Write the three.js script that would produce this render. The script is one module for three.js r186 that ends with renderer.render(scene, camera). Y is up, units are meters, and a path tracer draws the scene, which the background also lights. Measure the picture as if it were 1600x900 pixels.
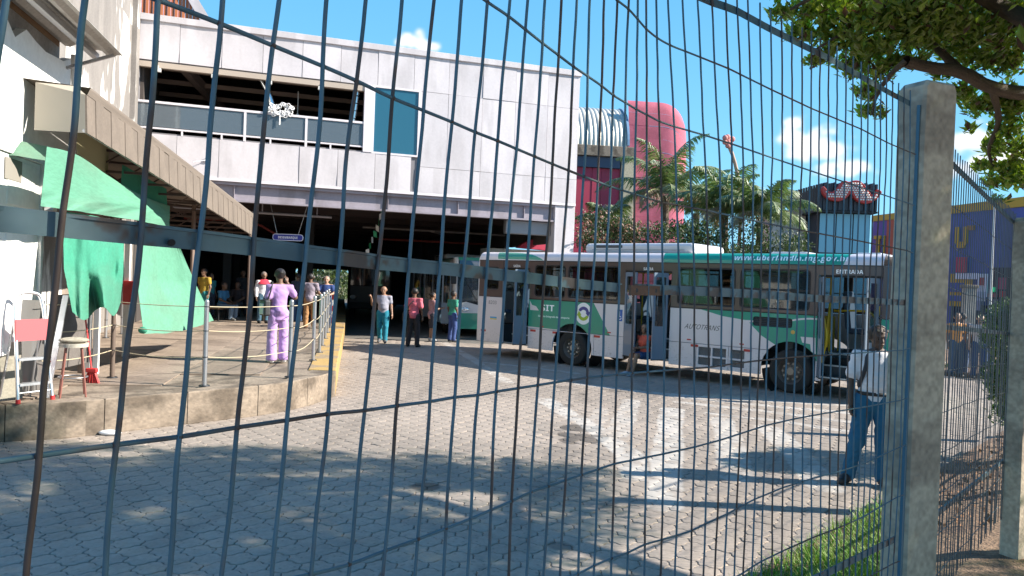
import * as THREE from 'three';
import { mergeGeometries, mergeVertices, toCreasedNormals } from 'three/addons/utils/BufferGeometryUtils.js';
import { RoundedBoxGeometry } from 'three/addons/geometries/RoundedBoxGeometry.js';

// ---------------------------------------------------------------- camera, sky, sun, exposure
const scene = new THREE.Scene();
const CAM_H = 2.15, FOCAL = 1155;                       // eye height in metres, focal length in pixels of a 1600 x 900 frame
const camera = new THREE.PerspectiveCamera(2 * Math.atan(450 / FOCAL) * 180 / Math.PI, 16 / 9, 0.05, 2500);
camera.position.set(0, CAM_H, 0);
camera.rotation.set(-0.011, 0, 0.037);
scene.add(camera);
const renderer = new THREE.WebGLRenderer({ antialias: true });
renderer.toneMapping = THREE.LinearToneMapping;
renderer.toneMappingExposure = 2.8;
renderer.shadowMap.enabled = true;

const SUN_EL = 33 * Math.PI / 180, SUN_AZ = 3 * Math.PI / 180;      // azimuth measured from +x towards the viewer's back (+z)
const sunDir = new THREE.Vector3(Math.cos(SUN_EL) * Math.cos(SUN_AZ), Math.sin(SUN_EL), Math.cos(SUN_EL) * Math.sin(SUN_AZ));
const sun = new THREE.DirectionalLight(new THREE.Color().setRGB(1, 0.93, 0.82), 4.4);
sun.position.copy(sunDir).multiplyScalar(80); sun.castShadow = true; sun.shadow.mapSize.set(4096, 4096); sun.shadow.radius = 1;
Object.assign(sun.shadow.camera, { left: -45, right: 45, top: 45, bottom: -45, near: 1, far: 200 });
scene.add(sun, sun.target);

// seeded noise
function rng(seed) { let a = seed >>> 0; return () => { a = (a + 0x6D2B79F5) >>> 0; let t = a; t = Math.imul(t ^ (t >>> 15), t | 1); t ^= t + Math.imul(t ^ (t >>> 7), t | 61); return ((t ^ (t >>> 14)) >>> 0) / 4294967296; }; }
function hash2(x, y, s = 0) { let h = Math.imul(x | 0, 374761393) + Math.imul(y | 0, 668265263) + Math.imul(s | 0, 974634777); h = Math.imul(h ^ (h >>> 13), 1274126177); return ((h ^ (h >>> 16)) >>> 0) / 4294967296; }
function vnoise(x, y, per = 0, s = 0) {                 // value noise, repeating every `per` cells when per > 0
  const ix = Math.floor(x), iy = Math.floor(y), fx = x - ix, fy = y - iy, u = fx * fx * (3 - 2 * fx), v = fy * fy * (3 - 2 * fy);
  const w = (a) => per ? ((a % per) + per) % per : a;
  const a = hash2(w(ix), w(iy), s), b = hash2(w(ix + 1), w(iy), s), c = hash2(w(ix), w(iy + 1), s), d = hash2(w(ix + 1), w(iy + 1), s);
  return a + (b - a) * u + (c - a) * v + (a - b - c + d) * u * v;
}
function fbm(x, y, oct = 4, per = 0, s = 0) { let f = 0, a = 0.5, n = 0; for (let i = 0; i < oct; i++) { f += a * vnoise(x, y, per, s + i); n += a; x *= 2; y *= 2; per *= 2; a *= 0.5; } return f / n; }
const clamp = THREE.MathUtils.clamp, lerp = THREE.MathUtils.lerp, smooth = (x, a, b) => THREE.MathUtils.smoothstep(x, a, b);

// pixel of the 1600 x 900 photograph -> ray, ground point, point at a depth, point on an upright plane
const RM = new THREE.Matrix4().makeRotationFromEuler(camera.rotation);
const EYE = new THREE.Vector3(0, CAM_H, 0);
const ray = (x, y) => new THREE.Vector3((x - 800) / FOCAL, (450 - y) / FOCAL, -1).applyMatrix4(RM);
function G(x, y, h = 0) { const d = ray(x, y); return EYE.clone().addScaledVector(d, (h - CAM_H) / d.y); }
function D(x, y, z) { return EYE.clone().addScaledVector(ray(x, y), z); }
const V = (x, y, z) => new THREE.Vector3(x, y, z);

// an upright frame: local x along the plane, y up, z out of it
function frame(x, z, turn) {
  const f = { o: V(x, 0, z), turn, ex: V(Math.cos(turn), 0, -Math.sin(turn)), ez: V(Math.sin(turn), 0, Math.cos(turn)) };
  f.uv = (px, py, out = 0) => { const d = ray(px, py), o = f.o.clone().addScaledVector(f.ez, out), t = f.ez.dot(o.clone().sub(EYE)) / f.ez.dot(d), p = EYE.clone().addScaledVector(d, t).sub(f.o); return [p.dot(f.ex), p.y]; };
  return f;
}

// sky: clear blue with a few small cumulus puffs
{
  const W = 2048, H = 1024, data = new Float32Array(W * H * 4);
  const puffs = [[640, 62, 22, 11], [665, 72, 18, 9], [655, 55, 10, 8], [1240, 205, 22, 22], [1268, 225, 34, 22], [1300, 240, 34, 14], [1290, 262, 22, 12], [1335, 264, 26, 13], [1520, 222, 42, 24], [1560, 240, 40, 20], [1490, 262, 40, 16], [1620, 350, 80, 22]]
    .map(([x, y, a, b]) => { const d = ray(x, y).normalize(); return [Math.atan2(d.z, d.x), Math.asin(d.y), a / FOCAL, b / FOCAL]; });
  const r = rng(5);
  for (let i = 0; i < 26; i++) { const az = (r() * 2 - 1) * Math.PI, el = 0.1 + r() * 0.6; if (az > -2.45 && az < -0.7 && el < 0.75) continue; for (let k = 0; k < 4; k++) puffs.push([az + (r() - 0.5) * 0.1, el + (r() - 0.5) * 0.03, 0.03 + r() * 0.05, 0.015 + r() * 0.02]); }
  for (let j = 0; j < H; j++) {
    const el = ((j + 0.5) / H - 0.5) * Math.PI, t = Math.max(0, el) / (Math.PI / 2);
    const k = Math.pow(1 - t, 7), m = Math.pow(1 - t, 2.2);
    const c = el >= 0 ? [lerp(0.02, 0.078, m) + 0.095 * k, lerp(0.11, 0.262, m) + 0.11 * k, lerp(0.29, 0.43, m) + 0.055 * k] : [0.10, 0.095, 0.085];
    for (let i = 0; i < W; i++) {
      const az = ((i + 0.5) / W - 0.5) * 2 * Math.PI, o = (j * W + i) * 4;
      let d = 0;
      if (el > 0) for (const p of puffs) { const dx = (az - p[0]) * Math.cos(el) / p[2], dy = (el - p[1]) / p[3]; if (dx * dx + dy * dy < 6) d = Math.max(d, Math.exp(-(dx * dx + dy * dy) * 0.8)); }
      let a = 0;
      if (d > 0.02) { const n = fbm(az * 60, el * 90, 5, 0, 3); a = smooth(d * 0.9 + (n - 0.5) * 1.1, 0.36, 0.75); }
      data[o] = lerp(c[0], 0.42, a); data[o + 1] = lerp(c[1], 0.43, a); data[o + 2] = lerp(c[2], 0.45, a); data[o + 3] = 1;
    }
  }
  const tex = new THREE.DataTexture(data, W, H, THREE.RGBAFormat, THREE.FloatType);
  tex.mapping = THREE.EquirectangularReflectionMapping; tex.magFilter = THREE.LinearFilter; tex.needsUpdate = true;
  scene.background = tex; scene.environment = tex;
}

// ---------------------------------------------------------------- names, labels, groups
const taken = new Map();
function numbered(n) { const k = taken.get(n) ?? 0; taken.set(n, k + 1); return k ? n + '_' + String(k).padStart(3, '0') : n; }
function tag(o, label, category, group) { o.userData = { ...o.userData, label, category }; if (group) o.userData.group = group; return o; }
function thing(name, label, category, pos = [0, 0, 0], turn = 0, group) {
  const o = new THREE.Group(); o.name = numbered(name); scene.add(o);
  if (pos.isVector3) o.position.copy(pos); else o.position.set(...pos);
  o.rotation.y = turn; return tag(o, label, category, group);
}
const shade = (m) => { m.castShadow = m.receiveShadow = true; return m; };
function obj(name, geos, mat, parent = scene) {
  const list = (Array.isArray(geos) ? geos : [geos]).filter(Boolean);
  const g = list.length > 1 ? join(list) : list[0];
  const m = shade(new THREE.Mesh(g, mat)); m.name = parent === scene ? numbered(name) : name; parent.add(m); return m;
}
function struct(name, geos, mat, parent = scene) { const m = obj(name, geos, mat, parent); m.userData.kind = 'structure'; return m; }
function copy(src, label, pos, turn) {
  const o = src.clone(); o.name = numbered(src.name.replace(/_\d+$/, '')); o.userData = { ...src.userData, label: label ?? src.userData.label };
  if (pos) pos.isVector3 ? o.position.copy(pos) : o.position.set(...pos);
  if (turn !== undefined) o.rotation.y = turn;
  scene.add(o); return o;
}
function join(list) {
  const keep = ['position', 'normal', 'uv', ...(list.every((g) => g.attributes.color) ? ['color'] : [])];
  return mergeGeometries(list.map((g) => { const h = g.index ? g.toNonIndexed() : g.clone(); for (const k of Object.keys(h.attributes)) if (!keep.includes(k)) h.deleteAttribute(k); if (!h.attributes.normal) h.computeVertexNormals(); if (!h.attributes.uv) h.setAttribute('uv', new THREE.BufferAttribute(new Float32Array(h.attributes.position.count * 2), 2)); h.morphAttributes = {}; return h; }));
}

// ---------------------------------------------------------------- shapes
const place = (g, x = 0, y = 0, z = 0, rx = 0, ry = 0, rz = 0) => g.applyMatrix4(new THREE.Matrix4().compose(V(x, y, z), new THREE.Quaternion().setFromEuler(new THREE.Euler(rx, ry, rz)), V(1, 1, 1)));
function metreUV(g) {                                   // uv in metres from the dominant direction of each face
  const h = g.index ? g.toNonIndexed() : g, p = h.attributes.position, n = new Float32Array(p.count * 2), a = V(), b = V(), c = V();
  for (let i = 0; i < p.count; i += 3) {
    a.fromBufferAttribute(p, i); b.fromBufferAttribute(p, i + 1); c.fromBufferAttribute(p, i + 2);
    const q = b.clone().sub(a).cross(c.clone().sub(a)), x = Math.abs(q.x), y = Math.abs(q.y), z = Math.abs(q.z);
    [a, b, c].forEach((v, k) => { const o = (i + k) * 2; if (x >= y && x >= z) { n[o] = v.z; n[o + 1] = v.y; } else if (y >= z) { n[o] = v.x; n[o + 1] = v.z; } else { n[o] = v.x; n[o + 1] = v.y; } });
  }
  h.setAttribute('uv', new THREE.BufferAttribute(n, 2)); return h;
}
// box from min to max corner, edges rounded by r
function bx(x0, y0, z0, x1, y1, z1, r = 0) {
  const w = Math.abs(x1 - x0), h = Math.abs(y1 - y0), d = Math.abs(z1 - z0), rr = Math.min(r, w / 2.1, h / 2.1, d / 2.1);
  const g = rr > 0 ? new RoundedBoxGeometry(w, h, d, 2, rr) : new THREE.BoxGeometry(w, h, d);
  return metreUV(g.translate((x0 + x1) / 2, (y0 + y1) / 2, (z0 + z1) / 2));
}
function bar(a, b, r, sides = 8, r2 = r) {              // round bar between two points
  const d = b.clone().sub(a), L = d.length(), g = new THREE.CylinderGeometry(r2, r, L, sides, 1);
  g.applyQuaternion(new THREE.Quaternion().setFromUnitVectors(V(0, 1, 0), d.clone().normalize()));
  return g.translate((a.x + b.x) / 2, (a.y + b.y) / 2, (a.z + b.z) / 2);
}
function beam(a, b, w, h, up = V(0, 1, 0)) {            // square bar between two points
  const d = b.clone().sub(a), L = d.length(), z = d.clone().normalize(), x = up.clone().cross(z).normalize(), y = z.clone().cross(x);
  const g = new THREE.BoxGeometry(w, h, L).applyMatrix4(new THREE.Matrix4().makeBasis(x, y, z)).translate((a.x + b.x) / 2, (a.y + b.y) / 2, (a.z + b.z) / 2);
  return metreUV(g);
}
function tube(pts, r, sides = 6, seg = pts.length * 3, curved = true) {
  const c = curved ? new THREE.CatmullRomCurve3(pts, false, 'centripetal') : new THREE.CurvePath();
  if (!curved) for (let i = 1; i < pts.length; i++) c.add(new THREE.LineCurve3(pts[i - 1], pts[i]));
  return new THREE.TubeGeometry(c, seg, r, sides, false);
}
function polyShape(pts, holes = []) {
  const s = new THREE.Shape(pts.map((p) => new THREE.Vector2(p[0], p[1])));
  for (const h of holes) s.holes.push(new THREE.Path(h.map((p) => new THREE.Vector2(p[0], p[1]))));
  return s;
}
function slab(pts, depth, holes, bevel = 0) {           // outline in x,y extruded from z = 0 to depth
  return new THREE.ExtrudeGeometry(polyShape(pts, holes), { depth, bevelEnabled: bevel > 0, bevelSize: bevel, bevelThickness: bevel, bevelOffset: -bevel, bevelSegments: 1, curveSegments: 6 });
}
function flat(pts, thick, top = 0) {                    // outline of [x, z] points, a plate of that thickness under y = top
  const g = new THREE.ExtrudeGeometry(polyShape(pts.map(([x, z]) => [x, -z])), { depth: thick, bevelEnabled: false });
  return metreUV(g.rotateX(-Math.PI / 2).translate(0, top - thick, 0));
}
const rrect = (x0, y0, x1, y1, r, n = 4) => { const o = []; for (const [cx, cy, a] of [[x1 - r, y1 - r, 0], [x0 + r, y1 - r, 1], [x0 + r, y0 + r, 2], [x1 - r, y0 + r, 3]]) for (let i = 0; i <= n; i++) { const t = (a + i / n) * Math.PI / 2; o.push([cx + r * Math.cos(t), cy + r * Math.sin(t)]); } return o; };
const lathe = (pts, seg = 24) => new THREE.LatheGeometry(pts.map((p) => new THREE.Vector2(p[0], p[1])), seg);
// a cloth between a top edge and a bottom edge, rippled, with thickness
function cloth(rows, ripple = 0.03, waves = 4, seed = 1, thick = 0.006, nu = 28, nv = 14) {
  const pos = [], idx = [], uv = [], row = rows.map((r) => new THREE.CatmullRomCurve3(r, false, 'centripetal', 0.5));
  for (const side of [0, 1]) for (let j = 0; j <= nv; j++) for (let i = 0; i <= nu; i++) {
    const u = i / nu, v = j / nv * (rows.length - 1), k = Math.min(rows.length - 2, Math.floor(v)), p = row[k].getPoint(u).lerp(row[k + 1].getPoint(u), v - k), vv = j / nv;
    const n = (fbm(u * waves * 2 + seed * 7, vv * 2.2 + seed, 3, 0, seed) - 0.5) * 2 * ripple * (0.35 + vv) + Math.sin(u * waves * 6.28 + seed + vv * 1.5) * ripple * 0.5 * vv;
    const cr = Math.abs(fbm(u * waves * 3.3 + seed, vv * 5 + u * 4, 3, 0, seed + 5) - 0.5) * ripple * 0.9;
    p.x += n * 0.6 + cr * 0.5; p.z += n + cr; if (side) p.z -= thick;
    pos.push(p.x, p.y, p.z); uv.push(u * 2, vv * 2);
  }
  const S = (nu + 1) * (nv + 1), at = (s, i, j) => s * S + j * (nu + 1) + i;
  for (let j = 0; j < nv; j++) for (let i = 0; i < nu; i++) { idx.push(at(0, i, j), at(0, i, j + 1), at(0, i + 1, j), at(0, i + 1, j), at(0, i, j + 1), at(0, i + 1, j + 1)); idx.push(at(1, i, j), at(1, i + 1, j), at(1, i, j + 1), at(1, i + 1, j), at(1, i + 1, j + 1), at(1, i, j + 1)); }
  for (let i = 0; i < nu; i++) for (const j of [0, nv]) idx.push(at(0, i, j), at(0, i + 1, j), at(1, i, j), at(1, i, j), at(0, i + 1, j), at(1, i + 1, j));
  for (let j = 0; j < nv; j++) for (const i of [0, nu]) idx.push(at(0, i, j), at(1, i, j), at(0, i, j + 1), at(1, i, j), at(1, i, j + 1), at(0, i, j + 1));
  const g = new THREE.BufferGeometry(); g.setAttribute('position', new THREE.Float32BufferAttribute(pos, 3)); g.setAttribute('uv', new THREE.Float32BufferAttribute(uv, 2)); g.setIndex(idx); g.computeVertexNormals(); return g;
}

// ---------------------------------------------------------------- textures and materials
const enc = (l) => Math.round(255 * clamp(l <= 0.0031308 ? l * 12.92 : 1.055 * Math.pow(l, 1 / 2.4) - 0.055, 0, 1));
function pixels(size, fn, srgb = true) {
  const d = new Uint8Array(size * size * 4);
  for (let y = 0; y < size; y++) for (let x = 0; x < size; x++) { const c = fn(x / size, y / size), o = (y * size + x) * 4; for (let k = 0; k < 3; k++) d[o + k] = srgb ? enc(c[k]) : Math.round(255 * clamp(c[k], 0, 1)); d[o + 3] = 255; }
  const t = new THREE.DataTexture(d, size, size, THREE.RGBAFormat); t.wrapS = t.wrapT = THREE.RepeatWrapping; t.magFilter = THREE.LinearFilter; t.minFilter = THREE.LinearMipmapLinearFilter; if (srgb) t.colorSpace = THREE.SRGBColorSpace; t.needsUpdate = true; return t;
}
const mixc = (a, b, t) => [lerp(a[0], b[0], t), lerp(a[1], b[1], t), lerp(a[2], b[2], t)];
const mul = (a, k) => [a[0] * k, a[1] * k, a[2] * k];
// blotchy surface: base colour, stain colour, grain; `m` metres per repeat; `sx`,`sy` stretch the stains (streaks)
function grainy({ base, stain = mul(base, 0.6), amount = 0.5, grain = 0.18, m = 2, size = 256, sx = 5, sy = 5, bump = 0.003, rough = 0.85, seed = 1, metal = 0, extra = {} }) {
  const f = (u, v) => { const s = smooth(fbm(u * sx, v * sy, 5, sx === sy ? sx : 0, seed), 0.42, 0.72); return [s, fbm(u * 64, v * 64, 2, 64, seed + 9)]; };
  const g = (u, v) => { if (sx === sy) return f(u, v); const a = f(u, v), b = f(u - 1, v), w = smooth(u, 0.8, 1); const c = f(u, v - 1), q = smooth(v, 0.8, 1); const s = lerp(lerp(a[0], b[0], w), lerp(c[0], f(u - 1, v - 1)[0], w), q); return [s, a[1]]; };
  const map = pixels(size, (u, v) => { const [s, n] = g(u, v); return mul(mixc(base, stain, s * amount), 1 + (n - 0.5) * 2 * grain); });
  map.repeat.set(1 / m, 1 / m);
  const o = { map, roughness: rough, metalness: metal, ...extra };
  if (bump) { const b = reliefMap().clone(); b.repeat.set(1 / m, 1 / m); b.needsUpdate = true; o.bumpMap = b; o.bumpScale = bump; }
  return new THREE.MeshStandardMaterial(o);
}
function reliefMap() { return reliefMap.t ??= pixels(512, (u, v) => { const q = 0.5 * fbm(u * 16, v * 16, 4, 16, 77) + 0.5 * fbm(u * 96, v * 96, 2, 96, 78); return [q, q, q]; }, false); }
const lin = (r, g, b) => new THREE.Color().setRGB(r, g, b);
const std = (c, roughness = 0.7, o = {}) => new THREE.MeshStandardMaterial({ color: lin(...c), roughness, ...o });
const phys = (c, roughness = 0.7, o = {}) => new THREE.MeshPhysicalMaterial({ color: lin(...c), roughness, ...o });
function canvasMap(w, h, draw) { const c = document.createElement('canvas'); c.width = w; c.height = h; draw(c.getContext('2d'), w, h); const t = new THREE.CanvasTexture(c); t.colorSpace = THREE.SRGBColorSpace; t.magFilter = THREE.LinearFilter; return t; }
const M = {
  black: std([0.012, 0.012, 0.013], 0.6), rubber: std([0.022, 0.021, 0.02], 0.85), darkMetal: std([0.03, 0.032, 0.036], 0.5, { metalness: 0.4 }),
  aluminium: std([0.72, 0.73, 0.75], 0.32, { metalness: 0.85 }), steel: std([0.42, 0.42, 0.43], 0.38, { metalness: 0.8 }), chrome: std([0.7, 0.72, 0.74], 0.18, { metalness: 0.95 }),
  white: std([0.78, 0.78, 0.78], 0.5), offWhite: std([0.66, 0.65, 0.62], 0.7), yellow: std([0.62, 0.42, 0.02], 0.45), red: std([0.5, 0.03, 0.03], 0.5),
  glass: phys([0.62, 0.68, 0.7], 0.03, { transmission: 1, thickness: 0, ior: 1.5 }), tinted: phys([0.33, 0.37, 0.38], 0.03, { transmission: 1, thickness: 0, ior: 1.52 }),
  rope: std([0.5, 0.42, 0.28], 0.9), wood: grainy({ base: [0.28, 0.17, 0.09], sx: 3, sy: 14, m: 1, rough: 0.7, seed: 21, size: 128 }),
};

// ---------------------------------------------------------------- ground, road, platform
const PLAT = 0.45;
const frontKerb = [[-13, -6.6], [-9, -7.55], [-7.2, -8.25], [-6.02, -8.74], [-5.44, -9.05], [-4.95, -9.54], [-4.4, -10.14], [-3.74, -10.88], [-3.4, -11.4], [-3.16, -12.1], [-3.02, -12.9]];
const sideKerb = [[-3.02, -12.9], [-3.9, -17.0], [-5.05, -22.4], [-6.6, -29.5], [-9.0, -40], [-11.3, -50]];
const KD = V(0.69, 0, -0.724).normalize(), KN = V(0.724, 0, 0.69).normalize(), K0 = V(1.97, 0, -5.58);       // right-hand road edge, its direction and the side away from the road
const inPoly = (x, y, poly) => { let c = false; for (let i = 0, j = poly.length - 1; i < poly.length; j = i++) { const [a, b] = poly[i], [d, e] = poly[j]; if ((b > y) !== (e > y) && x < (d - a) * (y - b) / (e - b) + a) c = !c; } return c; };

struct('ground', flat([[-700, 60], [700, 60], [700, -900], [-700, -900]], 0.2, -0.06), grainy({ base: [0.11, 0.105, 0.1], m: 6, seed: 4 }));

// painted lines on the paving: [photo points of the stroke, width in metres, strength]
const strokes = [
  [[[691, 533], [740, 562], [793, 597]], 0.16, 0.8], [[[754, 566], [830, 574], [898, 583]], 0.14, 0.7], [[[770, 585], [850, 573], [880, 570]], 0.12, 0.5],
  [[[850, 624], [924, 667], [982, 709], [996, 745]], 0.2, 0.95], [[[988, 626], [975, 655], [962, 680]], 0.2, 0.7], [[[1050, 640], [1044, 690], [1037, 790]], 0.22, 0.95],
  [[[1128, 655], [1142, 700], [1150, 746]], 0.22, 0.8], [[[1198, 668], [1236, 700], [1290, 762]], 0.22, 0.85],
  [[[905, 600], [1000, 612], [1120, 622], [1335, 634]], 0.15, 0.9], [[[1040, 618], [1180, 632], [1335, 646]], 0.15, 0.9], [[[1060, 628], [1200, 643], [1335, 660]], 0.15, 0.85], [[[1110, 646], [1220, 658], [1335, 676]], 0.14, 0.8],
  [[[940, 640], [930, 668]], 0.16, 0.4],
].map(([p, w, k]) => ({ p: p.map(([x, y]) => { const g = G(x, y); return [g.x, g.z]; }), w, k }));
const segDist = (x, z, a, b) => { const dx = b[0] - a[0], dz = b[1] - a[1], t = clamp(((x - a[0]) * dx + (z - a[1]) * dz) / (dx * dx + dz * dz), 0, 1); return Math.hypot(x - a[0] - t * dx, z - a[1] - t * dz); };
const RX = -14, RZ = -2, RS = 32, RN = 2048;
const oil = (() => { const r = rng(91), o = []; for (let i = 0; i < 46; i++) o.push([-6 + r() * 14, -5.5 - r() * 17, 0.06 + r() * r() * 0.45, 0.25 + r() * 0.4]); return o; })();
const roadTex = (() => {
  const d = new Uint8Array(RN * RN * 4);
  const box = strokes.map((s) => [Math.min(...s.p.map((q) => q[0])) - 0.3, Math.max(...s.p.map((q) => q[0])) + 0.3, Math.min(...s.p.map((q) => q[1])) - 0.3, Math.max(...s.p.map((q) => q[1])) + 0.3]);
  for (let j = 0; j < RN; j++) for (let i = 0; i < RN; i++) {
    const x = RX + (i + 0.5) / RN * RS, z = RZ - (j + 0.5) / RN * RS, o = (j * RN + i) * 4;
    const big = fbm(x * 0.35, z * 0.35, 3, 0, 2), mid = fbm(x * 1.7, z * 1.7, 3, 0, 6), fine = hash2(i, j, 7), g2 = vnoise(x * 24, z * 24, 0, 3);
    let c = mixc([0.30, 0.25, 0.21], [0.245, 0.205, 0.172], smooth(big, 0.35, 0.7));
    c = mixc(c, [0.20, 0.17, 0.145], 0.5 * smooth(mid, 0.5, 0.75));
    c = mul(c, 0.84 + 0.2 * fine + 0.14 * g2);
    if (fine > 0.985) c = mul(c, 0.5);
    for (const q of oil) { const dx = x - q[0], dz = z - q[1]; if (dx * dx + dz * dz < q[2] * q[2] * 3) c = mul(c, 1 - q[3] * smooth(q[2] * (0.6 + 0.9 * vnoise(x * 5, z * 5, 0, 31)) - Math.hypot(dx, dz), 0, 0.06)); }
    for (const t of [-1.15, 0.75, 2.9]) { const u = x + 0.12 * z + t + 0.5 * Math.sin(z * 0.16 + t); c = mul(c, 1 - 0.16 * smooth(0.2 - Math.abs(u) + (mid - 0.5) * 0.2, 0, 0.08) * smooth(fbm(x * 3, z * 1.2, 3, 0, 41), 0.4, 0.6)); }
    let paint = 0;
    for (let s = 0; s < strokes.length; s++) { const b = box[s]; if (x < b[0] || x > b[1] || z < b[2] || z > b[3]) continue; const st = strokes[s]; for (let k = 1; k < st.p.length; k++) { const q = segDist(x, z, st.p[k - 1], st.p[k]); if (q < st.w) paint = Math.max(paint, st.k * smooth(st.w - q + (mid - 0.5) * 0.1, 0, 0.05) * (0.35 + 0.65 * smooth(fbm(x * 5, z * 5, 4, 0, 12), 0.3, 0.52))); } }
    c = mixc(c, [0.62, 0.61, 0.58], paint * 0.36);
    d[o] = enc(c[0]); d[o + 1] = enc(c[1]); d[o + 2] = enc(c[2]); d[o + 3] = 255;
  }
  const t = new THREE.DataTexture(d, RN, RN, THREE.RGBAFormat); t.colorSpace = THREE.SRGBColorSpace; t.magFilter = THREE.LinearFilter; t.minFilter = THREE.LinearMipmapLinearFilter; t.needsUpdate = true; return t;
})();
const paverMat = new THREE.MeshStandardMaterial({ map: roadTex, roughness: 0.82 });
const roadUV = (g) => { const p = g.attributes.position, u = new Float32Array(p.count * 2); for (let i = 0; i < p.count; i++) { u[i * 2] = (p.getX(i) - RX) / RS; u[i * 2 + 1] = (RZ - p.getZ(i)) / RS; } g.setAttribute('uv', new THREE.BufferAttribute(u, 2)); return g; };

// the paving bed, with the far carriageway beyond it
const roadBed = struct('road', flat([[-9, -3], [60, -3], [60, -70], [-60, -70], [-60, -3]], 0.03, -0.02), grainy({ base: [0.13, 0.12, 0.11], stain: [0.09, 0.085, 0.08], m: 4, seed: 8, grain: 0.3 }));
{
  // wavy interlocking paver: row pitch 0.168, column pitch 0.232, every second row half a paver across
  const w = 0.232, p = 0.168, dd = 0.034, Am = V(-0.12, 0, -0.993), Bm = V(0.993, 0, -0.12);
  const corner = [[w / 2, -(p / 2 - dd)], [w / 2, p / 2 - dd], [0, p / 2 + dd], [-w / 2, p / 2 - dd], [-w / 2, -(p / 2 - dd)], [0, -(p / 2 + dd)]];
  const swing = [0.006, 0.011, -0.009, 0.006, 0.011, -0.009], outline = [];
  for (let k = 0; k < 6; k++) {
    const a = corner[k], b = corner[(k + 1) % 6], dx = b[0] - a[0], dy = b[1] - a[1], L = Math.hypot(dx, dy), flip = k < 3 ? 1 : -1;
    outline.push(a);
    for (const [t, s] of [[0.3, 1], [0.7, -1]]) outline.push([a[0] + dx * t - dy / L * swing[k] * s * (k < 3 ? 1 : 1), a[1] + dy * t + dx / L * swing[k] * s]);
    void flip;
  }
  const ring = (inset) => outline.map(([x, y]) => { const L = Math.hypot(x, y); return [x * (1 - inset / L), y * (1 - inset / L)]; });
  const r0 = ring(0.0035), r1 = ring(0.011), n = outline.length;
  const r = rng(11);
  function paverGeo(cx, cz) {
    const h = (r() - 0.5) * 0.006, ta = (r() - 0.5) * 0.035, tb = (r() - 0.5) * 0.035, P = [], I = [];
    const put = ([a, b], y) => P.push(cx + Bm.x * a + Am.x * b, y + h + a * ta + b * tb, cz + Bm.z * a + Am.z * b);
    for (const q of r0) put(q, -0.022); for (const q of r0) put(q, -0.006); for (const q of r1) put(q, 0); put([0, 0], 0.0012);
    for (let k = 0; k < n; k++) { const m = (k + 1) % n; for (const o of [0, n]) I.push(o + k, o + m, o + n + k, o + m, o + n + m, o + n + k); I.push(2 * n + k, 2 * n + m, 3 * n); }
    const g = new THREE.BufferGeometry(); g.setAttribute('position', new THREE.Float32BufferAttribute(P, 3)); g.setIndex(I); g.computeVertexNormals(); return roadUV(g);
  }
  const region = [[-8.5, -4], [0.3, -4], [K0.x, K0.z], [K0.x + KD.x * 14, K0.z + KD.z * 14], [12, -24.5], [-5.5, -24.5], ...sideKerb.slice(0, 3).reverse().map(([x, z]) => [x - 0.1, z]), ...frontKerb.slice(1).reverse().map(([x, z]) => [x - 0.05, z - 0.07])];
  const list = [];
  for (let j = -10; j < 150; j++) for (let i = -80; i < 90; i++) {
    const a = (i + (j & 1 ? 0.5 : 0)) * w, b = 3.5 + j * p, x = Bm.x * a + Am.x * b, z = Bm.z * a + Am.z * b;
    if (!inPoly(x, z, region)) continue;
    const q = V(x, 0, z).project(camera2()); const vis = Math.abs(q.x) < 1.02 && Math.abs(q.y) < 1.04;
    if (!vis && Math.abs(q.x) > 1.25) continue;
    list.push([x, z, vis ? Math.hypot(x, z) : 99]);
  }
  list.sort((a, b) => a[2] - b[2]);
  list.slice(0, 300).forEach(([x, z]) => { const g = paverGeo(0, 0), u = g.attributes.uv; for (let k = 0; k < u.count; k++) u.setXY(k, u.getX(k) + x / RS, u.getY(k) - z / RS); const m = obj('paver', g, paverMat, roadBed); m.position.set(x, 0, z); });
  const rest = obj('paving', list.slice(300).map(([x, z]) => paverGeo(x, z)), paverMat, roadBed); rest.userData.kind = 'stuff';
}
function camera2() { if (!camera2.c) { camera.updateMatrixWorld(true); camera.aspect = 16 / 9; camera.updateProjectionMatrix(); camera2.c = camera; } return camera2.c; }

// platform: kerb stones along the front and the yellow edge, concrete core, paving slabs
const oldConcrete = grainy({ base: [0.25, 0.198, 0.15], stain: [0.10, 0.076, 0.055], amount: 0.9, sx: 5, sy: 5, m: 2.2, grain: 0.3, bump: 0.006, seed: 31, size: 512 });
const slabMat = [0, 1, 2].map((k) => grainy({ base: mul([0.27, 0.21, 0.162], 0.92 + k * 0.07), stain: [0.14, 0.105, 0.08], amount: 0.75, sx: 3, sy: 3, m: 1.7, grain: 0.25, bump: 0.003, seed: 41 + k }));
const yellowKerb = grainy({ base: [0.40, 0.26, 0.09], stain: [0.25, 0.19, 0.13], amount: 0.9, sx: 5, sy: 5, m: 1.6, grain: 0.2, bump: 0.004, seed: 51 });
const innerFront = frontKerb.map(([x, z], i) => i > 8 ? [x - 0.42, z + 0.02] : [x - 0.13, z - 0.26]);
const innerSide = sideKerb.map(([x, z]) => [x - 0.5, z - 0.05]);
const platform = struct('platform', flat([...innerFront, ...innerSide, [-40, -50], [-40, -6]], PLAT, PLAT - 0.022), oldConcrete);
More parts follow.
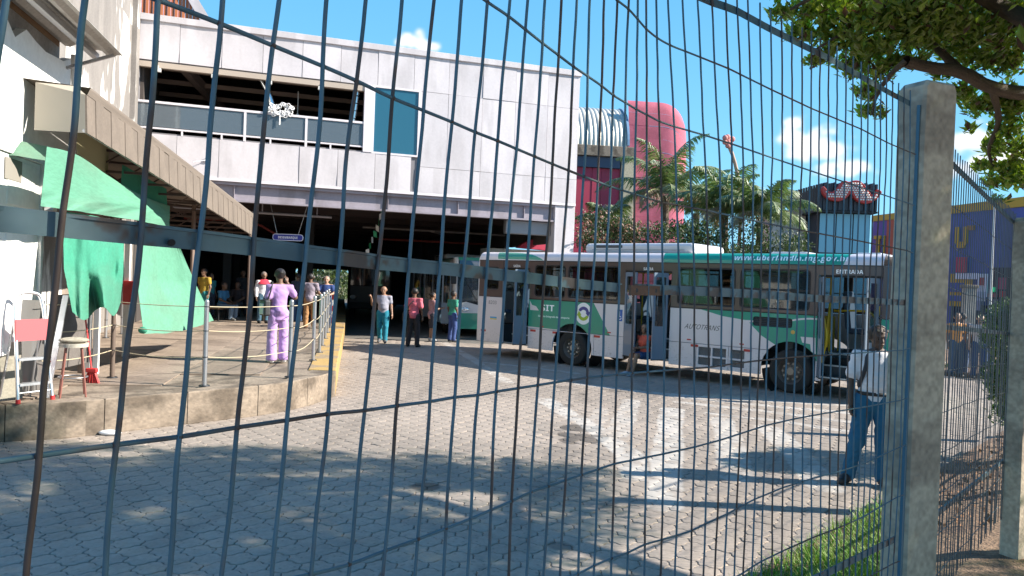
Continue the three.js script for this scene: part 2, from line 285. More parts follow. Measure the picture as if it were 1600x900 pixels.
{
  const walk = (outer, inner, step, mat, name, lip) => {
    const co = new THREE.CatmullRomCurve3(outer.map(([x, z]) => V(x, 0, z)), false, 'centripetal'), ci = new THREE.CatmullRomCurve3(inner.map(([x, z]) => V(x, 0, z)), false, 'centripetal');
    const n = Math.round(co.getLength() / step), gap = 0.006 / step;
    for (let i = 0; i < n; i++) {
      const o = [], q = [];
      for (let k = 0; k <= 5; k++) { const t = (i + gap + (1 - 2 * gap) * k / 5) / n; const a = co.getPointAt(clamp(t, 0, 1)), b = ci.getPointAt(clamp(t, 0, 1)); o.push([a.x, a.z]); q.push([b.x, b.z]); }
      const g = new THREE.ExtrudeGeometry(polyShape([...o, ...q.reverse()].map(([x, z]) => [x, -z])), { depth: PLAT - 0.03, bevelEnabled: true, bevelSize: 0.015, bevelThickness: 0.02, bevelOffset: -0.015, bevelSegments: 2 });
      obj(name, metreUV(g.rotateX(-Math.PI / 2).translate(0, lip, 0)), mat, platform);
    }
  };
  walk(frontKerb, innerFront, 1.05, oldConcrete, 'kerb_stone', 0.01);
  walk(sideKerb, innerSide, 1.4, yellowKerb, 'yellow_kerb_stone', 0.012);
  const r = rng(3), ax = V(-0.22, 0, -0.975), az = V(0.975, 0, -0.22), edge = [...innerFront, ...innerSide, [-40, -50], [-40, -6]], s = 1.22;
  const base = new THREE.BoxGeometry(s - 0.012, 0.03, s - 0.012);
  for (let i = 0; i < 22; i++) for (let j = -14; j < 12; j++) {
    const cx = -4 + ax.x * i * s + az.x * j * s, cz = -9 + ax.z * i * s + az.z * j * s;
    if (cx / -cz < -0.72 || cz < -30 || ![[-1, -1], [1, -1], [1, 1], [-1, 1]].every(([a, b]) => inPoly(cx + (ax.x * a + az.x * b) * s * 0.5, cz + (ax.z * a + az.z * b) * s * 0.5, edge))) continue;
    const m = obj('paving_slab', base, slabMat[Math.floor(r() * 3)], platform);
    m.position.set(cx, PLAT - 0.015 + (r() - 0.5) * 0.004, cz); m.rotation.y = Math.atan2(-az.z, az.x); m.rotation.z = (r() - 0.5) * 0.004;
  }
}

// planted verge right of the road: kerb, soil, grass
const soil = grainy({ base: [0.21, 0.135, 0.085], stain: [0.1, 0.06, 0.04], amount: 0.8, sx: 6, sy: 6, m: 1.4, grain: 0.45, bump: 0.02, seed: 61, size: 512, rough: 0.95 });
const vergeH = (s) => 0.09 + 0.25 * smooth(s, 0.2, 1.4);
const onVerge = (t, s) => K0.clone().addScaledVector(KD, t).addScaledVector(KN, s);
{
  const P = [], UV = [], I = [], nt = 80, ns = 24;
  for (let i = 0; i <= nt; i++) for (let j = 0; j <= ns; j++) { const t = -5 + i * 0.4, s = 0.1 + j * 0.16, p = onVerge(t, s); P.push(p.x, vergeH(s) + (fbm(t * 2, s * 2, 3, 0, 5) - 0.5) * 0.05, p.z); UV.push(t, s); }
  for (let i = 0; i < nt; i++) for (let j = 0; j < ns; j++) { const a = i * (ns + 1) + j; I.push(a, a + ns + 1, a + 1, a + 1, a + ns + 1, a + ns + 2); }
  const g = new THREE.BufferGeometry(); g.setAttribute('position', new THREE.Float32BufferAttribute(P, 3)); g.setAttribute('uv', new THREE.Float32BufferAttribute(UV, 2)); g.setIndex(I.reverse()); g.computeVertexNormals();
  const verge = struct('verge', g, soil);
  const k = grainy({ base: [0.22, 0.18, 0.15], stain: [0.12, 0.1, 0.08], m: 1.3, seed: 66 }), one = bx(-0.49, -0.03, -0.05, 0.49, 0.07, 0.05, 0.012);
  for (let i = -5; i < 24; i++) { const p = onVerge(i + 0.5, 0.05), m = obj('kerb_stone', one, k, verge); m.position.set(p.x, 0, p.z); m.rotation.y = Math.atan2(-KD.z, KD.x); }
  struct('pavement', flat([[1.9, -0.4], [1.7, -1.2], [2.2, -1.6], [5.9, -5.4], [14, -13], [40, -13], [40, 8], [-12, 8], [-12, -0.6], [0, -0.6]], 0.3, 0.37), grainy({ base: [0.42, 0.33, 0.28], stain: [0.26, 0.2, 0.17], m: 2, seed: 67 }));
  const r = rng(77), blades = [], C = [], N = 19000;
  for (let i = 0; i < N; i++) {
    const t = -1.6 + r() * 5.2, s = 0.08 + Math.pow(r(), 0.8) * 1.5; if (fbm(t * 1.6, s * 1.6, 2, 0, 9) < 0.22 + Math.max(0, t - 2.3) * 0.12) continue;
    const p = onVerge(t, s); if (p.x / -p.z > 0.56) continue; const h = 0.05 + r() * 0.1, a = r() * 6.28, wd = 0.004 + r() * 0.004, lean = (0.3 + r() * 0.8) * h, cx = Math.cos(a), cz = Math.sin(a), y = vergeH(s) - 0.01, g = [0.12 + r() * 0.1, 0.25 + r() * 0.13, 0.015];
    const pt = (k, e) => [p.x + cx * lean * k * k - cz * wd * e * (1 - k * 0.85), y + h * k, p.z + cz * lean * k * k + cx * wd * e * (1 - k * 0.85)];
    const q = [pt(0, -1), pt(0, 1), pt(0.55, -1), pt(0.55, 1), pt(1, 0)];
    for (const f of [0, 1, 2, 2, 1, 3, 2, 3, 4]) { blades.push(...q[f]); C.push(...g); }
  }
  const bg = new THREE.BufferGeometry(); bg.setAttribute('position', new THREE.Float32BufferAttribute(blades, 3)); bg.setAttribute('color', new THREE.Float32BufferAttribute(C, 3)); bg.computeVertexNormals();
  const grass = obj('grass', bg, phys([1, 1, 1], 0.7, { vertexColors: true, side: THREE.DoubleSide, transmission: 0.4, thickness: 0 })); grass.userData.kind = 'stuff';
  tag(grass, 'short bright green grass on the verge between the road kerb and the fence', 'grass');
  const L = []; for (let i = 0; i < 1500; i++) { const t = 1.5 + r() * 8, s = 0.2 + r() * 3.2, p = onVerge(t, s), z = 0.015 + r() * 0.025, g = new THREE.PlaneGeometry(z, z * 1.6, 1, 2); g.attributes.position.setZ(2, z * 0.3); g.attributes.position.setZ(3, z * 0.3); L.push(place(g, p.x, vergeH(s) + 0.025, p.z, -1.4 + r() * 0.5, r() * 6.28, 0)); }
  const litter = obj('fallen_leaves', L, std([0.2, 0.1, 0.045], 0.9, { side: THREE.DoubleSide })); litter.userData.kind = 'stuff'; tag(litter, 'dry brown fallen leaves scattered on the bare soil by the fence', 'leaves');
}

// ---------------------------------------------------------------- bus terminal: clad upper floor over an open hall
const FT = 18.1 * Math.PI / 180, F = frame(0, -25.3, FT);
{
  const T = thing('terminal_building', 'large bus terminal with pale lilac panelled upper floor over a dark open hall', 'building', [0, 0, -25.3], FT);
  const clad = [0, 1, 2, 3].map((k) => grainy({ base: mul([0.57, 0.535, 0.555], 0.95 + 0.03 * k), stain: [0.43, 0.40, 0.41], amount: 0.55, sx: 9, sy: 1.6, m: 3.1, grain: 0.05, bump: 0.002, seed: 101 + k, rough: 0.6 }));
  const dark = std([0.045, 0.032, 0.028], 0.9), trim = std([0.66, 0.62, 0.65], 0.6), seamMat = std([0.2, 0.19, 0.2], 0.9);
  const r = rng(21), W0 = -11.8, W1 = 2.22;
  // backing wall with the two openings
  obj('wall', slab([[W0, 4.84], [W1, 4.84], [W1, 9.42], [W0, 9.42]], 0.18, [[[-11.7, 6.1], [-5.2, 6.1], [-5.2, 8.16], [-11.7, 8.16]], [[-4.9, 6.08], [-3.42, 6.08], [-3.42, 8.18], [-4.9, 8.18]]]).translate(0, 0, -0.2), seamMat, T);
  // cladding panels, each slightly warped off the wall
  const panel = (x0, y0, x1, y1) => {
    const g = new THREE.BoxGeometry(x1 - x0 - 0.012, y1 - y0 - 0.012, 0.022, 6, 6, 1), p = g.attributes.position, s = r() * 50;
    for (let i = 0; i < p.count; i++) p.setZ(i, p.getZ(i) + (fbm(p.getX(i) * 1.1 + s, p.getY(i) * 0.9 + s, 2, 0, 5) - 0.4) * 0.035);
    g.computeVertexNormals(); g.translate((x0 + x1) / 2, (y0 + y1) / 2, 0.012 + r() * 0.012); obj('cladding_panel', metreUV(g), clad[Math.floor(r() * 4)], T);
  };
  const cols = []; for (let x = W0; x < W1 - 0.4; x += 1.168) cols.push(x); cols.push(W1);
  for (let i = 0; i < cols.length - 1; i++) {
    const a = cols[i], b = cols[i + 1];
    panel(a, 8.2, b, 9.36);
    if (a > -3.9) { panel(Math.max(a, -3.38), 5.74, b, 8.2); panel(Math.max(a, -3.38), 4.9, b, 5.74); } else panel(a, 4.9, Math.min(b, -3.38), 6.06);
  }
  obj('cornice', [bx(W0 - 0.05, 9.34, -0.3, W1 + 0.04, 9.53, 0.09, 0.01)], clad[1], T);
  obj('drip_trim', bx(W0, 4.81, -0.02, W1, 4.9, 0.05, 0.006), trim, T);
  // upper opening: head trim, railing with glass, post, fixed window
  obj('opening_head', bx(-11.7, 8.0, -0.12, -5.2, 8.16, 0.03), std([0.42, 0.35, 0.29], 0.7), T);
  for (let x = -11.2; x < -5.4; x += 1.55) obj('floodlight', [bx(x - 0.09, 7.86, 0.03, x + 0.09, 7.97, 0.12, 0.01), bx(x - 0.012, 7.95, 0, x + 0.012, 8.06, 0.06)], M.offWhite, T);
  const rail = obj('railing', [bx(-11.76, 6.95, -0.03, -5.15, 7.02, 0.04, 0.008), bx(-11.76, 6.2, -0.02, -5.15, 6.25, 0.03, 0.006)], trim, T);
  for (const x of [-8.75, -6.95]) obj('railing_post', bx(x - 0.035, 6.06, -0.02, x + 0.035, 6.98, 0.035), trim, rail);
  for (const x of [-10.5, -9.4, -8.0, -6.2]) obj('railing_stub', bx(x - 0.025, 6.06, -0.015, x + 0.025, 6.21, 0.025), trim, rail);
  for (const [a, b] of [[-11.72, -8.79], [-8.71, -6.99], [-6.91, -5.18]]) obj('glass_panel', bx(a, 6.27, 0, b, 6.94, 0.008), phys([0.35, 0.42, 0.48], 0.02, { transmission: 0.75, thickness: 0, clearcoat: 1, clearcoatRoughness: 0.02 }), rail);
  obj('white_post', bx(-5.2, 6.06, -0.1, -4.9, 8.2, 0.06, 0.01), trim, T);
  const win = obj('window_frame', slab([[-4.92, 6.04], [-3.37, 6.04], [-3.37, 8.22], [-4.92, 8.22]], 0.07, [[[-4.86, 6.1], [-3.45, 6.1], [-3.45, 8.16], [-4.86, 8.16]]]).translate(0, 0, -0.03), trim, T);
  obj('pane', bx(-4.86, 6.1, -0.01, -3.45, 8.16, 0.0), phys([0.02, 0.10, 0.155], 0.06, { clearcoat: 1, clearcoatRoughness: 0.03 }), win);
  // upper room
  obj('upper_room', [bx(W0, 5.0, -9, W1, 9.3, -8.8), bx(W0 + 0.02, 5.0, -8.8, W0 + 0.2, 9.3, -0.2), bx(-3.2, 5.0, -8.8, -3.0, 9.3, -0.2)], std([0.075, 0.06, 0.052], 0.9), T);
  for (let z = -0.9; z > -8.6; z -= 1.15) obj('rafter', beam(V(-11.6, 8.35 + z * 0.13, z), V(-3.2, 8.35 + z * 0.13, z), 0.09, 0.14), std([0.17, 0.12, 0.095], 0.8), T);
  obj('roof_truss', [beam(V(-10.6, 8.3, -0.6), V(-8.4, 7.0, -8.5), 0.22, 0.3)], std([0.13, 0.095, 0.08], 0.8), T);
  obj('duct', tube([V(-8.3, 8.1, -0.5), V(-8.1, 7.7, -0.45), V(-7.9, 7.0, -0.4)], 0.1, 10), M.chrome, T); obj('duct', tube([V(-5.42, 8.0, -0.2), V(-5.5, 7.2, -0.2), V(-5.65, 6.3, -0.25)], 0.1, 10), M.chrome, T);
  for (const [x, y] of [[-9.8, 5.4]]) obj('wall_bracket', [bx(x - 0.05, y - 0.06, 0.03, x + 0.05, y + 0.06, 0.06, 0.005), bar(V(x, y, 0.05), V(x - 0.35, y - 0.12, 0.3), 0.012)], M.steel, T);
  for (let k = 0; k < 7; k++) obj('duct_ring', place(new THREE.TorusGeometry(0.105, 0.018, 6, 14).rotateX(Math.PI / 2), -5.43 - k * 0.03, 7.85 - k * 0.24, -0.2 - k * 0.006), M.darkMetal, T);
  obj('hanging_lamp', [bar(V(-7.2, 8.0, -1), V(-7.2, 7.25, -1), 0.012), place(new THREE.SphereGeometry(0.06, 10, 8), -7.2, 7.22, -1)], M.offWhite, T);
  // slabs and roof
  obj('floor_slab', bx(W0, 4.9, -30, W1, 5.1, -0.22), dark, T);
  obj('roof', [bx(W0 - 0.03, 9.2, -30, W1 + 0.02, 9.42, -0.22), bx(W1 - 0.15, 4.4, -30, W1, 9.2, -0.22)], dark, T);
  // hall: fascia beam, columns, ceiling steel
  const lilac = grainy({ base: [0.30, 0.27, 0.31], stain: [0.2, 0.175, 0.19], amount: 0.7, sx: 8, sy: 3, m: 3, grain: 0.08, bump: 0.001, seed: 121, rough: 0.6 });
  obj('fascia_beam', [bx(W0, 4.72, -0.3, W1 - 0.75, 4.8, -0.02), bx(W0, 4.28, -0.22, W1 - 0.75, 4.72, -0.15), bx(W0, 4.22, -0.3, W1 - 0.75, 4.28, -0.02)], lilac, T);
  for (let x = -9; x < 1; x += 2.34) obj('beam_stiffener', bx(x, 4.28, -0.15, x + 0.02, 4.72, -0.06), lilac, T);
  obj('corner_pier', bx(1.47, 0, -0.7, W1, 4.81, -0.0, 0.015), clad[2], T);
  obj('roller_shutter_box', bx(-0.2, 3.75, -0.62, 1.46, 4.22, -0.32, 0.03), std([0.27, 0.27, 0.29], 0.5, { metalness: 0.4 }), T);
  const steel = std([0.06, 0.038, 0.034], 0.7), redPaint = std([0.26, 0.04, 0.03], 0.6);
  for (let z = -3; z > -29; z -= 3.2) obj('ceiling_beam', [bx(W0, 4.45, z, W1 - 0.2, 4.88, z + 0.14)], steel, T);
  for (let x = -10.5; x < 2; x += 2.6) obj('ceiling_joist', bx(x, 4.7, -29.5, x + 0.1, 4.9, -0.4), steel, T);
  obj('sprinkler_pipe', [tube([V(-11, 4.12, -2.5), V(-5.9, 4.1, -2.5)], 0.045, 8), ...[-10, -8.2, -6.4].map((x) => bar(V(x, 4.1, -2.5), V(x, 4.5, -2.5), 0.02))], std([0.4, 0.38, 0.42], 0.5), T);
  obj('red_pipe', [tube([V(-11, 4.0, -6), V(-8.5, 3.95, -6), V(-7.6, 3.5, -6.2)], 0.05, 8), tube([V(-3.4, 3.75, -9), V(1.8, 3.75, -9)], 0.05, 8)], redPaint, T);
  obj('cable_tray', [beam(V(-4.5, 4.0, -5.5), V(1.4, 4.0, -5.5), 0.3, 0.06), beam(V(-2, 3.9, -4), V(-0.5, 4.1, -9), 0.15, 0.06)], std([0.16, 0.13, 0.12], 0.6), T);
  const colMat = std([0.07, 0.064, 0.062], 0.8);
  for (const [x, z] of [[-9.6, -9], [-6.3, -9], [-9.6, -18], [-6.1, -18], [0.9, -10], [0.9, -20], [-9.6, -27], [-6.0, -27], [-1.5, -27]]) obj('column', bx(x - 0.17, 0, z - 0.17, x + 0.17, 4.9, z + 0.17, 0.03), colMat, T);
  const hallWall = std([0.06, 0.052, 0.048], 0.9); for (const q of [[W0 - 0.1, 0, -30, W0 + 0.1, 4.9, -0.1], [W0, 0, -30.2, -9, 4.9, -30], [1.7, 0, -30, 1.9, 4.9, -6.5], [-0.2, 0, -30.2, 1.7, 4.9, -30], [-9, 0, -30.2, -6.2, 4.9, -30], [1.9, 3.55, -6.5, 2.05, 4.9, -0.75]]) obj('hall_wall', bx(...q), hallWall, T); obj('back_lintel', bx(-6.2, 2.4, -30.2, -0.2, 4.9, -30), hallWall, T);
  // white frilly cut-out hung on the railing
  const r5 = rng(31), petals = [];
  for (let k = 0; k < 46; k++) { const a = r5() * 6.28, q = Math.sqrt(r5()); petals.push(place(new THREE.TorusGeometry(0.035 + r5() * 0.03, 0.014, 5, 9), Math.cos(a) * q * 0.42, 0.06 + Math.sin(a) * q * 0.2, (r5() - 0.5) * 0.05, (r5() - 0.5) * 0.8, (r5() - 0.5) * 0.8, 0)); }
  petals.push(bar(V(0, 0.06, 0), V(0, -0.4, 0), 0.02));
  const orn = thing('railing_ornament', 'white frilly cut-out ornament standing on the upper floor railing', 'ornament', [0, 0, 0], FT);
  orn.position.copy(F.o.clone().addScaledVector(F.ex, -7.75).addScaledVector(F.ez, 0.07).setY(7.06)); obj('lacework', petals, M.white, orn);
  // orange sheet roof gable above the parapet, back left
  const gable = thing('orange_roof', 'orange corrugated roof gable showing above the terminal parapet, top left', 'roof', [0, 0, -25.3], FT);
  const a = F.uv(250, -90, -3), b = F.uv(352, 62, -3), sheets = [];
  for (let k = 0; k < 34; k++) { const x = -12.6 + k * 0.11; sheets.push(bx(x, 9.3, -3 + (k % 2) * 0.03, x + 0.1, Math.min(12.4, 9.3 + Math.max(0.05, (b[0] - x) * 1.6)), -2.96 + (k % 2) * 0.03, 0.01)); } void a;
  obj('sheet', mergeGeometries([join(sheets)]), std([0.52, 0.17, 0.07], 0.55), gable);
  obj('barge_board', [beam(V(b[0] + 0.12, 9.3, -2.88), V(b[0] - 2.1, 12.75, -2.88), 0.1, 0.3), beam(V(-12.7, 9.6, -2.9), V(-11.6, 8.9, -2.9), 0.1, 0.5)], clad[0], gable);
  // hanging platform sign
  const sg = thing('hanging_sign', 'blue oval-ended DESEMBARQUE sign hung on two rods from the hall ceiling', 'sign', D(450, 371, 24.3), 0.02);
  const face = canvasMap(512, 96, (c, w, h) => { c.fillStyle = '#d8dcf2'; c.fillRect(0, 0, w, h); c.fillStyle = '#2c3aa0'; c.beginPath(); c.roundRect(10, 10, w - 20, h - 20, 36); c.fill(); c.fillStyle = '#fff'; c.font = 'bold 46px sans-serif'; c.textAlign = 'center'; c.textBaseline = 'middle'; c.fillText('DESEMBARQUE', w / 2, h / 2 + 2); });
  const pg = slab(rrect(-0.5, -0.11, 0.5, 0.11, 0.09), 0.04).translate(0, 0, -0.02), pu = pg.attributes.uv; for (let i = 0; i < pu.count; i++) pu.setXY(i, pg.attributes.position.getX(i) + 0.5, pg.attributes.position.getY(i) / 0.22 + 0.5);
  obj('board', pg, new THREE.MeshStandardMaterial({ map: face, roughness: 0.4 }), sg);
  obj('rod', [bar(V(-0.36, 0.1, 0), V(-0.62, 1.15, 0), 0.012), bar(V(0.33, 0.1, 0), V(0.62, 1.15, 0), 0.012)].slice(0, 1), M.steel, sg); obj('rod', bar(V(0.33, 0.1, 0), V(0.62, 1.15, 0), 0.012), M.steel, sg);
  // green and white streamer hanging in the hall
  const st = thing('streamer', 'twisted green and white streamer dangling from the hall ceiling', 'streamer', D(588, 372, 27));
  for (let k = 0; k < 9; k++) { const y = 0.9 - k * 0.22, x = 0.22 - k * 0.07; obj('ribbon', place(slab([[-0.09, 0], [0.05, 0.03], [0.09, 0.24], [-0.04, 0.22]], 0.01), x, y, (k % 3) * 0.03, 0.3, k * 0.9, 0.2), k % 2 ? M.white : std([0.03, 0.3, 0.14], 0.6), st); }
  // what shows through the far end of the hall: pale wall, trees
  const far = thing('pale_outbuilding', 'low pale building glimpsed in sunlight through the far end of the hall', 'building', D(550, 445, 72), 0.3);
  obj('wall', bx(-9, -3.2, -3, 6, 0.6, 0), grainy({ base: [0.55, 0.47, 0.38], m: 5, seed: 133 }), far); obj('roof', bx(-9.3, 0.6, -3.4, 6.3, 0.85, 0.5), std([0.4, 0.36, 0.32], 0.8), far);
  obj('door', bx(-2, -3.2, -0.02, -0.6, -0.9, 0.03), std([0.08, 0.07, 0.07], 0.8), far); for (const x of [1.5, 3.5]) obj('window', bx(x, -1.6, -0.02, x + 1.2, -0.5, 0.03), std([0.04, 0.05, 0.06], 0.3), far);
}
// weathered side block of the terminal, left, and the pale parapet beam in front of it
{
  const B = thing('side_block', 'tall weathered grey and white peeling wall block at the left of the terminal', 'building', [0, 0, -25.3], FT);
  const peel = (() => {
    const m = 9, map = pixels(1024, (u, v) => { const x = u * m, y = v * m; const s = fbm(x * 1.3, y * 0.35, 5, 0, 2), t = fbm(x * 0.45 + 3, y * 0.5, 4, 0, 8), n = vnoise(u * 400, v * 400, 0, 1), e = fbm(x * 4, y * 1.2, 4, 0, 14); const bare = smooth(s * 0.6 + t * 0.5 + (e - 0.5) * 0.4 + smooth(y, 4.5, 8) * 0.09, 0.46, 0.55); return mul(mixc([0.70, 0.69, 0.66], mixc([0.16, 0.145, 0.135], [0.27, 0.245, 0.225], e), bare), 0.9 + 0.2 * n); });
    map.repeat.set(1 / m, 1 / m); return new THREE.MeshStandardMaterial({ map, roughness: 0.9 });
  })();
  obj('wall', bx(-13.5, 0, 0.06, -11.84, 13.5, 11.5, 0.02), peel, B);
  obj('pilaster', bx(-11.86, 0, 0.03, -11.7, 13.5, 0.5, 0.01), peel, B);
}

// ---------------------------------------------------------------- shop on the platform, left: wall, sheet roof, canopy, tarpaulins
const ST = 103.3 * Math.PI / 180, S = frame(-6.33, -9.9, ST);
{
  const K = thing('kiosk_shop', 'white painted shop at the left edge, sunlit, with a panelled white door', 'shop', [-6.33, 0, -9.9], ST);
  const paint = grainy({ base: [0.78, 0.77, 0.74], stain: [0.62, 0.6, 0.56], amount: 0.5, m: 3, grain: 0.06, bump: 0.001, seed: 201 });
  const jag = []; { const r = rng(4); for (let i = 0; i <= 12; i++) jag.push([0.95 - i * 0.32, 5.05 + (r() - 0.5) * 0.22 - (i > 5 ? 0.1 : 0)]); }
  obj('wall', slab([[-2.9, 3.46], [0.95, 3.46], ...jag], 0.12).translate(0, 0, -0.12), paint, K);
  obj('upper_wall', slab([[-2.9, 4.7], [0.95, 4.7], [0.95, 5.6], [-2.9, 5.6]], 0.1).translate(0, 0, -0.26), grainy({ base: [0.3, 0.29, 0.27], m: 2, seed: 203 }), K);
  obj('side_wall', bx(-2.9, 0.45, -4, -2.75, 5.5, -0.13), paint, K); obj('side_wall', bx(0.8, 2.9, -3.2, 0.95, 5.0, -0.13), paint, K);
  const door = obj('door', bx(-1.35, 1.0, -0.09, 0.0, 3.45, -0.03, 0.008), paint, K);
  obj('door_panel', bx(-1.0, 1.1, -0.04, -0.18, 2.78, -0.022, 0.01), paint, door); obj('door_panel', bx(-1.0, 2.84, -0.04, -0.18, 3.4, -0.022, 0.01), paint, door);
  obj('poster', bx(-1.1, 3.14, -0.02, -0.62, 3.4, -0.014), std([0.25, 0.23, 0.2], 0.8), door);
  obj('jamb', bx(0.0, 0.45, -0.12, 0.07, 3.46, 0.01, 0.005), M.offWhite, K);
  obj('back_wall', [bx(0.1, 0.45, -1.7, 8, 3.3, -1.5), bx(-2.7, 0.45, -0.6, -0.1, 1.0, -0.1)], grainy({ base: [0.27, 0.22, 0.18], m: 1.5, seed: 205 }), K);
  obj('down_pipe', tube([V(0.97, 5.2, 0.02), V(0.98, 4.3, 0.05), V(0.97, 3.5, 0.05)], 0.04, 8), M.offWhite, K);
  obj('cream_panel', bx(0.98, 3.3, 0.05, 2.5, 4.15, 0.1), std([0.62, 0.55, 0.33], 0.7), K);
  const shelf = thing('wooden_shelf', 'brown wooden shelf unit standing in the dark shop opening behind the ladder', 'shelf', [-6.33, 0, -9.9], ST);
  obj('side_panel', bx(0.25, PLAT, -1.0, 0.3, 2.9, -0.55), M.wood, shelf); obj('side_panel', bx(1.35, PLAT, -1.0, 1.4, 2.9, -0.55), M.wood, shelf); for (const y of [0.7, 1.25, 1.8, 2.35, 2.85]) obj('shelf_board', bx(0.3, y, -0.98, 1.35, y + 0.03, -0.56), M.wood, shelf); obj('back_panel', bx(0.3, PLAT, -1.0, 1.35, 2.88, -0.98), M.wood, shelf);

  // corrugated sheet roof over the door
  const R = thing('sheet_roof', 'grey corrugated metal roof projecting over the white shop, top left corner', 'roof', [-6.33, 0, -9.9], ST);
  const prof = []; for (let k = 0; k <= 26; k++) { const q = k / 26; prof.push([-1.1 + 1.85 * q, 5.52 - 0.30 * q + 0.028 * (k % 4 < 2 ? 1 : -1)]); }
  const sheet = slab([...prof, ...prof.slice().reverse().map(([x, y]) => [x, y - 0.006])], 4.4).rotateY(-Math.PI / 2).translate(0.98, 0, 0);
  // the profile lies across the eave: turn x to z
  obj('corrugated_sheet', metreUV(sheet.applyMatrix4(new THREE.Matrix4().makeScale(1, 1, 1))), grainy({ base: [0.42, 0.40, 0.37], stain: [0.25, 0.21, 0.18], m: 1.8, seed: 207, rough: 0.5, metal: 0.35, bump: 0 }), R);
  obj('eave_bracket', [beam(V(0.75, 4.95, 0), V(0.75, 5.2, 0.62), 0.04, 0.04), beam(V(-1.2, 4.95, 0), V(-1.2, 5.2, 0.62), 0.04, 0.04)].slice(0, 1), M.steel, R);
  obj('purlin', bx(-3.3, 5.28, -0.25, 0.9, 5.36, -0.15), M.wood, R); obj('purlin', bx(-3.3, 5.15, 0.3, 0.9, 5.23, 0.38), M.steel, R);

  // long canopy with a deep beige cloth fascia
  const C = thing('canopy', 'long beige fabric canopy with ribbed valance along the shop fronts to the terminal', 'awning');
  const beige = grainy({ base: [0.165, 0.133, 0.107], stain: [0.13, 0.105, 0.085], amount: 0.6, sx: 6, sy: 3, m: 1.5, grain: 0.12, bump: 0.002, seed: 211 });
  const n = 22, bot = [], fold = [], top = [], edge = (p0, p1, k) => D(lerp(p0[0], p1[0], 0) , 0, 1);
  void edge;
  const B0 = D(135, 208, 9.2), B1 = D(397, 370, 21), T0 = D(134, 148, 9.2), T1 = D(396, 341, 21), R0 = D(118, 134, 9.32), R1 = D(384, 332, 21.1);
  for (let k = 0; k <= n; k++) { const t = k / n; bot.push(B0.clone().lerp(B1, t)); fold.push(T0.clone().lerp(T1, t)); top.push(R0.clone().lerp(R1, t)); }
  const leftward = V(-0.973, 0, 0.23), inner = top.map((p) => p.clone().addScaledVector(leftward, 3.6).add(V(0, 0.25, 0)));
  // valance strips with sewn ribs, then the curved shoulder and the roof
  const seg = 44; for (let k = 0; k < seg; k++) {
    const a = B0.clone().lerp(B1, k / seg), b = B0.clone().lerp(B1, (k + 0.985) / seg), c = T0.clone().lerp(T1, (k + 0.985) / seg), d = T0.clone().lerp(T1, k / seg), o = V(0.973, 0, -0.23).multiplyScalar(0.012 + 0.008 * (k % 2)), i2 = V(0.973, 0, -0.23).multiplyScalar(-0.01);
    const q = [a, b, c, d], P = []; const quad = (w, x, y, z) => P.push(...w.toArray(), ...x.toArray(), ...y.toArray(), ...w.toArray(), ...y.toArray(), ...z.toArray());
    const f = q.map((v) => v.clone().add(o)), h = q.map((v) => v.clone().add(i2)); quad(f[0], f[1], f[2], f[3]); quad(h[1], h[0], h[3], h[2]); quad(f[0], h[0], h[1], f[1]); quad(f[3], f[2], h[2], h[3]); quad(f[1], h[1], h[2], f[2]); quad(f[0], f[3], h[3], h[0]);
    const g = new THREE.BufferGeometry(); g.setAttribute('position', new THREE.Float32BufferAttribute(P, 3)); g.computeVertexNormals(); obj('valance_strip', metreUV(g), beige, C);
  }
  obj('shoulder', cloth([top, top.map((p, i) => p.clone().lerp(fold[i], 0.6).add(V(0.10, 0.05, -0.02))), fold.map((p) => p.clone().add(V(0.016, 0, 0)))], 0.012, 9, 3, 0.008, 60, 8), beige, C);
  obj('roof_cloth', cloth([inner, top], 0.02, 6, 5, 0.01, 40, 6), beige, C);
  { const e0 = [R0.clone().addScaledVector(leftward, 0.45), R0, T0, B0].map((p) => p.clone()), under = e0[0].clone(); under.y = B0.y + 0.02; const P = []; for (const t of [[e0[0], e0[1], e0[2]], [e0[0], e0[2], e0[3]], [e0[0], e0[3], under]]) for (const v of t) P.push(...v.toArray()); const g = new THREE.BufferGeometry(); g.setAttribute('position', new THREE.Float32BufferAttribute(P, 3)); g.computeVertexNormals(); obj('end_cloth', metreUV(g), new THREE.MeshStandardMaterial({ color: lin(0.4, 0.36, 0.3), roughness: 0.9, side: THREE.DoubleSide }), C); }
  // steel lattice under the canopy and its posts
  for (let k = 3; k <= 11; k++) { const t = k / 11, a = B0.clone().lerp(B1, t).add(V(-0.05, 0.1, 0)), b = a.clone().addScaledVector(leftward, 3.2), m = []; m.push(beam(a, b, 0.04, 0.04), beam(a.clone().add(V(0, 0.32, 0)), b.clone().add(V(0, 0.42, 0)), 0.04, 0.04)); for (let j = 0; j < 6; j++) { const p = a.clone().lerp(b, j / 6), q = a.clone().lerp(b, (j + 1) / 6); m.push(beam(j % 2 ? p.clone().add(V(0, 0.36, 0)) : p, j % 2 ? q : q.clone().add(V(0, 0.36, 0)), 0.025, 0.025)); } obj('truss', m, std([0.10, 0.07, 0.06], 0.7), C); }
  obj('edge_tube', bar(B0.clone().add(V(-0.03, 0.03, 0)), B1.clone().add(V(-0.03, 0.03, 0)), 0.022), M.steel, C);
  for (const [x, yb, z] of [[297, 520, 17.5], [387, 500, 22.2]]) { const p = D(x, yb, z); obj('post', bar(V(p.x, PLAT, p.z), V(p.x, 3.7, p.z), 0.045, 10), std([0.2, 0.14, 0.11], 0.6), C); }

  // green tarpaulins
  const green = (c, s) => grainy({ base: c, stain: mixc(mul(c, 0.7), [0.2, 0.2, 0.15], 0.25), amount: 0.5, sx: 3, sy: 3, m: 2.1, grain: 0.12, bump: 0.003, seed: s, rough: 0.85, extra: { side: THREE.DoubleSide } });
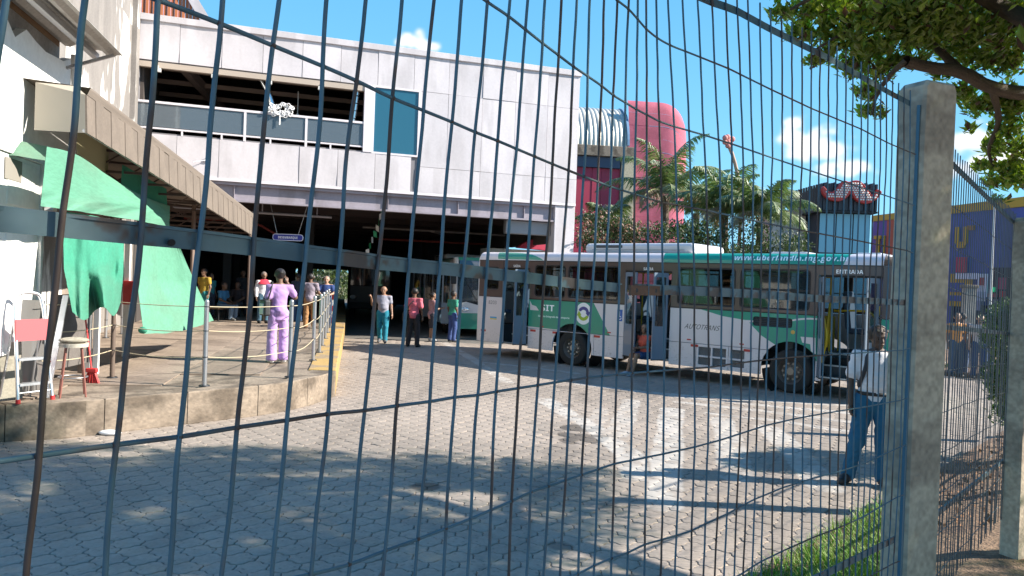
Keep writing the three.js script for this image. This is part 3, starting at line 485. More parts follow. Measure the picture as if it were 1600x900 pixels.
  const g1 = green([0.035, 0.235, 0.15], 221), g2 = green([0.03, 0.24, 0.15], 222), g3 = green([0.10, 0.285, 0.19], 223), pale = green([0.10, 0.2, 0.14], 224);
  tag(obj('door_awning', cloth([[D(-40, 205, 9.0), D(20, 218, 9.15), D(75, 229, 9.4)], [D(-40, 240, 8.8), D(20, 243, 8.95), D(72, 251, 9.2)]], 0.02, 3, 2), pale), 'small dull green awning strip above the white shop door', 'awning');
  tag(obj('tarpaulin', cloth([[D(73, 229, 8.46), D(118, 241, 9.27), D(165, 272, 10.62), D(218, 304, 12.60), D(265, 322, 15.30)], [D(66, 296, 8.46), D(150, 313, 10.17), D(230, 326, 13.05), D(265, 337, 15.30)], [D(63, 322, 8.46), D(115, 329, 9.36), D(160, 336, 10.62), D(222, 346, 12.60), D(265, 355, 15.30)]], 0.07, 5, 4, 0.008, 48, 18), g3), 'long light green tarpaulin band stretched along the shop front under the canopy', 'tarpaulin');
  tag(obj('tarpaulin', cloth([[D(191, 257, 12.15), D(225, 276, 13.50), D(260, 295, 14.85)], [D(187, 312, 12.15), D(222, 316, 13.50), D(261, 330, 15.12)]], 0.04, 3, 6), g2), 'deep green tarpaulin piece hung behind the light green band', 'tarpaulin');
  tag(obj('tarpaulin', cloth([[D(98, 330, 9.90), D(150, 338, 10.26), D(194, 350, 10.80)], [D(100, 420, 9.81), D(150, 425, 10.17), D(192, 425, 10.80)], [D(113, 487, 9.72), D(128, 499, 9.81), D(150, 484, 10.44), D(163, 480, 10.08), D(178, 494, 10.44), D(188, 474, 10.80)]], 0.07, 3, 8, 0.008, 40, 18), g1), 'green tarpaulin curtain gathered and tied between the stool and the rope posts', 'tarpaulin');
  const big = tag(obj('tarpaulin', cloth([[D(216, 352, 12.06), D(250, 360, 12.78), D(280, 385, 13.50)], [D(214, 440, 11.88), D(255, 440, 13.14), D(306, 445, 14.85)], [D(224, 521, 11.70), D(262, 520, 13.05), D(300, 513, 14.40), D(334, 501, 16.20)]], 0.07, 4, 11, 0.008, 44, 20), g3), 'wide light green tarpaulin curtain spread out at the foot under the canopy', 'tarpaulin'); void big;
  tag(obj('tarpaulin_knot', place(new THREE.IcosahedronGeometry(0.055, 2).scale(1.3, 1, 0.8), ...D(223, 516, 11.65).toArray()), g1), 'bunched green knot where the wide curtain is tied up', 'knot');
  // red notice box on a pale post
  const rp = D(196, 530, 13.8), sp = thing('notice_post', 'pale post with a red box between the two green curtains', 'post', [rp.x, PLAT, rp.z]);
  obj('post', bx(-0.05, 0, -0.03, 0.05, 2.3, 0.03, 0.005), M.offWhite, sp); obj('red_box', bx(-0.04, 0.98, 0.03, 0.2, 1.42, 0.08, 0.01), M.red, sp);
}

// ---------------------------------------------------------------- rope posts, ladder, stool and other small things on the platform
{
  const mk = thing('rope_post', 'steel rope post at the front of the platform, left of the woman in lilac', 'post', G(319, 603, PLAT), 0, 'rope posts along the platform edge');
  obj('tube', bar(V(0, 0, 0), V(0, 1.22, 0), 0.034, 14), M.steel, mk); obj('cap', place(new THREE.SphereGeometry(0.034, 14, 6, 0, 6.29, 0, 1.57), 0, 1.22, 0), M.steel, mk); obj('base_plate', place(new THREE.CylinderGeometry(0.07, 0.08, 0.015, 18), 0, 0.0075, 0), M.darkMetal, mk);
  for (const h of [0.42, 0.8, 1.15]) obj('rope_ring', place(new THREE.TorusGeometry(0.037, 0.006, 5, 14).rotateX(Math.PI / 2), 0, h, 0), M.darkMetal, mk);
  const spots = [[452, 589, 'steel rope post just right of the woman in lilac'], [489, 563, 'steel rope post by the yellow kerb, first one past the platform nose'], [499, 551, 'steel rope post by the yellow kerb, second past the nose'], [503.5, 540, 'steel rope post by the yellow kerb, third past the nose'], [508, 529, 'steel rope post by the yellow kerb, fourth past the nose'], [511.5, 520, 'steel rope post by the yellow kerb, fifth past the nose'], [515, 512, 'steel rope post by the yellow kerb, sixth, before the striped one']];
  const line = [mk.position.clone()]; for (const [x, y, l] of spots) { const p = G(x, y, PLAT); copy(mk, l, p); line.push(p); }
  const pr = G(519, 505, PLAT), red = thing('striped_post', 'red and white striped post at the end of the rope posts', 'post', pr); for (let k = 0; k < 6; k++) obj(k % 2 ? 'white_band' : 'red_band', bar(V(0, k * 0.2, 0), V(0, (k + 1) * 0.2, 0), 0.04, 14), k % 2 ? M.white : M.red, red); line.push(pr);
  const brown = copy(mk, 'dark rusty rope post left, in front of the tied green curtain', G(175, 590, PLAT)); brown.children.forEach((c) => { if (c.name === 'tube' || c.name === 'cap') c.material = std([0.12, 0.085, 0.065], 0.7); });
  for (const [x, y, l] of [[165, 528, 'short bright steel post standing behind the tied green curtain, left one'], [190, 522, 'short bright steel post standing behind the tied green curtain, right one']]) copy(mk, l, G(x, y, PLAT));
  // sagging ropes from post to post, three heights
  const chain = [D(60, 560, 9.6).setY(PLAT), brown.position.clone(), ...line], sag = [[0.42, 0.06], [0.8, 0.05], [1.15, 0.02]];
  for (const [h, d] of sag) { const parts = thing('rope', ['lowest', 'middle', 'top'][sag.findIndex((q) => q[0] === h)] + ' pale rope strung along the rope posts', 'rope'); for (let i = 0; i < chain.length - 1; i++) { const a = chain[i].clone().add(V(0, h, 0)), b = chain[i + 1].clone().add(V(0, h, 0)), pts = []; for (let k = 0; k <= 8; k++) { const t = k / 8; pts.push(a.clone().lerp(b, t).add(V(0, -4 * d * t * (1 - t) * a.distanceTo(b) / 2, 0))); } obj('rope_span', tube(pts, 0.0065, 6, 14), M.rope, parts); } }

  // step ladder folded against the shop
  const a = G(28, 631, PLAT), b = G(82, 624, PLAT), L = thing('step_ladder', 'aluminium step ladder with a red plate leaning by the white shop wall', 'ladder', a), e = b.clone().sub(a), w = e.length(), ex = e.clone().normalize(), back = V(-ex.z, 0, ex.x).multiplyScalar(-1), pt = (u, h, o = 0) => V(ex.x * u * w, h, ex.z * u * w).addScaledVector(back, o - 0.0);
  if (back.z > 0) back.multiplyScalar(-1);
  const lean = (h) => h * 0.16;
  obj('front_rail', tube([pt(0, 0, 0), pt(0.06, 0.7, lean(0.7)), pt(0.1, 1.18, lean(1.18)), pt(0.2, 1.3, lean(1.3)), pt(0.8, 1.3, lean(1.3)), pt(0.9, 1.18, lean(1.18)), pt(0.94, 0.7, lean(0.7)), pt(1, 0, 0)], 0.022, 10, 60), M.aluminium, L);
  for (const h of [0.22, 0.52]) obj('step', beam(pt(0.02 + h * 0.08, h, lean(h)), pt(0.98 - h * 0.08, h, lean(h)), 0.09, 0.03), M.aluminium, L);
  obj('brace', bar(pt(0.04, 0.12, 0.02), pt(0.96, 0.12, 0.02), 0.011), M.aluminium, L);
  obj('top_plate', beam(pt(0.02, 0.87, lean(0.9) - 0.03), pt(0.98, 0.87, lean(0.9) - 0.03), 0.03, 0.26), std([0.5, 0.10, 0.11], 0.5), L);
  for (const u of [0.06, 0.94]) { obj('rear_leg', bar(pt(u, 0, 0.42), pt(u * 0.9 + 0.05, 1.0, lean(1.0) + 0.03), 0.014), M.steel, L); obj('rubber_foot', place(new THREE.CylinderGeometry(0.026, 0.028, 0.05, 10), ...pt(u < 0.5 ? 0 : 1, 0.025).toArray()), M.red, L); }

  // stool with a bundle on its seat
  const sp = G(113, 619, PLAT), s = thing('stool', 'worn round metal stool with rusty legs beside the ladder', 'stool', sp, 0.3);
  obj('seat', place(new THREE.CylinderGeometry(0.17, 0.165, 0.05, 24), 0, 0.66, 0), grainy({ base: [0.5, 0.46, 0.38], m: 0.4, seed: 801, size: 128 }), s);
  for (let k = 0; k < 4; k++) { const t = k * 1.5708 + 0.5; obj('leg', bar(V(Math.cos(t) * 0.2, 0, Math.sin(t) * 0.2), V(Math.cos(t) * 0.12, 0.64, Math.sin(t) * 0.12), 0.012, 8), std([0.22, 0.08, 0.06], 0.6), s); } obj('ring', place(new THREE.TorusGeometry(0.165, 0.008, 6, 24).rotateX(Math.PI / 2), 0, 0.25, 0), M.steel, s);
  tag(obj('cloth_bundle', place(new THREE.IcosahedronGeometry(0.16, 3).scale(1.1, 0.25, 1), sp.x, sp.y + 0.72, sp.z), grainy({ base: [0.58, 0.53, 0.42], stain: [0.3, 0.26, 0.18], m: 0.3, seed: 802, size: 128, bump: 0.02 })), 'crumpled pale cloth lying on the stool seat', 'cloth');
  // leaning aluminium profile, broom, grey sheets
  { const p = G(72, 622, PLAT), q = D(103, 462, 9.9), t = thing('leaning_profile', 'long aluminium profile leaning against the shop beside the ladder', 'profile'); obj('channel', beam(p, q, 0.07, 0.03), M.aluminium, t); obj('red_edge', beam(p.clone().add(V(-0.02, 0, 0.02)), p.clone().lerp(q, 0.35).add(V(-0.02, 0, 0.02)), 0.012, 0.012), M.red, t); }
  { const p = G(141, 584, PLAT), t = thing('white_boards', 'pair of narrow white uprights standing behind the stool', 'boards', p); for (const x of [-0.05, 0.075]) obj('upright', bx(x - 0.045, 0, -0.03, x + 0.045, 1.35, 0.01, 0.005), M.white, t); obj('grey_upright', bx(-0.2, 0, -0.05, -0.1, 1.3, 0), std([0.25, 0.22, 0.2], 0.8), t); }
  { const p = G(143, 598, PLAT), t = thing('broom', 'red broom standing head down against the white uprights', 'broom', p); obj('handle', bar(V(0, 0.15, 0), V(-0.22, 1.15, -0.12), 0.012, 8), M.red, t); const h = []; const r = rng(3); for (let k = 0; k < 60; k++) { const x = (r() - 0.5) * 0.2, z = (r() - 0.5) * 0.08; h.push(bar(V(x * 0.5, 0.16, z * 0.6), V(x * 1.2, 0, z), 0.006, 4)); } const br = obj('bristles', h, M.red, t); br.userData.kind = 'stuff'; obj('head', new RoundedBoxGeometry(0.16, 0.06, 0.07, 2, 0.015).translate(0, 0.18, 0), M.red, t); }
  { const t = thing('grey_sheeting', 'dull grey plastic sheeting hung over goods below the white door', 'sheeting'); obj('sheet', cloth([[D(-40, 462, 9.15), D(15, 466, 9.3), D(70, 470, 9.8)], [D(-40, 560, 9.1), D(15, 560, 9.25), D(68, 556, 9.8)], [D(-40, 632, 9.1), D(15, 628, 9.25), D(66, 615, 9.85)]], 0.05, 4, 3, 0.006), phys([0.13, 0.125, 0.12], 0.35, { clearcoat: 0.3 }), t); }
  { const t = thing('cardboard_panel', 'pale board standing on the floor behind the ladder legs', 'board'); obj('board', beam(D(-5, 585, 9.0), D(34, 580, 9.25), 0.02, 0.75), grainy({ base: [0.27, 0.25, 0.2], m: 1, seed: 803, size: 128 }), t); }
  { const t = thing('grey_partition', 'grey board partition standing behind the stool and leaning profile', 'partition'); obj('panel', beam(D(82, 520, 10.3), D(138, 512, 11.2), 0.03, 1.05), grainy({ base: [0.13, 0.115, 0.105], m: 1, seed: 804, size: 128 }), t); }
  tag(obj('crumpled_paper', place(new THREE.IcosahedronGeometry(0.09, 2).scale(1.6, 0.4, 0.8), ...G(172, 676, 0.03).toArray()), M.white), 'crumpled white paper lying on the paving at the foot of the kerb', 'litter');
}

// ---------------------------------------------------------------- city bus: local x forwards (front axle at 0), y up, z out of its right-hand side
const busWhite = '#d8cfd0', busGreen = '#0c8f77', busBrown = '#54433f';
const WIN = [[-8.62, -8.12], [-6.86, -5.84], [-5.76, -4.22], [-2.64, -1.24], [-1.14, 0.36]];
const DOORS = [[-7.96, -7.05], [-4.02, -2.82], [0.54, 1.70]];
function livery(own) {
  const W = 2048, H = 512, sx = (s) => (s + 9) / 11.1 * W, sy = (y) => (3.02 - y) / 2.74 * H;
  return canvasMap(W, H, (c) => {
    const poly = (pts, col) => { c.fillStyle = col; c.beginPath(); pts.forEach(([s, y], i) => i ? c.lineTo(sx(s), sy(y)) : c.moveTo(sx(s), sy(y))); c.closePath(); c.fill(); };
    c.fillStyle = busWhite; c.fillRect(0, 0, W, H);
    poly([[-9, 1.655], [2.1, 1.655], [2.1, 2.68], [-9, 2.68]], busBrown);
    poly([[-7.08, 1.66], [-4.95, 1.66], [-4.42, 0.86], [-7.08, 0.92]], busGreen);
    poly([[-7.0, 1.62], [-6.98, 1.36], [-6.68, 1.36], [-6.78, 1.47], [-6.92, 1.5]], busWhite);
    poly([[-2.1, 1.66], [2.1, 1.66], [2.1, 0.36], [1.0, 0.4], [0.54, 0.72], [0.45, 0.8], [-0.3, 0.98], [-0.62, 1.16], [-0.9, 1.42], [-0.5, 1.48], [-1.0, 1.47], [-1.5, 1.52]], busGreen);
    c.strokeStyle = busWhite; c.lineWidth = 7; c.beginPath(); c.moveTo(sx(-0.15), sy(1.47)); c.quadraticCurveTo(sx(0.2), sy(1.6), sx(0.56), sy(1.58)); c.stroke();
    poly([[0.2, 1.2], [0.5, 1.2], [0.52, 0.86], [0.42, 0.92], [0.4, 1.06], [0.24, 1.08]], busWhite);
    c.fillStyle = '#caa24a'; c.beginPath(); c.arc(sx(0.04), sy(1.28), 8, 0, 7); c.fill();
    poly([[-3.1, 3.02], [1.1, 3.02], [0.98, 2.69], [-3.02, 2.69]], busGreen);
    c.fillStyle = busGreen; c.beginPath(); c.moveTo(sx(-8.3), sy(2.95)); c.quadraticCurveTo(sx(-7.2), sy(2.98), sx(-6.6), sy(2.7)); c.lineTo(sx(-8.2), sy(2.72)); c.closePath(); c.fill();
    c.fillStyle = '#fff'; c.textBaseline = 'middle'; c.textAlign = 'left';
    const text = (t, s, y, size, font, col, width, align = 'left') => { c.fillStyle = col; c.font = font.replace('%', size); c.textAlign = align; c.fillText(t, sx(s), sy(y), width); };
    if (own) {
      c.save(); c.translate(sx(-1.32), sy(2.815)); c.scale(1.55, 1); c.font = 'bold 30px sans-serif'; c.fillStyle = '#fff'; c.fillText('www.uberlandia.mg.gov.br', 0, 0, 286); c.restore();
      c.save(); c.translate(sx(-6.62), sy(1.44)); c.scale(1.35, 1); c.font = 'bold 42px sans-serif'; c.fillStyle = '#fff'; c.fillText('SIT', 0, 0); c.restore();
      text('Sistema Integrado de Transporte', -6.7, 1.22, 13, 'bold %px sans-serif', '#e8f3ee', 190);
      c.beginPath(); c.ellipse(sx(-5.24), sy(1.36), 46, 52, 0, 0, 7); c.fillStyle = '#eef0ee'; c.fill();
      c.lineWidth = 15; c.strokeStyle = '#2a3a86'; c.beginPath(); c.arc(sx(-5.24), sy(1.37), 24, -2.7, -0.2); c.stroke(); c.strokeStyle = '#93b52a'; c.beginPath(); c.arc(sx(-5.24), sy(1.35), 24, 0.35, 2.9); c.stroke();
      const tri = (pts, col) => { c.fillStyle = col; c.beginPath(); pts.forEach(([x, y], i) => i ? c.lineTo(sx(-5.24) + x, sy(1.36) + y) : c.moveTo(sx(-5.24) + x, sy(1.36) + y)); c.fill(); };
      tri([[12, -4], [38, -12], [28, 14]], '#2a3a86'); tri([[-12, 6], [-38, 12], [-26, -14]], '#93b52a');
      c.save(); c.translate(sx(-2.42), sy(1.24)); c.transform(1, 0, -0.15, 1, 0, 0); c.font = 'italic 28px sans-serif'; c.fillStyle = '#3a3a3c'; c.fillText('AUTOTRANS', 0, 0, 172); c.restore();
      text('SAÍDA', -7.5, 2.53, 16, 'bold %px sans-serif', '#f0ece8', 60, 'center'); text('SAÍDA', -3.42, 2.53, 17, 'bold %px sans-serif', '#f0ece8', 62, 'center'); text('ENTRADA', 1.1, 2.56, 21, 'bold %px sans-serif', '#fff', 104, 'center');
      c.fillStyle = '#2356a8'; c.fillRect(sx(-4.24), sy(1.52), 28, 52); c.strokeStyle = '#fff'; c.lineWidth = 3; c.beginPath(); c.arc(sx(-4.24) + 14, sy(1.33), 9, 0.2, 4.4); c.moveTo(sx(-4.24) + 13, sy(1.48)); c.lineTo(sx(-4.24) + 13, sy(1.36)); c.lineTo(sx(-4.24) + 22, sy(1.34)); c.stroke();
      text('8203', -8.5, 1.5, 26, '%px sans-serif', '#55565c', 60);
      c.fillStyle = '#3a96c8'; c.fillRect(sx(-8.42), sy(1.1), 46, 8); c.fillStyle = '#d8c23a'; c.fillRect(sx(-8.42), sy(1.05), 46, 5);
    }
    c.fillStyle = '#b01c22'; for (const s of [-8.75, -6.95, -6.2, -4.9, -2.25, -1.0]) c.fillRect(sx(s), sy(s < -8 ? 0.72 : 0.84), 34, 10);
    // road dirt splashed along the skirt
    const r = rng(17); for (let i = 0; i < 2600; i++) { const y = 0.3 + Math.pow(r(), 2.2) * 0.5; c.fillStyle = 'rgba(96,84,72,' + (0.05 + r() * 0.12) + ')'; const q = 1 + r() * 3; c.fillRect(r() * W, sy(y), q * 2, q); }
  });
}
const busSkin = new THREE.MeshPhysicalMaterial({ map: livery(true), roughness: 0.28, clearcoat: 0.4, clearcoatRoughness: 0.12 });
const plainSkin = { white: phys([0.62, 0.6, 0.61], 0.28, { clearcoat: 0.4 }), green: phys([0.006, 0.27, 0.185], 0.3, { clearcoat: 0.4 }), brown: std([0.06, 0.042, 0.038], 0.4), grey: std([0.07, 0.075, 0.08], 0.6), blue: phys([0.16, 0.21, 0.27], 0.35, { clearcoat: 0.3 }), seat: std([0.09, 0.13, 0.2], 0.7) };
const sideUV = (g) => { const h = g.index ? g.toNonIndexed() : g, p = h.attributes.position, u = new Float32Array(p.count * 2); for (let i = 0; i < p.count; i++) { u[i * 2] = (p.getX(i) + 9) / 11.1; u[i * 2 + 1] = 1 - (3.02 - p.getY(i)) / 2.74; } h.setAttribute('uv', new THREE.BufferAttribute(u, 2)); return h; };
const arch = (s, r, y0) => { const o = []; for (let i = 0; i <= 14; i++) { const t = Math.PI * (1 - i / 14); o.push([s + r * Math.cos(t), 0.46 + r * Math.sin(t)]); } o.unshift([s - r, y0]); o.push([s + r, y0]); return o; };
function makeBus(name, label) {
  const B = thing(name, label, 'bus'), BW = 2.45, sk = busSkin, y0 = 0.33;
  // right-hand side, piece by piece
  const side = (name, pts, holes, mat = sk, d = 0.035) => obj(name, sideUV(slab(pts, d, holes, 0.004)).translate(0, 0, -d), mat, B);
  const wa = arch(0, 0.62, y0), wb = arch(-5.58, 0.62, y0), rect = (a, c, b, d) => [[a, c], [b, c], [b, d], [a, d]];
  side('rear_corner_panel', rect(-8.88, y0 + 0.06, -7.98, 1.65)); side('rear_corner_band', rect(-8.88, 1.66, -7.98, 2.68), [rrect(-8.6, 1.86, -8.14, 2.5, 0.06)]);
  side('quarter_panel', [[-7.03, y0], ...wb, [-4.9, y0], [-4.9, 0.86], [-7.03, 0.86]].filter((p) => p[1] <= 0.86 || true).map(([s, y]) => [s, Math.min(y, 0.86)]));
  side('side_panel', [[-7.03, 0.87], [-6.05, 0.87], ...wb.filter((p) => p[1] > 0.88), [-5.11, 0.87], [-4.04, 0.87], [-4.04, 1.65], [-7.03, 1.65]]);
  side('skirt_panel', rect(-4.89, y0, -4.04, 0.86));
  for (const [a, b] of [[-2.8, -2.5], [-2.49, -2.12], [-2.11, -1.35]]) side('skirt_panel', rect(a, y0, b, 0.86), b > -1.5 ? [rect(-2.06, 0.4, -1.76, 0.57), rect(-1.72, 0.4, -1.4, 0.57), rect(-2.06, 0.61, -1.76, 0.8), rect(-1.72, 0.61, -1.4, 0.8)] : []);
  side('skirt_panel', [[-1.34, y0], [-0.64, y0], ...wa.filter((p) => p[0] < -0.3 && p[1] < 0.86), [-0.48, 0.86], [-1.34, 0.86]], [rect(-1.3, 0.42, -0.98, 0.57), rect(-1.3, 0.61, -0.98, 0.8)]);
  side('side_panel', [[-2.8, 0.87], [-0.47, 0.87], ...wa.filter((p) => p[1] > 0.88), [0.47, 0.87], [0.52, 0.87], [0.52, 1.65], [-2.8, 1.65]], [rrect(-0.82, 1.36, 0.02, 1.56, 0.05)]);
  side('front_quarter_panel', [[0.62, y0], [0.52, y0], [0.52, 0.86], [0.48, 0.86], ...wa.filter((p) => p[0] > 0.4 && p[1] < 0.86)].map(([s, y]) => [Math.min(s, 0.62), y]));
  side('front_pillar', rect(1.72, y0, 1.9, 1.65)); side('front_pillar_band', rect(1.72, 1.66, 1.9, 2.68));
  side('window_band', [[-7.03, 1.66], [-4.04, 1.66], [-4.04, 2.48], [-2.8, 2.48], [-2.8, 1.66], [0.52, 1.66], [0.52, 2.48], [1.71, 2.48], [1.71, 2.68], [-7.97, 2.68], [-7.97, 2.48], [-7.03, 2.48]], WIN.slice(1).map(([a, b]) => rrect(a, 1.73, b, 2.58, 0.09)));
  obj('belt_moulding', bx(-7.03, 1.645, 0, -4.04, 1.67, 0.008), M.black, B); obj('belt_moulding', bx(-2.8, 1.645, 0, 0.52, 1.67, 0.008), M.black, B); for (const s of [-6.55, -4.45, -2.3, -1.05]) obj('marker_lamp', new RoundedBoxGeometry(0.1, 0.03, 0.014, 2, 0.006).translate(s, 0.94, 0.006), M.red, B);
  obj('grille', Array.from({ length: 18 }, (_, k) => bx(-2.1, 0.39 + k * 0.023, -0.05, -0.96, 0.4 + k * 0.023, -0.03)), std([0.28, 0.27, 0.27], 0.6), B);
  const ven = obj('vent', bx(-0.84, 1.34, -0.06, 0.04, 1.58, -0.03), M.black, B); for (let k = 0; k < 5; k++) obj('vent_louvre', place(new THREE.BoxGeometry(0.8, 0.006, 0.04), -0.4, 1.385 + k * 0.038, -0.02, 0.6), plainSkin.grey, ven);
  const winParts = (z, dir) => WIN.forEach(([a, b], i) => { const lo = i ? 1.73 : 1.86, hi = i ? 2.58 : 2.5, f = obj('window', slab(rrect(a + 0.005, lo + 0.005, b - 0.005, hi - 0.005, 0.085), 0.03, [rrect(a + 0.035, lo + 0.035, b - 0.035, hi - 0.035, 0.06)]).translate(0, 0, z), M.black, B); obj('pane', slab(rrect(a + 0.03, 2.16, b - 0.03, hi - 0.03, 0.05), 0.004).translate(0, 0, z + 0.012 * dir), M.tinted, f); obj('pane', slab(rrect(a + 0.03, lo + 0.03, b - 0.03, 2.13, 0.05), 0.004).translate(0, 0, z + 0.004 * dir), M.tinted, f); if (i) obj('sash', bx(a + 0.03, 2.12, z, b - 0.03, 2.17, z + 0.024), M.black, f); });
  winParts(-0.034, 1);
  // left-hand side
  const lskin = (name, pts, mat, holes) => obj(name, slab(pts, 0.035, holes).translate(0, 0, -BW), mat, B);
  lskin('left_side', [[-8.88, y0], ...wb, ...wa, [1.9, y0], [1.9, 1.65], [-8.88, 1.65]], plainSkin.white);
  lskin('left_window_band', rect(-8.88, 1.66, 1.9, 2.68), plainSkin.brown, [[-8.5, -7.1], [-6.95, -5.6], [-5.45, -4.1], [-3.95, -2.6], [-2.45, -1.1], [-0.95, 0.3], [0.5, 1.55]].map(([a, b]) => rrect(a, 1.76, b, 2.56, 0.08)));
  obj('left_glass', bx(-8.8, 1.75, -BW + 0.012, 1.8, 2.58, -BW + 0.016), phys([0.6, 0.66, 0.68], 0.03, { transmission: 1, thickness: 0 }), B);
  // roof: curved coves with the livery, flat middle
  const cove = (z0, dir) => { const P = [], U = [], I = [], n = 6, xs = [-8.9, -6, -3.1, -1, 1.1, 1.72]; for (const x of xs) for (let k = 0; k <= n; k++) { const t = k / n * Math.PI / 2; P.push(x, 2.685 + 0.235 * Math.sin(t), z0 - dir * 0.24 * (1 - Math.cos(t))); U.push((x + 9) / 11.1, 1 - (3.02 - (2.685 + 0.33 * k / n)) / 2.74); } for (let i = 0; i < xs.length - 1; i++) for (let k = 0; k < n; k++) { const a = i * (n + 1) + k, b = a + n + 1; dir > 0 ? I.push(a, b, a + 1, a + 1, b, b + 1) : I.push(a, a + 1, b, a + 1, b + 1, b); } const g = new THREE.BufferGeometry(); g.setAttribute('position', new THREE.Float32BufferAttribute(P, 3)); g.setAttribute('uv', new THREE.Float32BufferAttribute(U, 2)); g.setIndex(I); g.computeVertexNormals(); return g; };
  obj('roof_edge', cove(0, 1), sk, B); obj('roof_edge', cove(-BW, -1), plainSkin.white, B);
  obj('roof', [bx(-8.9, 2.885, -BW + 0.24, 1.72, 2.922, -0.24), bx(-8.85, 2.64, -BW + 0.03, 1.8, 2.68, -0.03)], plainSkin.white, B);
  obj('gutter', bx(-8.88, 2.672, -0.01, 1.72, 2.69, 0.012), M.black, B);
  const ac = obj('air_conditioner', new RoundedBoxGeometry(3.1, 0.26, 1.7, 3, 0.11).translate(-4.0, 3.04, -1.22), plainSkin.white, B); obj('cover_seam', bx(-5.3, 3.0, -0.372, -2.7, 3.006, -0.366), M.black, ac); obj('grille', bx(-5.2, 3.05, -0.38, -4.4, 3.12, -0.366), plainSkin.grey, ac);
  obj('roof_hatch', new RoundedBoxGeometry(0.8, 0.07, 0.8, 2, 0.03).translate(-0.4, 2.955, -1.2), plainSkin.white, B); obj('roof_hatch', new RoundedBoxGeometry(0.5, 0.06, 0.6, 2, 0.03).translate(1.2, 2.95, -1.2), plainSkin.white, B);
  // front: corner pillars, mask, windscreen, lamps, bumper, mirrors
  const fx = 2.05, corner = (z, s, y1, y2, mat, nm) => obj(nm, place(new THREE.CylinderGeometry(0.17, 0.17, y2 - y1, 8, 1, true, s > 0 ? 0 : Math.PI / 2, Math.PI / 2), 1.88, (y1 + y2) / 2, z - s * 0.17), mat, B);
  for (const [z, s] of [[0, 1], [-BW, -1]]) { corner(z, s, y0, 0.8, plainSkin.green, 'bumper_corner'); corner(z, s, 0.8, 2.9, plainSkin.white, 'corner_pillar'); }
  const fr = (name, pts, mat, holes, d = 0.05, x = fx) => obj(name, slab(pts, d, holes, 0.008).rotateY(Math.PI / 2).translate(x - d, 0, 0), mat, B);   // outline in (-z, y)
  fr('front_bumper', rrect(0.17, 0.28, BW - 0.17, 0.86, 0.06), plainSkin.green, [], 0.07, 2.07);
  fr('front_panel', [[0.17, 0.86], [BW - 0.17, 0.86], [BW - 0.17, 1.2], [BW - 0.5, 1.28], [BW / 2, 1.1], [0.5, 1.28], [0.17, 1.2]], plainSkin.white);
  fr('dash_panel', [[0.17, 1.2], [0.5, 1.28], [BW / 2, 1.1], [BW - 0.5, 1.28], [BW - 0.17, 1.2], [BW - 0.17, 1.42], [0.17, 1.42]], M.black);
  fr('windscreen', rrect(0.15, 1.3, BW - 0.15, 2.5, 0.1), phys([0.25, 0.36, 0.44], 0.02, { transmission: 0.85, thickness: 0, clearcoat: 1 }), [], 0.012, 2.055);
  fr('destination_board', rrect(0.2, 2.5, BW - 0.2, 2.82, 0.06), phys([0.03, 0.16, 0.3], 0.05, { clearcoat: 1 }), [], 0.03, 2.05); fr('front_roof', rrect(0.15, 2.8, BW - 0.15, 2.92, 0.05), plainSkin.green, [], 0.1, 2.05);
  for (const z of [-0.45, -BW + 0.45]) { const h = obj('headlight', place(new THREE.SphereGeometry(0.12, 14, 8, 0, Math.PI * 2, 0, Math.PI / 2).rotateZ(-Math.PI / 2).scale(0.4, 0.8, 1.5), 2.05, 1.0, z), phys([0.8, 0.82, 0.85], 0.05, { clearcoat: 1, metalness: 0.5 }), B); obj('lamp_ring', place(new THREE.TorusGeometry(0.075, 0.012, 6, 16).rotateY(Math.PI / 2), 2.085, 1.0, z), M.chrome, h); }
  for (const z of [-0.12, -BW + 0.12]) { const m = obj('mirror', new RoundedBoxGeometry(0.07, 0.36, 0.2, 2, 0.03).translate(2.3, 2.1, z + (z > -1 ? 0.16 : -0.16)), M.black, B); obj('mirror_arm', tube([V(1.98, 2.6, z), V(2.24, 2.62, z + (z > -1 ? 0.1 : -0.1)), V(2.3, 2.3, z + (z > -1 ? 0.16 : -0.16))], 0.016, 6), M.black, m); }
  obj('wiper', [beam(V(2.075, 1.34, -0.9), V(2.075, 1.95, -0.5), 0.012, 0.02), beam(V(2.075, 1.34, -1.9), V(2.075, 1.95, -1.5), 0.012, 0.02)].slice(0, 1), M.black, B); obj('wiper', beam(V(2.075, 1.34, -1.9), V(2.075, 1.95, -1.5), 0.012, 0.02), M.black, B);
  // rear
  obj('rear_wall', slab([[0.02, 0.4], [BW - 0.02, 0.4], [BW - 0.02, 2.72], [BW - 0.2, 2.9], [0.2, 2.9], [0.02, 2.72]], 0.05, [rrect(0.3, 1.8, BW - 0.3, 2.55, 0.1)]).rotateY(Math.PI / 2).translate(-8.93, 0, 0), plainSkin.white, B);
  obj('rear_glass', slab(rrect(0.3, 1.8, BW - 0.3, 2.55, 0.1), 0.006).rotateY(Math.PI / 2).translate(-8.92, 0, 0), M.tinted, B);
  // inside: floor, stairwells, seats, handrails, engine cover
  obj('bus_floor', [bx(-8.85, 0.8, -BW + 0.05, -7.98, 0.86, -0.06), bx(-8.85, 0.8, -BW + 0.05, 1.6, 0.86, -0.75), bx(-7.02, 0.8, -0.76, -6.0, 0.86, -0.06), bx(-5.0, 0.8, -0.76, -4.04, 0.86, -0.06), bx(-2.8, 0.8, -0.76, -0.7, 0.86, -0.06)], plainSkin.grey, B);
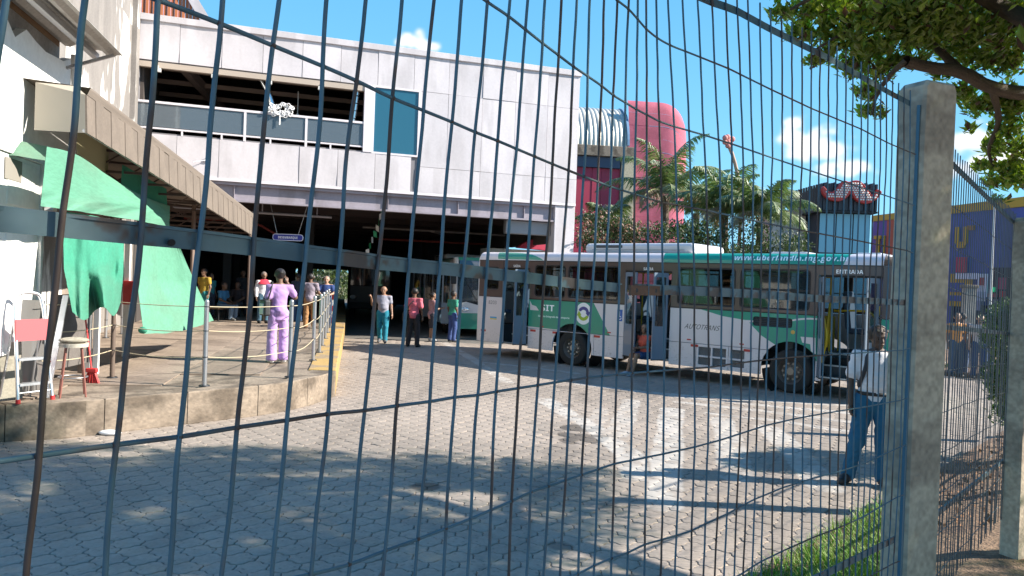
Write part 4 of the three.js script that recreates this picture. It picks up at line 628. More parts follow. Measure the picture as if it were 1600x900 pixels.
  for (const [a, b] of DOORS) { const st = obj('step', bx(a, 0.38, -0.4, b, 0.42, -0.05), plainSkin.grey, B); obj('nosing', bx(a + 0.02, 0.4, -0.06, b - 0.02, 0.425, -0.045), M.offWhite, st); const s2 = obj('step', [bx(a, 0.6, -0.72, b, 0.64, -0.4), bx(a, 0.42, -0.42, b, 0.6, -0.4)], plainSkin.grey, B); obj('nosing', bx(a + 0.02, 0.615, -0.4, b - 0.02, 0.645, -0.388), M.offWhite, s2); const s3 = obj('step_riser', bx(a, 0.64, -0.76, b, 0.86, -0.73), plainSkin.grey, B); obj('nosing', bx(a + 0.02, 0.84, -0.735, b - 0.02, 0.868, -0.72), M.offWhite, s3); obj('stairwell_side', [bx(a - 0.02, 0.38, -0.75, a, 0.9, -0.04), bx(b, 0.38, -0.75, b + 0.02, 0.9, -0.04)], plainSkin.grey, B); }
  const seat = (x, z) => { const s = obj('seat', new RoundedBoxGeometry(0.42, 0.09, 0.42, 2, 0.03).translate(x, 1.26, z), plainSkin.seat, B); obj('backrest', new RoundedBoxGeometry(0.08, 0.62, 0.42, 2, 0.03).rotateZ(0.14).translate(x - 0.24, 1.6, z), plainSkin.seat, s); obj('grab_handle', tube([V(x - 0.3, 1.82, z - 0.18), V(x - 0.33, 1.98, z - 0.12), V(x - 0.33, 1.98, z + 0.12), V(x - 0.3, 1.82, z + 0.18)], 0.02, 6), M.yellow, s); obj('seat_leg', bx(x - 0.1, 0.86, z - 0.05, x + 0.05, 1.24, z + 0.05), plainSkin.grey, s); };
  for (let x = -8.3; x < 0.3; x += 0.82) { seat(x, -BW + 0.32); seat(x, -BW + 0.76); if (![[-8.2, -6.8], [-4.4, -2.7]].some(([a, b]) => x > a && x < b)) { seat(x, -0.34); } }
  for (const [x, z] of [[-6.95, -0.85], [-7.9, -0.85], [-4.05, -0.85], [-2.78, -0.85], [0.5, -0.85], [0.5, -1.5], [-1.4, -0.85], [-5.4, -1.6]]) obj('pole', bar(V(x, 0.86, z), V(x, 2.64, z), 0.02, 8), M.yellow, B);
  obj('handrail', tube([V(0.6, 1.0, -0.4), V(0.64, 1.5, -0.3), V(0.6, 1.9, -0.5)], 0.022, 6), M.yellow, B); obj('handrail', tube([V(0.55, 1.75, -0.95), V(1.25, 1.75, -0.95), V(1.36, 1.65, -0.95), V(1.4, 1.25, -0.95)], 0.024, 6), M.yellow, B); obj('handrail', tube([V(0.62, 1.6, -0.12), V(0.7, 1.2, -0.04), V(0.6, 0.7, -0.1)], 0.022, 6), M.yellow, B); obj('handrail', tube([V(1.62, 1.9, -0.3), V(1.56, 1.5, -0.25), V(1.6, 1.1, -0.3)], 0.022, 6), M.yellow, B); obj('handrail', bar(V(-8.6, 2.45, -0.8), V(0.5, 2.45, -0.8), 0.018, 6), M.yellow, B);
  obj('turnstile', [new RoundedBoxGeometry(0.25, 0.75, 0.3, 2, 0.03).translate(0.35, 1.25, -1.2)], M.yellow, B);
  obj('dashboard', [new RoundedBoxGeometry(0.5, 0.75, 2.2, 2, 0.08).translate(1.72, 1.05, -1.3)], M.black, B); obj('driver_seat', [new RoundedBoxGeometry(0.5, 0.12, 0.5, 2, 0.04).translate(0.85, 1.3, -1.95), new RoundedBoxGeometry(0.12, 0.85, 0.48, 2, 0.05).rotateZ(0.1).translate(0.58, 1.75, -1.95)], plainSkin.seat, B); obj('steering_wheel', place(new THREE.TorusGeometry(0.23, 0.018, 8, 24).rotateX(Math.PI / 2), 1.36, 1.55, -1.95, 0, 0, -0.5), M.black, B);
  // door leaves, folded open
  const leaf = (x, w, ang, hinge, hi = 2.44) => { const g = slab(rrect(0, 0.42, w, hi, 0.03), 0.03, [rrect(0.06, 1.2, w - 0.06, hi - 0.1, 0.03)]), m = obj('door_leaf', place(g, x, 0, hinge, 0, ang, 0), plainSkin.blue, B); obj('pane', place(slab(rrect(0.05, 1.19, w - 0.05, hi - 0.09, 0.03), 0.006).translate(0, 0, 0.012), x, 0, hinge, 0, ang, 0), M.glass, m); obj('leaf_rail', place(new THREE.BoxGeometry(w, 0.02, 0.036).translate(w / 2, 0.42, 0.015), x, 0, hinge, 0, ang, 0), M.black, m); };
  leaf(-7.94, 0.42, -0.75, 0.02); leaf(-7.07, 0.4, -1.95, 0.02); leaf(-4.0, 0.46, -0.42, 0.02); leaf(-2.86, 0.42, -1.95, 0.02); leaf(0.57, 0.36, -1.1, 0.0); leaf(1.67, 0.36, -1.95, 0.0);
  for (const [a, b] of DOORS) obj('door_header', bx(a, 2.44, -0.1, b, 2.5, -0.02), M.black, B);
  // running gear
  obj('chassis', [bx(-8.6, 0.5, -1.9, 1.7, 0.78, -0.55), bx(-5.0, 0.42, -2.2, -4.1, 0.75, -0.3), bx(-2.4, 0.36, -1.9, -1.2, 0.7, -0.25)], std([0.02, 0.02, 0.02], 0.9), B); for (const [s, q] of [[0, 0.6], [-5.58, 0.6]]) obj('wheel_house', join([place(new THREE.CylinderGeometry(q, q, 0.6, 20, 1, true, -Math.PI / 2, Math.PI).rotateX(Math.PI / 2), s, 0.46, -0.34), bx(s - 0.55, 0.4, -0.66, s + 0.55, 1.04, -0.64)]), M.black, B);
  const tyre = lathe([[0.27, -0.13], [0.4, -0.135], [0.445, -0.11], [0.458, -0.05], [0.458, 0.05], [0.445, 0.11], [0.4, 0.135], [0.27, 0.13]], 40).rotateX(Math.PI / 2), rim = lathe([[0.0, 0.03], [0.09, 0.05], [0.16, 0.02], [0.2, -0.02], [0.23, 0.05], [0.27, 0.12], [0.285, 0.125]], 32).rotateX(Math.PI / 2);
  for (const s of [0, -5.58]) for (const z of [-0.15, -BW + 0.15]) {
    const w = new THREE.Group(); w.name = 'wheel'; w.position.set(s, 0.457, z); if (z < -1) w.rotation.y = Math.PI; B.add(w);
    obj('tyre', tyre, M.rubber, w); obj('rim', rim, grainy2(), w);
    const hub = [place(new THREE.CylinderGeometry(0.075, 0.095, 0.1, 18).rotateX(Math.PI / 2), 0, 0, 0.06)]; for (let k = 0; k < 10; k++) hub.push(place(new THREE.CylinderGeometry(0.024, 0.024, 0.07, 6).rotateX(Math.PI / 2), Math.cos(k * 0.6283) * 0.165, Math.sin(k * 0.6283) * 0.165, 0.05));
    obj('hub', hub, s === 0 ? std([0.34, 0.25, 0.18], 0.7) : std([0.4, 0.37, 0.33], 0.5, { metalness: 0.4 }), w);
  }
  return B;
}
function grainy2() { return grainy2.m ??= grainy({ base: [0.16, 0.13, 0.11], stain: [0.07, 0.05, 0.04], m: 0.5, seed: 301, size: 128, metal: 0.3, rough: 0.6 }); }
const bus = makeBus('city_bus', 'white and green city bus with a brown window band standing broadside, doors open');
bus.position.set(5.83, 0, -15.36); bus.rotation.y = -40.37 * Math.PI / 180;
// the second bus stands nose-on behind it, at the mouth of the hall
const bus2 = copy(bus, 'second white and green city bus, nose-on, mostly hidden behind the first bus', null, null);
{ const p = D(706, 500, 27.2); bus2.rotation.y = -1.32; const fwd = V(Math.cos(-1.32), 0, -Math.sin(-1.32)), out = V(Math.sin(-1.32), 0, Math.cos(-1.32)); bus2.position.set(p.x, 0, p.z).addScaledVector(fwd, -2.0).addScaledVector(out, 0.0); }
// a dark bus or van parked far inside the hall
{ const p = D(577, 480, 38), c = thing('parked_van', 'dark bus-like van parked in the shade deep inside the hall', 'van', [p.x, 0, p.z], 0.1); obj('body', new RoundedBoxGeometry(2.3, 2.5, 5, 3, 0.18).translate(0, 1.6, -2.5), std([0.02, 0.018, 0.018], 0.4), c); obj('windscreen', new RoundedBoxGeometry(2.0, 1.0, 0.06, 2, 0.03).translate(0, 2.05, 0.0), phys([0.03, 0.035, 0.04], 0.05, { clearcoat: 1 }), c); obj('light_bar', bx(-0.8, 2.72, -0.02, 0.8, 2.82, 0.06, 0.02), std([0.3, 0.13, 0.06], 0.5), c); obj('bumper', new RoundedBoxGeometry(2.2, 0.35, 0.12, 2, 0.04).translate(0, 0.55, 0.04), M.black, c); for (const x of [-0.85, 0.85]) { obj('headlight', place(new THREE.SphereGeometry(0.13, 12, 8).scale(1.2, 0.8, 0.4), x, 0.98, 0.02), M.offWhite, c); obj('tyre', place(new THREE.CylinderGeometry(0.4, 0.4, 0.24, 20).rotateZ(Math.PI / 2), x * 1.15, 0.4, -1), M.rubber, c); } }

// ---------------------------------------------------------------- people: one continuous body each, clothes and hair as children
function surfaceNet(f, lo, hi, c) {
  const nx = Math.ceil((hi[0] - lo[0]) / c) + 1, ny = Math.ceil((hi[1] - lo[1]) / c) + 1, nz = Math.ceil((hi[2] - lo[2]) / c) + 1, val = new Float32Array(nx * ny * nz), id = new Int32Array(nx * ny * nz).fill(-1), P = [], I = [];
  const at = (i, j, k) => (k * ny + j) * nx + i;
  for (let k = 0; k < nz; k++) for (let j = 0; j < ny; j++) for (let i = 0; i < nx; i++) val[at(i, j, k)] = f(lo[0] + i * c, lo[1] + j * c, lo[2] + k * c);
  const E = [[0, 1], [2, 3], [4, 5], [6, 7], [0, 2], [1, 3], [4, 6], [5, 7], [0, 4], [1, 5], [2, 6], [3, 7]], co = (n) => [n & 1, (n >> 1) & 1, n >> 2];
  for (let k = 0; k < nz - 1; k++) for (let j = 0; j < ny - 1; j++) for (let i = 0; i < nx - 1; i++) {
    const v = []; let m = 0; for (let n = 0; n < 8; n++) { const [a, b, d] = co(n); v[n] = val[at(i + a, j + b, k + d)]; if (v[n] < 0) m++; }
    if (m === 0 || m === 8) continue;
    let x = 0, y = 0, z = 0, q = 0; for (const [a, b] of E) { if ((v[a] < 0) === (v[b] < 0)) continue; const t = v[a] / (v[a] - v[b]), A = co(a), B = co(b); x += A[0] + (B[0] - A[0]) * t; y += A[1] + (B[1] - A[1]) * t; z += A[2] + (B[2] - A[2]) * t; q++; }
    id[at(i, j, k)] = P.length / 3; P.push(lo[0] + (i + x / q) * c, lo[1] + (j + y / q) * c, lo[2] + (k + z / q) * c);
  }
  for (let k = 1; k < nz - 1; k++) for (let j = 1; j < ny - 1; j++) for (let i = 1; i < nx - 1; i++) {
    const s = val[at(i, j, k)] < 0, quad = (a, b, d, e, flip) => { if (a < 0 || b < 0 || d < 0 || e < 0) return; flip ? I.push(a, d, b, a, e, d) : I.push(a, b, d, a, d, e); };
    if (s !== val[at(i + 1, j, k)] < 0) quad(id[at(i, j - 1, k - 1)], id[at(i, j, k - 1)], id[at(i, j, k)], id[at(i, j - 1, k)], !s);
    if (s !== val[at(i, j + 1, k)] < 0) quad(id[at(i - 1, j, k - 1)], id[at(i - 1, j, k)], id[at(i, j, k)], id[at(i, j, k - 1)], !s);
    if (s !== val[at(i, j, k + 1)] < 0) quad(id[at(i - 1, j - 1, k)], id[at(i, j - 1, k)], id[at(i, j, k)], id[at(i - 1, j, k)], !s);
  }
  const g = new THREE.BufferGeometry(); g.setAttribute('position', new THREE.Float32BufferAttribute(P, 3)); g.setIndex(I); g.computeVertexNormals(); return g;
}
const v3 = { sub: (a, b) => [a[0] - b[0], a[1] - b[1], a[2] - b[2]], add: (a, b, s = 1) => [a[0] + b[0] * s, a[1] + b[1] * s, a[2] + b[2] * s], len: (a) => Math.hypot(...a), norm: (a) => { const l = Math.hypot(...a) || 1; return [a[0] / l, a[1] / l, a[2] / l]; }, mix: (a, b, t) => [lerp(a[0], b[0], t), lerp(a[1], b[1], t), lerp(a[2], b[2], t)], cross: (a, b) => [a[1] * b[2] - a[2] * b[1], a[2] * b[0] - a[0] * b[2], a[0] * b[1] - a[1] * b[0]], dot: (a, b) => a[0] * b[0] + a[1] * b[1] + a[2] * b[2] };
// distance field of tapered capsules joined smoothly; zk flattens a capsule front to back
function field(prims, k = 0.025, grow = 0) {
  const Q = prims.map(([a, b, ra, rb, zk = 1]) => { const d = v3.sub(b, a); return [a[0], a[1], a[2], d[0], d[1], d[2], 1 / Math.max(1e-9, d[0] * d[0] + d[1] * d[1] + d[2] * d[2]), ra + grow, rb + grow, zk]; });
  return (x, y, z) => { let r = 1e3; for (let i = 0; i < Q.length; i++) { const q = Q[i], px = x - q[0], py = y - q[1], pz = z - q[2]; let t = (px * q[3] + py * q[4] + pz * q[5]) * q[6]; t = t < 0 ? 0 : t > 1 ? 1 : t; const dx = px - q[3] * t, dy = py - q[4] * t, dz = (pz - q[5] * t) * q[9]; const d = Math.sqrt(dx * dx + dy * dy + dz * dz) - (q[7] + (q[8] - q[7]) * t); if (d > r + k) continue; if (r > d + k) { r = d; continue; } const h = 0.5 + 0.5 * (r - d) / k; r = r + (d - r) * h - k * h * (1 - h); } return r; };
}
const bounds = (prims, m) => { const lo = [9, 9, 9], hi = [-9, -9, -9]; for (const [a, b, ra, rb] of prims) for (const p of [a, b]) for (let i = 0; i < 3; i++) { const r = Math.max(ra, rb) + m; lo[i] = Math.min(lo[i], p[i] - r); hi[i] = Math.max(hi[i], p[i] + r); } return [lo, hi]; };
const skinTone = { light: [0.42, 0.25, 0.17], tan: [0.27, 0.15, 0.095], brown: [0.15, 0.08, 0.05], dark: [0.075, 0.042, 0.028] };
const weave = pixels(128, (u, v) => mul([0.94, 0.94, 0.94], 0.8 + 0.12 * fbm(u * 5, v * 5, 4, 5, 4) + 0.14 * hash2(u * 128, v * 128, 3)));
weave.repeat.set(2, 2);
const fabric = (c) => new THREE.MeshStandardMaterial({ map: weave, color: lin(...mul(c, 1.2)), roughness: 0.9 });
const hairMat = std([0.012, 0.009, 0.008], 0.55), greyHair = std([0.14, 0.13, 0.12], 0.7);
function person(label, pos, turn, o, group) {
  const T = thing('person', label, 'person', pos, turn, group), s = (o.h ?? 1.74) / 1.75, fine = o.fine ?? 0, cell = fine ? 0.012 : 0.017;
  const J = { pelvis: [0, 0.96, 0], chest: [0, 1.29, 0], neck: [0, 1.47, -0.012], head: [0, 1.62, 0.015], shL: [0.175, 1.42, -0.01], shR: [-0.175, 1.42, -0.01], elL: [0.235, 1.15, -0.03], elR: [-0.235, 1.15, -0.03], wrL: [0.25, 0.9, 0.05], wrR: [-0.25, 0.9, 0.05], hipL: [0.088, 0.92, 0], hipR: [-0.088, 0.92, 0], knL: [0.112, 0.5, 0.02], knR: [-0.112, 0.5, 0.02], anL: [0.118, 0.09, -0.02], anR: [-0.118, 0.09, -0.02], toL: [0.125, 0.035, 0.15], toR: [-0.125, 0.035, 0.15], ...o.j };
  for (const k of Object.keys(J)) J[k] = J[k].map((x) => x * s);
  const w = (o.wide ?? 1) * s, belly = (o.belly ?? 0) * s, ax = v3.norm(v3.sub(J.neck, J.pelvis)), fwd = [0, 0, 1], mid = v3.mix(J.pelvis, J.chest, 0.45);
  const torso = [[J.pelvis, mid, 0.142 * w, 0.125 * w, 1.3], [mid, J.chest, 0.125 * w, 0.15 * w, 1.35], [J.chest, v3.add(J.chest, ax, 0.1 * s), 0.15 * w, 0.12 * w, 1.4], [J.shR, J.shL, 0.058 * s, 0.058 * s], [v3.add(J.pelvis, fwd, -0.05 * s), v3.add(J.pelvis, fwd, -0.06 * s), 0.1 * w, 0.1 * w]];
  if (belly) torso.push([v3.add(mid, fwd, 0.03 * s), v3.add(v3.add(mid, ax, 0.08 * s), fwd, 0.04 * s), 0.1 * s + belly, 0.09 * s + belly]);
  if (o.bust) for (const q of [-1, 1]) torso.push([v3.add(v3.add(J.chest, fwd, 0.07 * s), [q * 0.07 * s, 0, 0]), v3.add(v3.add(J.chest, fwd, 0.075 * s), [q * 0.07 * s, -0.02, 0]), 0.06 * s, 0.06 * s]);
  const arm = (S) => [[J['sh' + S], J['el' + S], 0.052 * s, 0.041 * s], [J['el' + S], J['wr' + S], 0.042 * s, 0.027 * s]];
  const leg = (S) => [[J['hip' + S], J['kn' + S], 0.088 * w, 0.056 * s], [J['kn' + S], v3.mix(J['kn' + S], J['an' + S], 0.35), 0.055 * s, 0.055 * s], [v3.mix(J['kn' + S], J['an' + S], 0.35), J['an' + S], 0.055 * s, 0.036 * s]];
  const foot = (S) => [[J['an' + S], v3.mix(J['an' + S], J['to' + S], 0.5), 0.036 * s, 0.038 * s], [v3.add(J['an' + S], [0, -0.045 * s, -0.02 * s]), J['to' + S], 0.035 * s, 0.03 * s]];
  // head in its own axes: o.look = [turn, nod, tilt]
  const hq = new THREE.Quaternion().setFromEuler(new THREE.Euler((o.look ?? [0, 0, 0])[1], (o.look ?? [0])[0], (o.look ?? [0, 0, 0])[2] ?? 0, 'YXZ')), hp = (x, y, z) => { const v = V(x, y, z).multiplyScalar(s).applyQuaternion(hq); return v3.add(J.head, [v.x, v.y, v.z]); };
  const headP = [[hp(0, 0.03, -0.015), hp(0, 0.035, -0.005), 0.092 * s, 0.09 * s, 1], [hp(0, -0.055, 0.035), hp(0, -0.02, 0.03), 0.052 * s, 0.068 * s], [hp(0, -0.085, 0.06), hp(0, -0.09, 0.062), 0.03 * s, 0.028 * s], [J.neck, hp(0, -0.03, -0.02), 0.055 * s, 0.052 * s], [hp(0, 0.012, 0.088), hp(0, -0.022, 0.104), 0.009 * s, 0.015 * s], [hp(-0.088, -0.01, -0.01), hp(-0.088, 0.02, -0.015), 0.014 * s, 0.019 * s], [hp(0.088, -0.01, -0.01), hp(0.088, 0.02, -0.015), 0.014 * s, 0.019 * s], [hp(-0.035, 0.03, 0.078), hp(0.035, 0.03, 0.078), 0.013 * s, 0.013 * s], [hp(-0.02, -0.058, 0.088), hp(0.02, -0.058, 0.088), 0.008 * s, 0.008 * s]];
  const hand = (S) => {                                  // palm and five bent fingers on a forearm
    const wr = J['wr' + S], d = v3.norm(v3.sub(wr, J['el' + S])), side = S === 'L' ? 1 : -1; let n = v3.norm(v3.cross(d, (o.palm?.[S] ?? [0, 0, 1]))); const across = v3.norm(v3.cross(n, d)), pt = (a, b, c) => v3.add(v3.add(v3.add(wr, d, a * s), across, b * s), n, c * s * side), curl = o.curl?.[S] ?? 0.35, R = [];
    R.push([wr, pt(0.045, 0, 0), 0.024 * s, 0.026 * s]); R.push([pt(0.04, -0.022, 0), pt(0.085, -0.028, 0), 0.016 * s, 0.014 * s]); R.push([pt(0.04, 0.02, 0), pt(0.085, 0.026, 0), 0.016 * s, 0.014 * s]); R.push([pt(0.04, 0, 0), pt(0.088, 0, 0), 0.016 * s, 0.014 * s]);
    [[-0.031, 0.062], [-0.011, 0.074], [0.011, 0.07], [0.031, 0.055]].forEach(([b, L]) => { const a1 = pt(0.088 + L * 0.42 * Math.cos(curl * 0.7), b * 1.05, L * 0.42 * Math.sin(curl * 0.7)), a2 = pt(0.088 + L * 0.42 * Math.cos(curl * 0.7) + L * 0.58 * Math.cos(curl * 2), b * 1.08, L * 0.42 * Math.sin(curl * 0.7) + L * 0.58 * Math.sin(curl * 2)); R.push([pt(0.085, b, 0), a1, 0.0095 * s, 0.0085 * s], [a1, a2, 0.0085 * s, 0.0072 * s]); });
    R.push([pt(0.025, 0.028 * side, 0.004), pt(0.055, 0.05 * side, 0.014), 0.013 * s, 0.01 * s], [pt(0.055, 0.05 * side, 0.014), pt(0.085, 0.056 * side, 0.022), 0.01 * s, 0.008 * s]); return R;
  };
  const mesh = (p, k, c, grow = 0, cut = null, wrinkle = 0) => { const f0 = field(p, k, grow), [lo, hi] = bounds(p, grow + c * 2.5), f = cut || wrinkle ? (x, y, z) => { let d = f0(x, y, z); if (wrinkle && Math.abs(d) < 0.05) d += (Math.abs(fbm(x * 10 + z * 8 + 5 + y * 5, y * 15 + z * 5 - x * 6, 2, 0, 4) - 0.5) * 2 - 0.35) * wrinkle; return cut ? Math.max(d, cut(x, y, z)) : d; } : f0; return surfaceNet(f, lo, hi, c); };
  const body = [...torso, ...arm('L'), ...arm('R'), ...leg('L'), ...leg('R'), ...foot('L'), ...foot('R')];
  const all = [mesh([...body, [J.chest, J.neck, 0.06 * s, 0.055 * s]], 0.03, cell), mesh(headP, 0.018, fine ? 0.006 : 0.011)];
  for (const S of ['L', 'R']) all.push(mesh(hand(S), 0.006, fine ? 0.0042 : 0.008));
  obj('body', all, phys(skinTone[o.skin ?? 'tan'], 0.55), T);
  const axisCut = (p, dir) => (x, y, z) => (x - p[0]) * dir[0] + (y - p[1]) * dir[1] + (z - p[2]) * dir[2];
  if (o.shirt) {
    const sl = o.sleeve ?? 0.62, sleeves = []; for (const S of ['L', 'R']) { const a = J['sh' + S], e = J['el' + S], wr = J['wr' + S]; if (sl <= 0) continue; if (sl <= 1) sleeves.push([a, v3.mix(a, e, sl), 0.058 * s, (o.loose ? 0.062 : 0.054) * s]); else sleeves.push([a, e, 0.058 * s, 0.048 * s], [e, v3.mix(e, wr, sl - 1), 0.048 * s, 0.036 * s]); }
    const hem = v3.add(J.pelvis, ax, (o.hem ?? -0.04) * s), neckP = v3.add(J.neck, ax, -0.005), c1 = axisCut(hem, v3.mix([0, 0, 0], ax, -1)), c2 = axisCut(neckP, ax);
    const skirt = (o.hem ?? 0) < -0.08 ? [[J.pelvis, v3.add(J.pelvis, ax, -0.18 * s), 0.14 * w, 0.15 * w, 1.25]] : [];
    obj('shirt', mesh([...torso, ...sleeves, ...skirt], 0.035, cell, 0.016, (x, y, z) => Math.max(c1(x, y, z), c2(x, y, z)), 0.016), o.shirt.isMaterial ? o.shirt : fabric(o.shirt, pos.x * 7 | 0), T);
    if (o.collar) for (const q of [-1, 1]) obj('collar', place(new THREE.BoxGeometry(0.075, 0.012, 0.05), q * 0.045 * s, J.neck[1] + 0.005, J.neck[2] + 0.055 * s, 0.7, q * 0.5, q * -0.5), o.shirt.isMaterial ? o.shirt : fabric(o.shirt, 3), T);
  }
  if (o.trousers) {
    const to = o.short ? (S) => [[J['hip' + S], v3.mix(J['hip' + S], J['kn' + S], o.short), 0.095 * w, 0.082 * w]] : (S) => [[J['hip' + S], J['kn' + S], 0.093 * w, 0.068 * s], [J['kn' + S], v3.add(J['an' + S], [0, 0.0, 0]), 0.066 * s, (o.flare ?? 0.056) * s]], top = axisCut(v3.add(J.pelvis, ax, 0.07 * s), ax);
    const bot = o.short ? null : (x, y) => 0.045 * s - y + Math.min(J.anL[1], J.anR[1]) - 0.09 * s;
    obj('trousers', mesh([torso[0], torso[4], ...to('L'), ...to('R')], 0.03, cell, 0.014, (x, y, z) => Math.max(top(x, y, z), bot ? bot(x, y) : -1), 0.018), fabric(o.trousers, pos.z * 5 | 0), T);
    if (o.belt) obj('belt', place(new THREE.TorusGeometry(0.152 * w, 0.014, 6, 28).rotateX(Math.PI / 2).scale(1, 1.6, 0.84), J.pelvis[0], J.pelvis[1] + 0.05 * s, J.pelvis[2]), M.black, T);
  }
  if (o.shoes) for (const S of ['L', 'R']) { const lo = Math.min(J['an' + S][1] - 0.09 * s, J['to' + S][1] - 0.035 * s); obj('shoe', mesh(foot(S), 0.03, 0.01, 0.012, (x, y) => Math.max(y - J['an' + S][1] - 0.02 * s, lo + 0.002 - y)), std(o.shoes, 0.6), T); }
  if (o.hair) {
    const hair = [[hp(0, 0.04, -0.025), hp(0, 0.045, -0.02), 0.1 * s, 0.098 * s]]; if (o.hair === 'bun') hair.push([hp(0, 0.06, -0.11), hp(0, 0.055, -0.12), 0.045 * s, 0.04 * s]); if (o.hair === 'long') hair.push([hp(-0.05, 0.0, -0.05), hp(-0.06, -0.2, -0.05), 0.06 * s, 0.045 * s], [hp(0.05, 0.0, -0.05), hp(0.06, -0.2, -0.05), 0.06 * s, 0.045 * s]);
    const fz = V(0, 0.25, 1).normalize().applyQuaternion(hq), face = axisCut(hp(0, 0.045, o.hair === 'short' ? 0.03 : 0.045), [fz.x, fz.y, fz.z]), low = axisCut(hp(0, o.hair === 'long' ? -9 : -0.04, 0), [0, -1, 0]);
    obj('hair', mesh(hair, 0.03, fine ? 0.008 : 0.012, 0.0, (x, y, z) => Math.max(face(x, y, z) - (o.hair === 'cap' ? 0.03 : 0), o.hair === 'bun' ? -1 : low(x, y, z)), 0.012), o.hairMat ?? hairMat, T);
  }
  if (o.faced) for (const q of [-1, 1]) { obj('eye', place(new THREE.SphereGeometry(0.012 * s, 8, 6), ...hp(q * 0.034, 0.008, 0.083)), std([0.02, 0.015, 0.012], 0.2), T); obj('eyebrow', bar(V(...hp(q * 0.018, 0.033, 0.094)), V(...hp(q * 0.052, 0.034, 0.084)), 0.005, 6), hairMat, T); }
  T.userData.joints = undefined; return [T, J, s, hp];
}
const yawTo = (p, q) => Math.atan2(q.x - p.x, q.z - p.z), CAMP = V(0, 0, 0);
const face = (p, off = 0) => yawTo(p, CAMP) + off;      // turned towards the viewer, plus an offset
{
  // woman in lilac, back to us, phone at her ear
  { const p = G(433, 566, PLAT), [T, J, s] = person('woman in lilac tunic and trousers seen from behind, phone at her ear, shoulder bag', p, face(p, Math.PI + 0.35), { h: 1.74, wide: 0.95, skin: 'brown', shirt: [0.36, 0.22, 0.46], sleeve: 0.7, hem: -0.17, trousers: [0.40, 0.25, 0.50], flare: 0.085, shoes: [0.75, 0.74, 0.72], hair: 'bun', look: [-0.2, 0.05, 0.1], j: { elR: [-0.33, 1.22, 0.06], wrR: [-0.17, 1.5, 0.07] }, palm: { R: [1, 0, 0] }, curl: { R: 0.9 } });
    obj('phone', place(new RoundedBoxGeometry(0.015, 0.14, 0.07, 2, 0.005), J.head[0] - 0.105, J.head[1] - 0.02, J.head[2] + 0.03, 0.3), M.black, T);
    const b = thing('shoulder_bag', 'black and grey bag hanging from the shoulder of the woman in lilac', 'bag', p, T.rotation.y); obj('pouch', new RoundedBoxGeometry(0.12, 0.3, 0.3, 3, 0.04).translate(0.27, 1.02, -0.02), std([0.03, 0.03, 0.033], 0.6), b); obj('pocket', new RoundedBoxGeometry(0.02, 0.2, 0.2, 2, 0.01).translate(0.335, 1.0, -0.03), std([0.4, 0.4, 0.4], 0.6), b); obj('strap', tube([V(0.26, 1.15, 0.1), V(0.2, 1.36, 0.1), V(0.14, 1.51, 0), V(0.2, 1.36, -0.12), V(0.26, 1.15, -0.12)], 0.014, 6), M.black, b); }
  // man in grey polo and teal jeans walking towards us
  { const p = G(597, 536); person('bald man in a grey polo shirt and teal jeans walking towards the viewer', p, face(p, -0.1), { h: 1.8, wide: 1.1, belly: 0.03, skin: 'tan', shirt: [0.26, 0.26, 0.31], collar: 1, trousers: [0.01, 0.17, 0.24], shoes: [0.08, 0.08, 0.085], look: [-0.1, 0.05, 0], faced: 1, j: { elR: [-0.33, 1.18, 0.0], wrR: [-0.36, 1.38, 0.14], wrL: [0.28, 0.9, 0.08], knL: [0.1, 0.52, 0.12], anL: [0.1, 0.1, 0.16], toL: [0.12, 0.06, 0.33], knR: [-0.1, 0.5, -0.03], anR: [-0.1, 0.12, -0.22], toR: [-0.12, 0.035, -0.06] }, curl: { R: 1 } }); }
  // man in pink shirt walking away
  { const p = G(645, 542), [T] = person('man in a pink shirt and dark trousers walking away, black bag at his hip', p, face(p, Math.PI - 0.3), { h: 1.78, skin: 'brown', shirt: [0.55, 0.12, 0.16], hem: -0.1, sleeve: 0.75, trousers: [0.025, 0.02, 0.022], shoes: [0.015, 0.014, 0.014], hair: 'short', look: [0.2, 0.25, 0], j: { knL: [0.12, 0.5, 0.04], anL: [0.17, 0.09, 0.02], toL: [0.2, 0.035, 0.18], anR: [-0.14, 0.09, -0.05], toR: [-0.17, 0.035, 0.1], elL: [0.27, 1.16, 0.0], wrL: [0.18, 1.1, 0.22] }, curl: { L: 0.9 } });
    const b = thing('shoulder_bag', 'black bag slung at the hip of the man in pink', 'bag', p, T.rotation.y); obj('pouch', new RoundedBoxGeometry(0.14, 0.26, 0.3, 3, 0.03).translate(0.25, 0.92, -0.02), M.black, b); obj('strap', tube([V(0.24, 1.0, 0.12), V(0.1, 1.3, 0.17), V(-0.1, 1.49, 0.02), V(0.08, 1.3, -0.17), V(0.24, 1.0, -0.14)], 0.014, 6), M.black, b); }
  { const p = G(674, 533); person('woman in a pale top and dark skirt standing beyond the man in pink', p, face(p, 1.9), { h: 1.64, skin: 'tan', shirt: [0.34, 0.18, 0.19], sleeve: 0.5, hem: -0.16, trousers: [0.03, 0.03, 0.04], short: 0.9, shoes: [0.4, 0.38, 0.36], hair: 'bun', j: { elR: [-0.22, 1.15, 0.08], wrR: [-0.16, 1.18, 0.28] } }); }
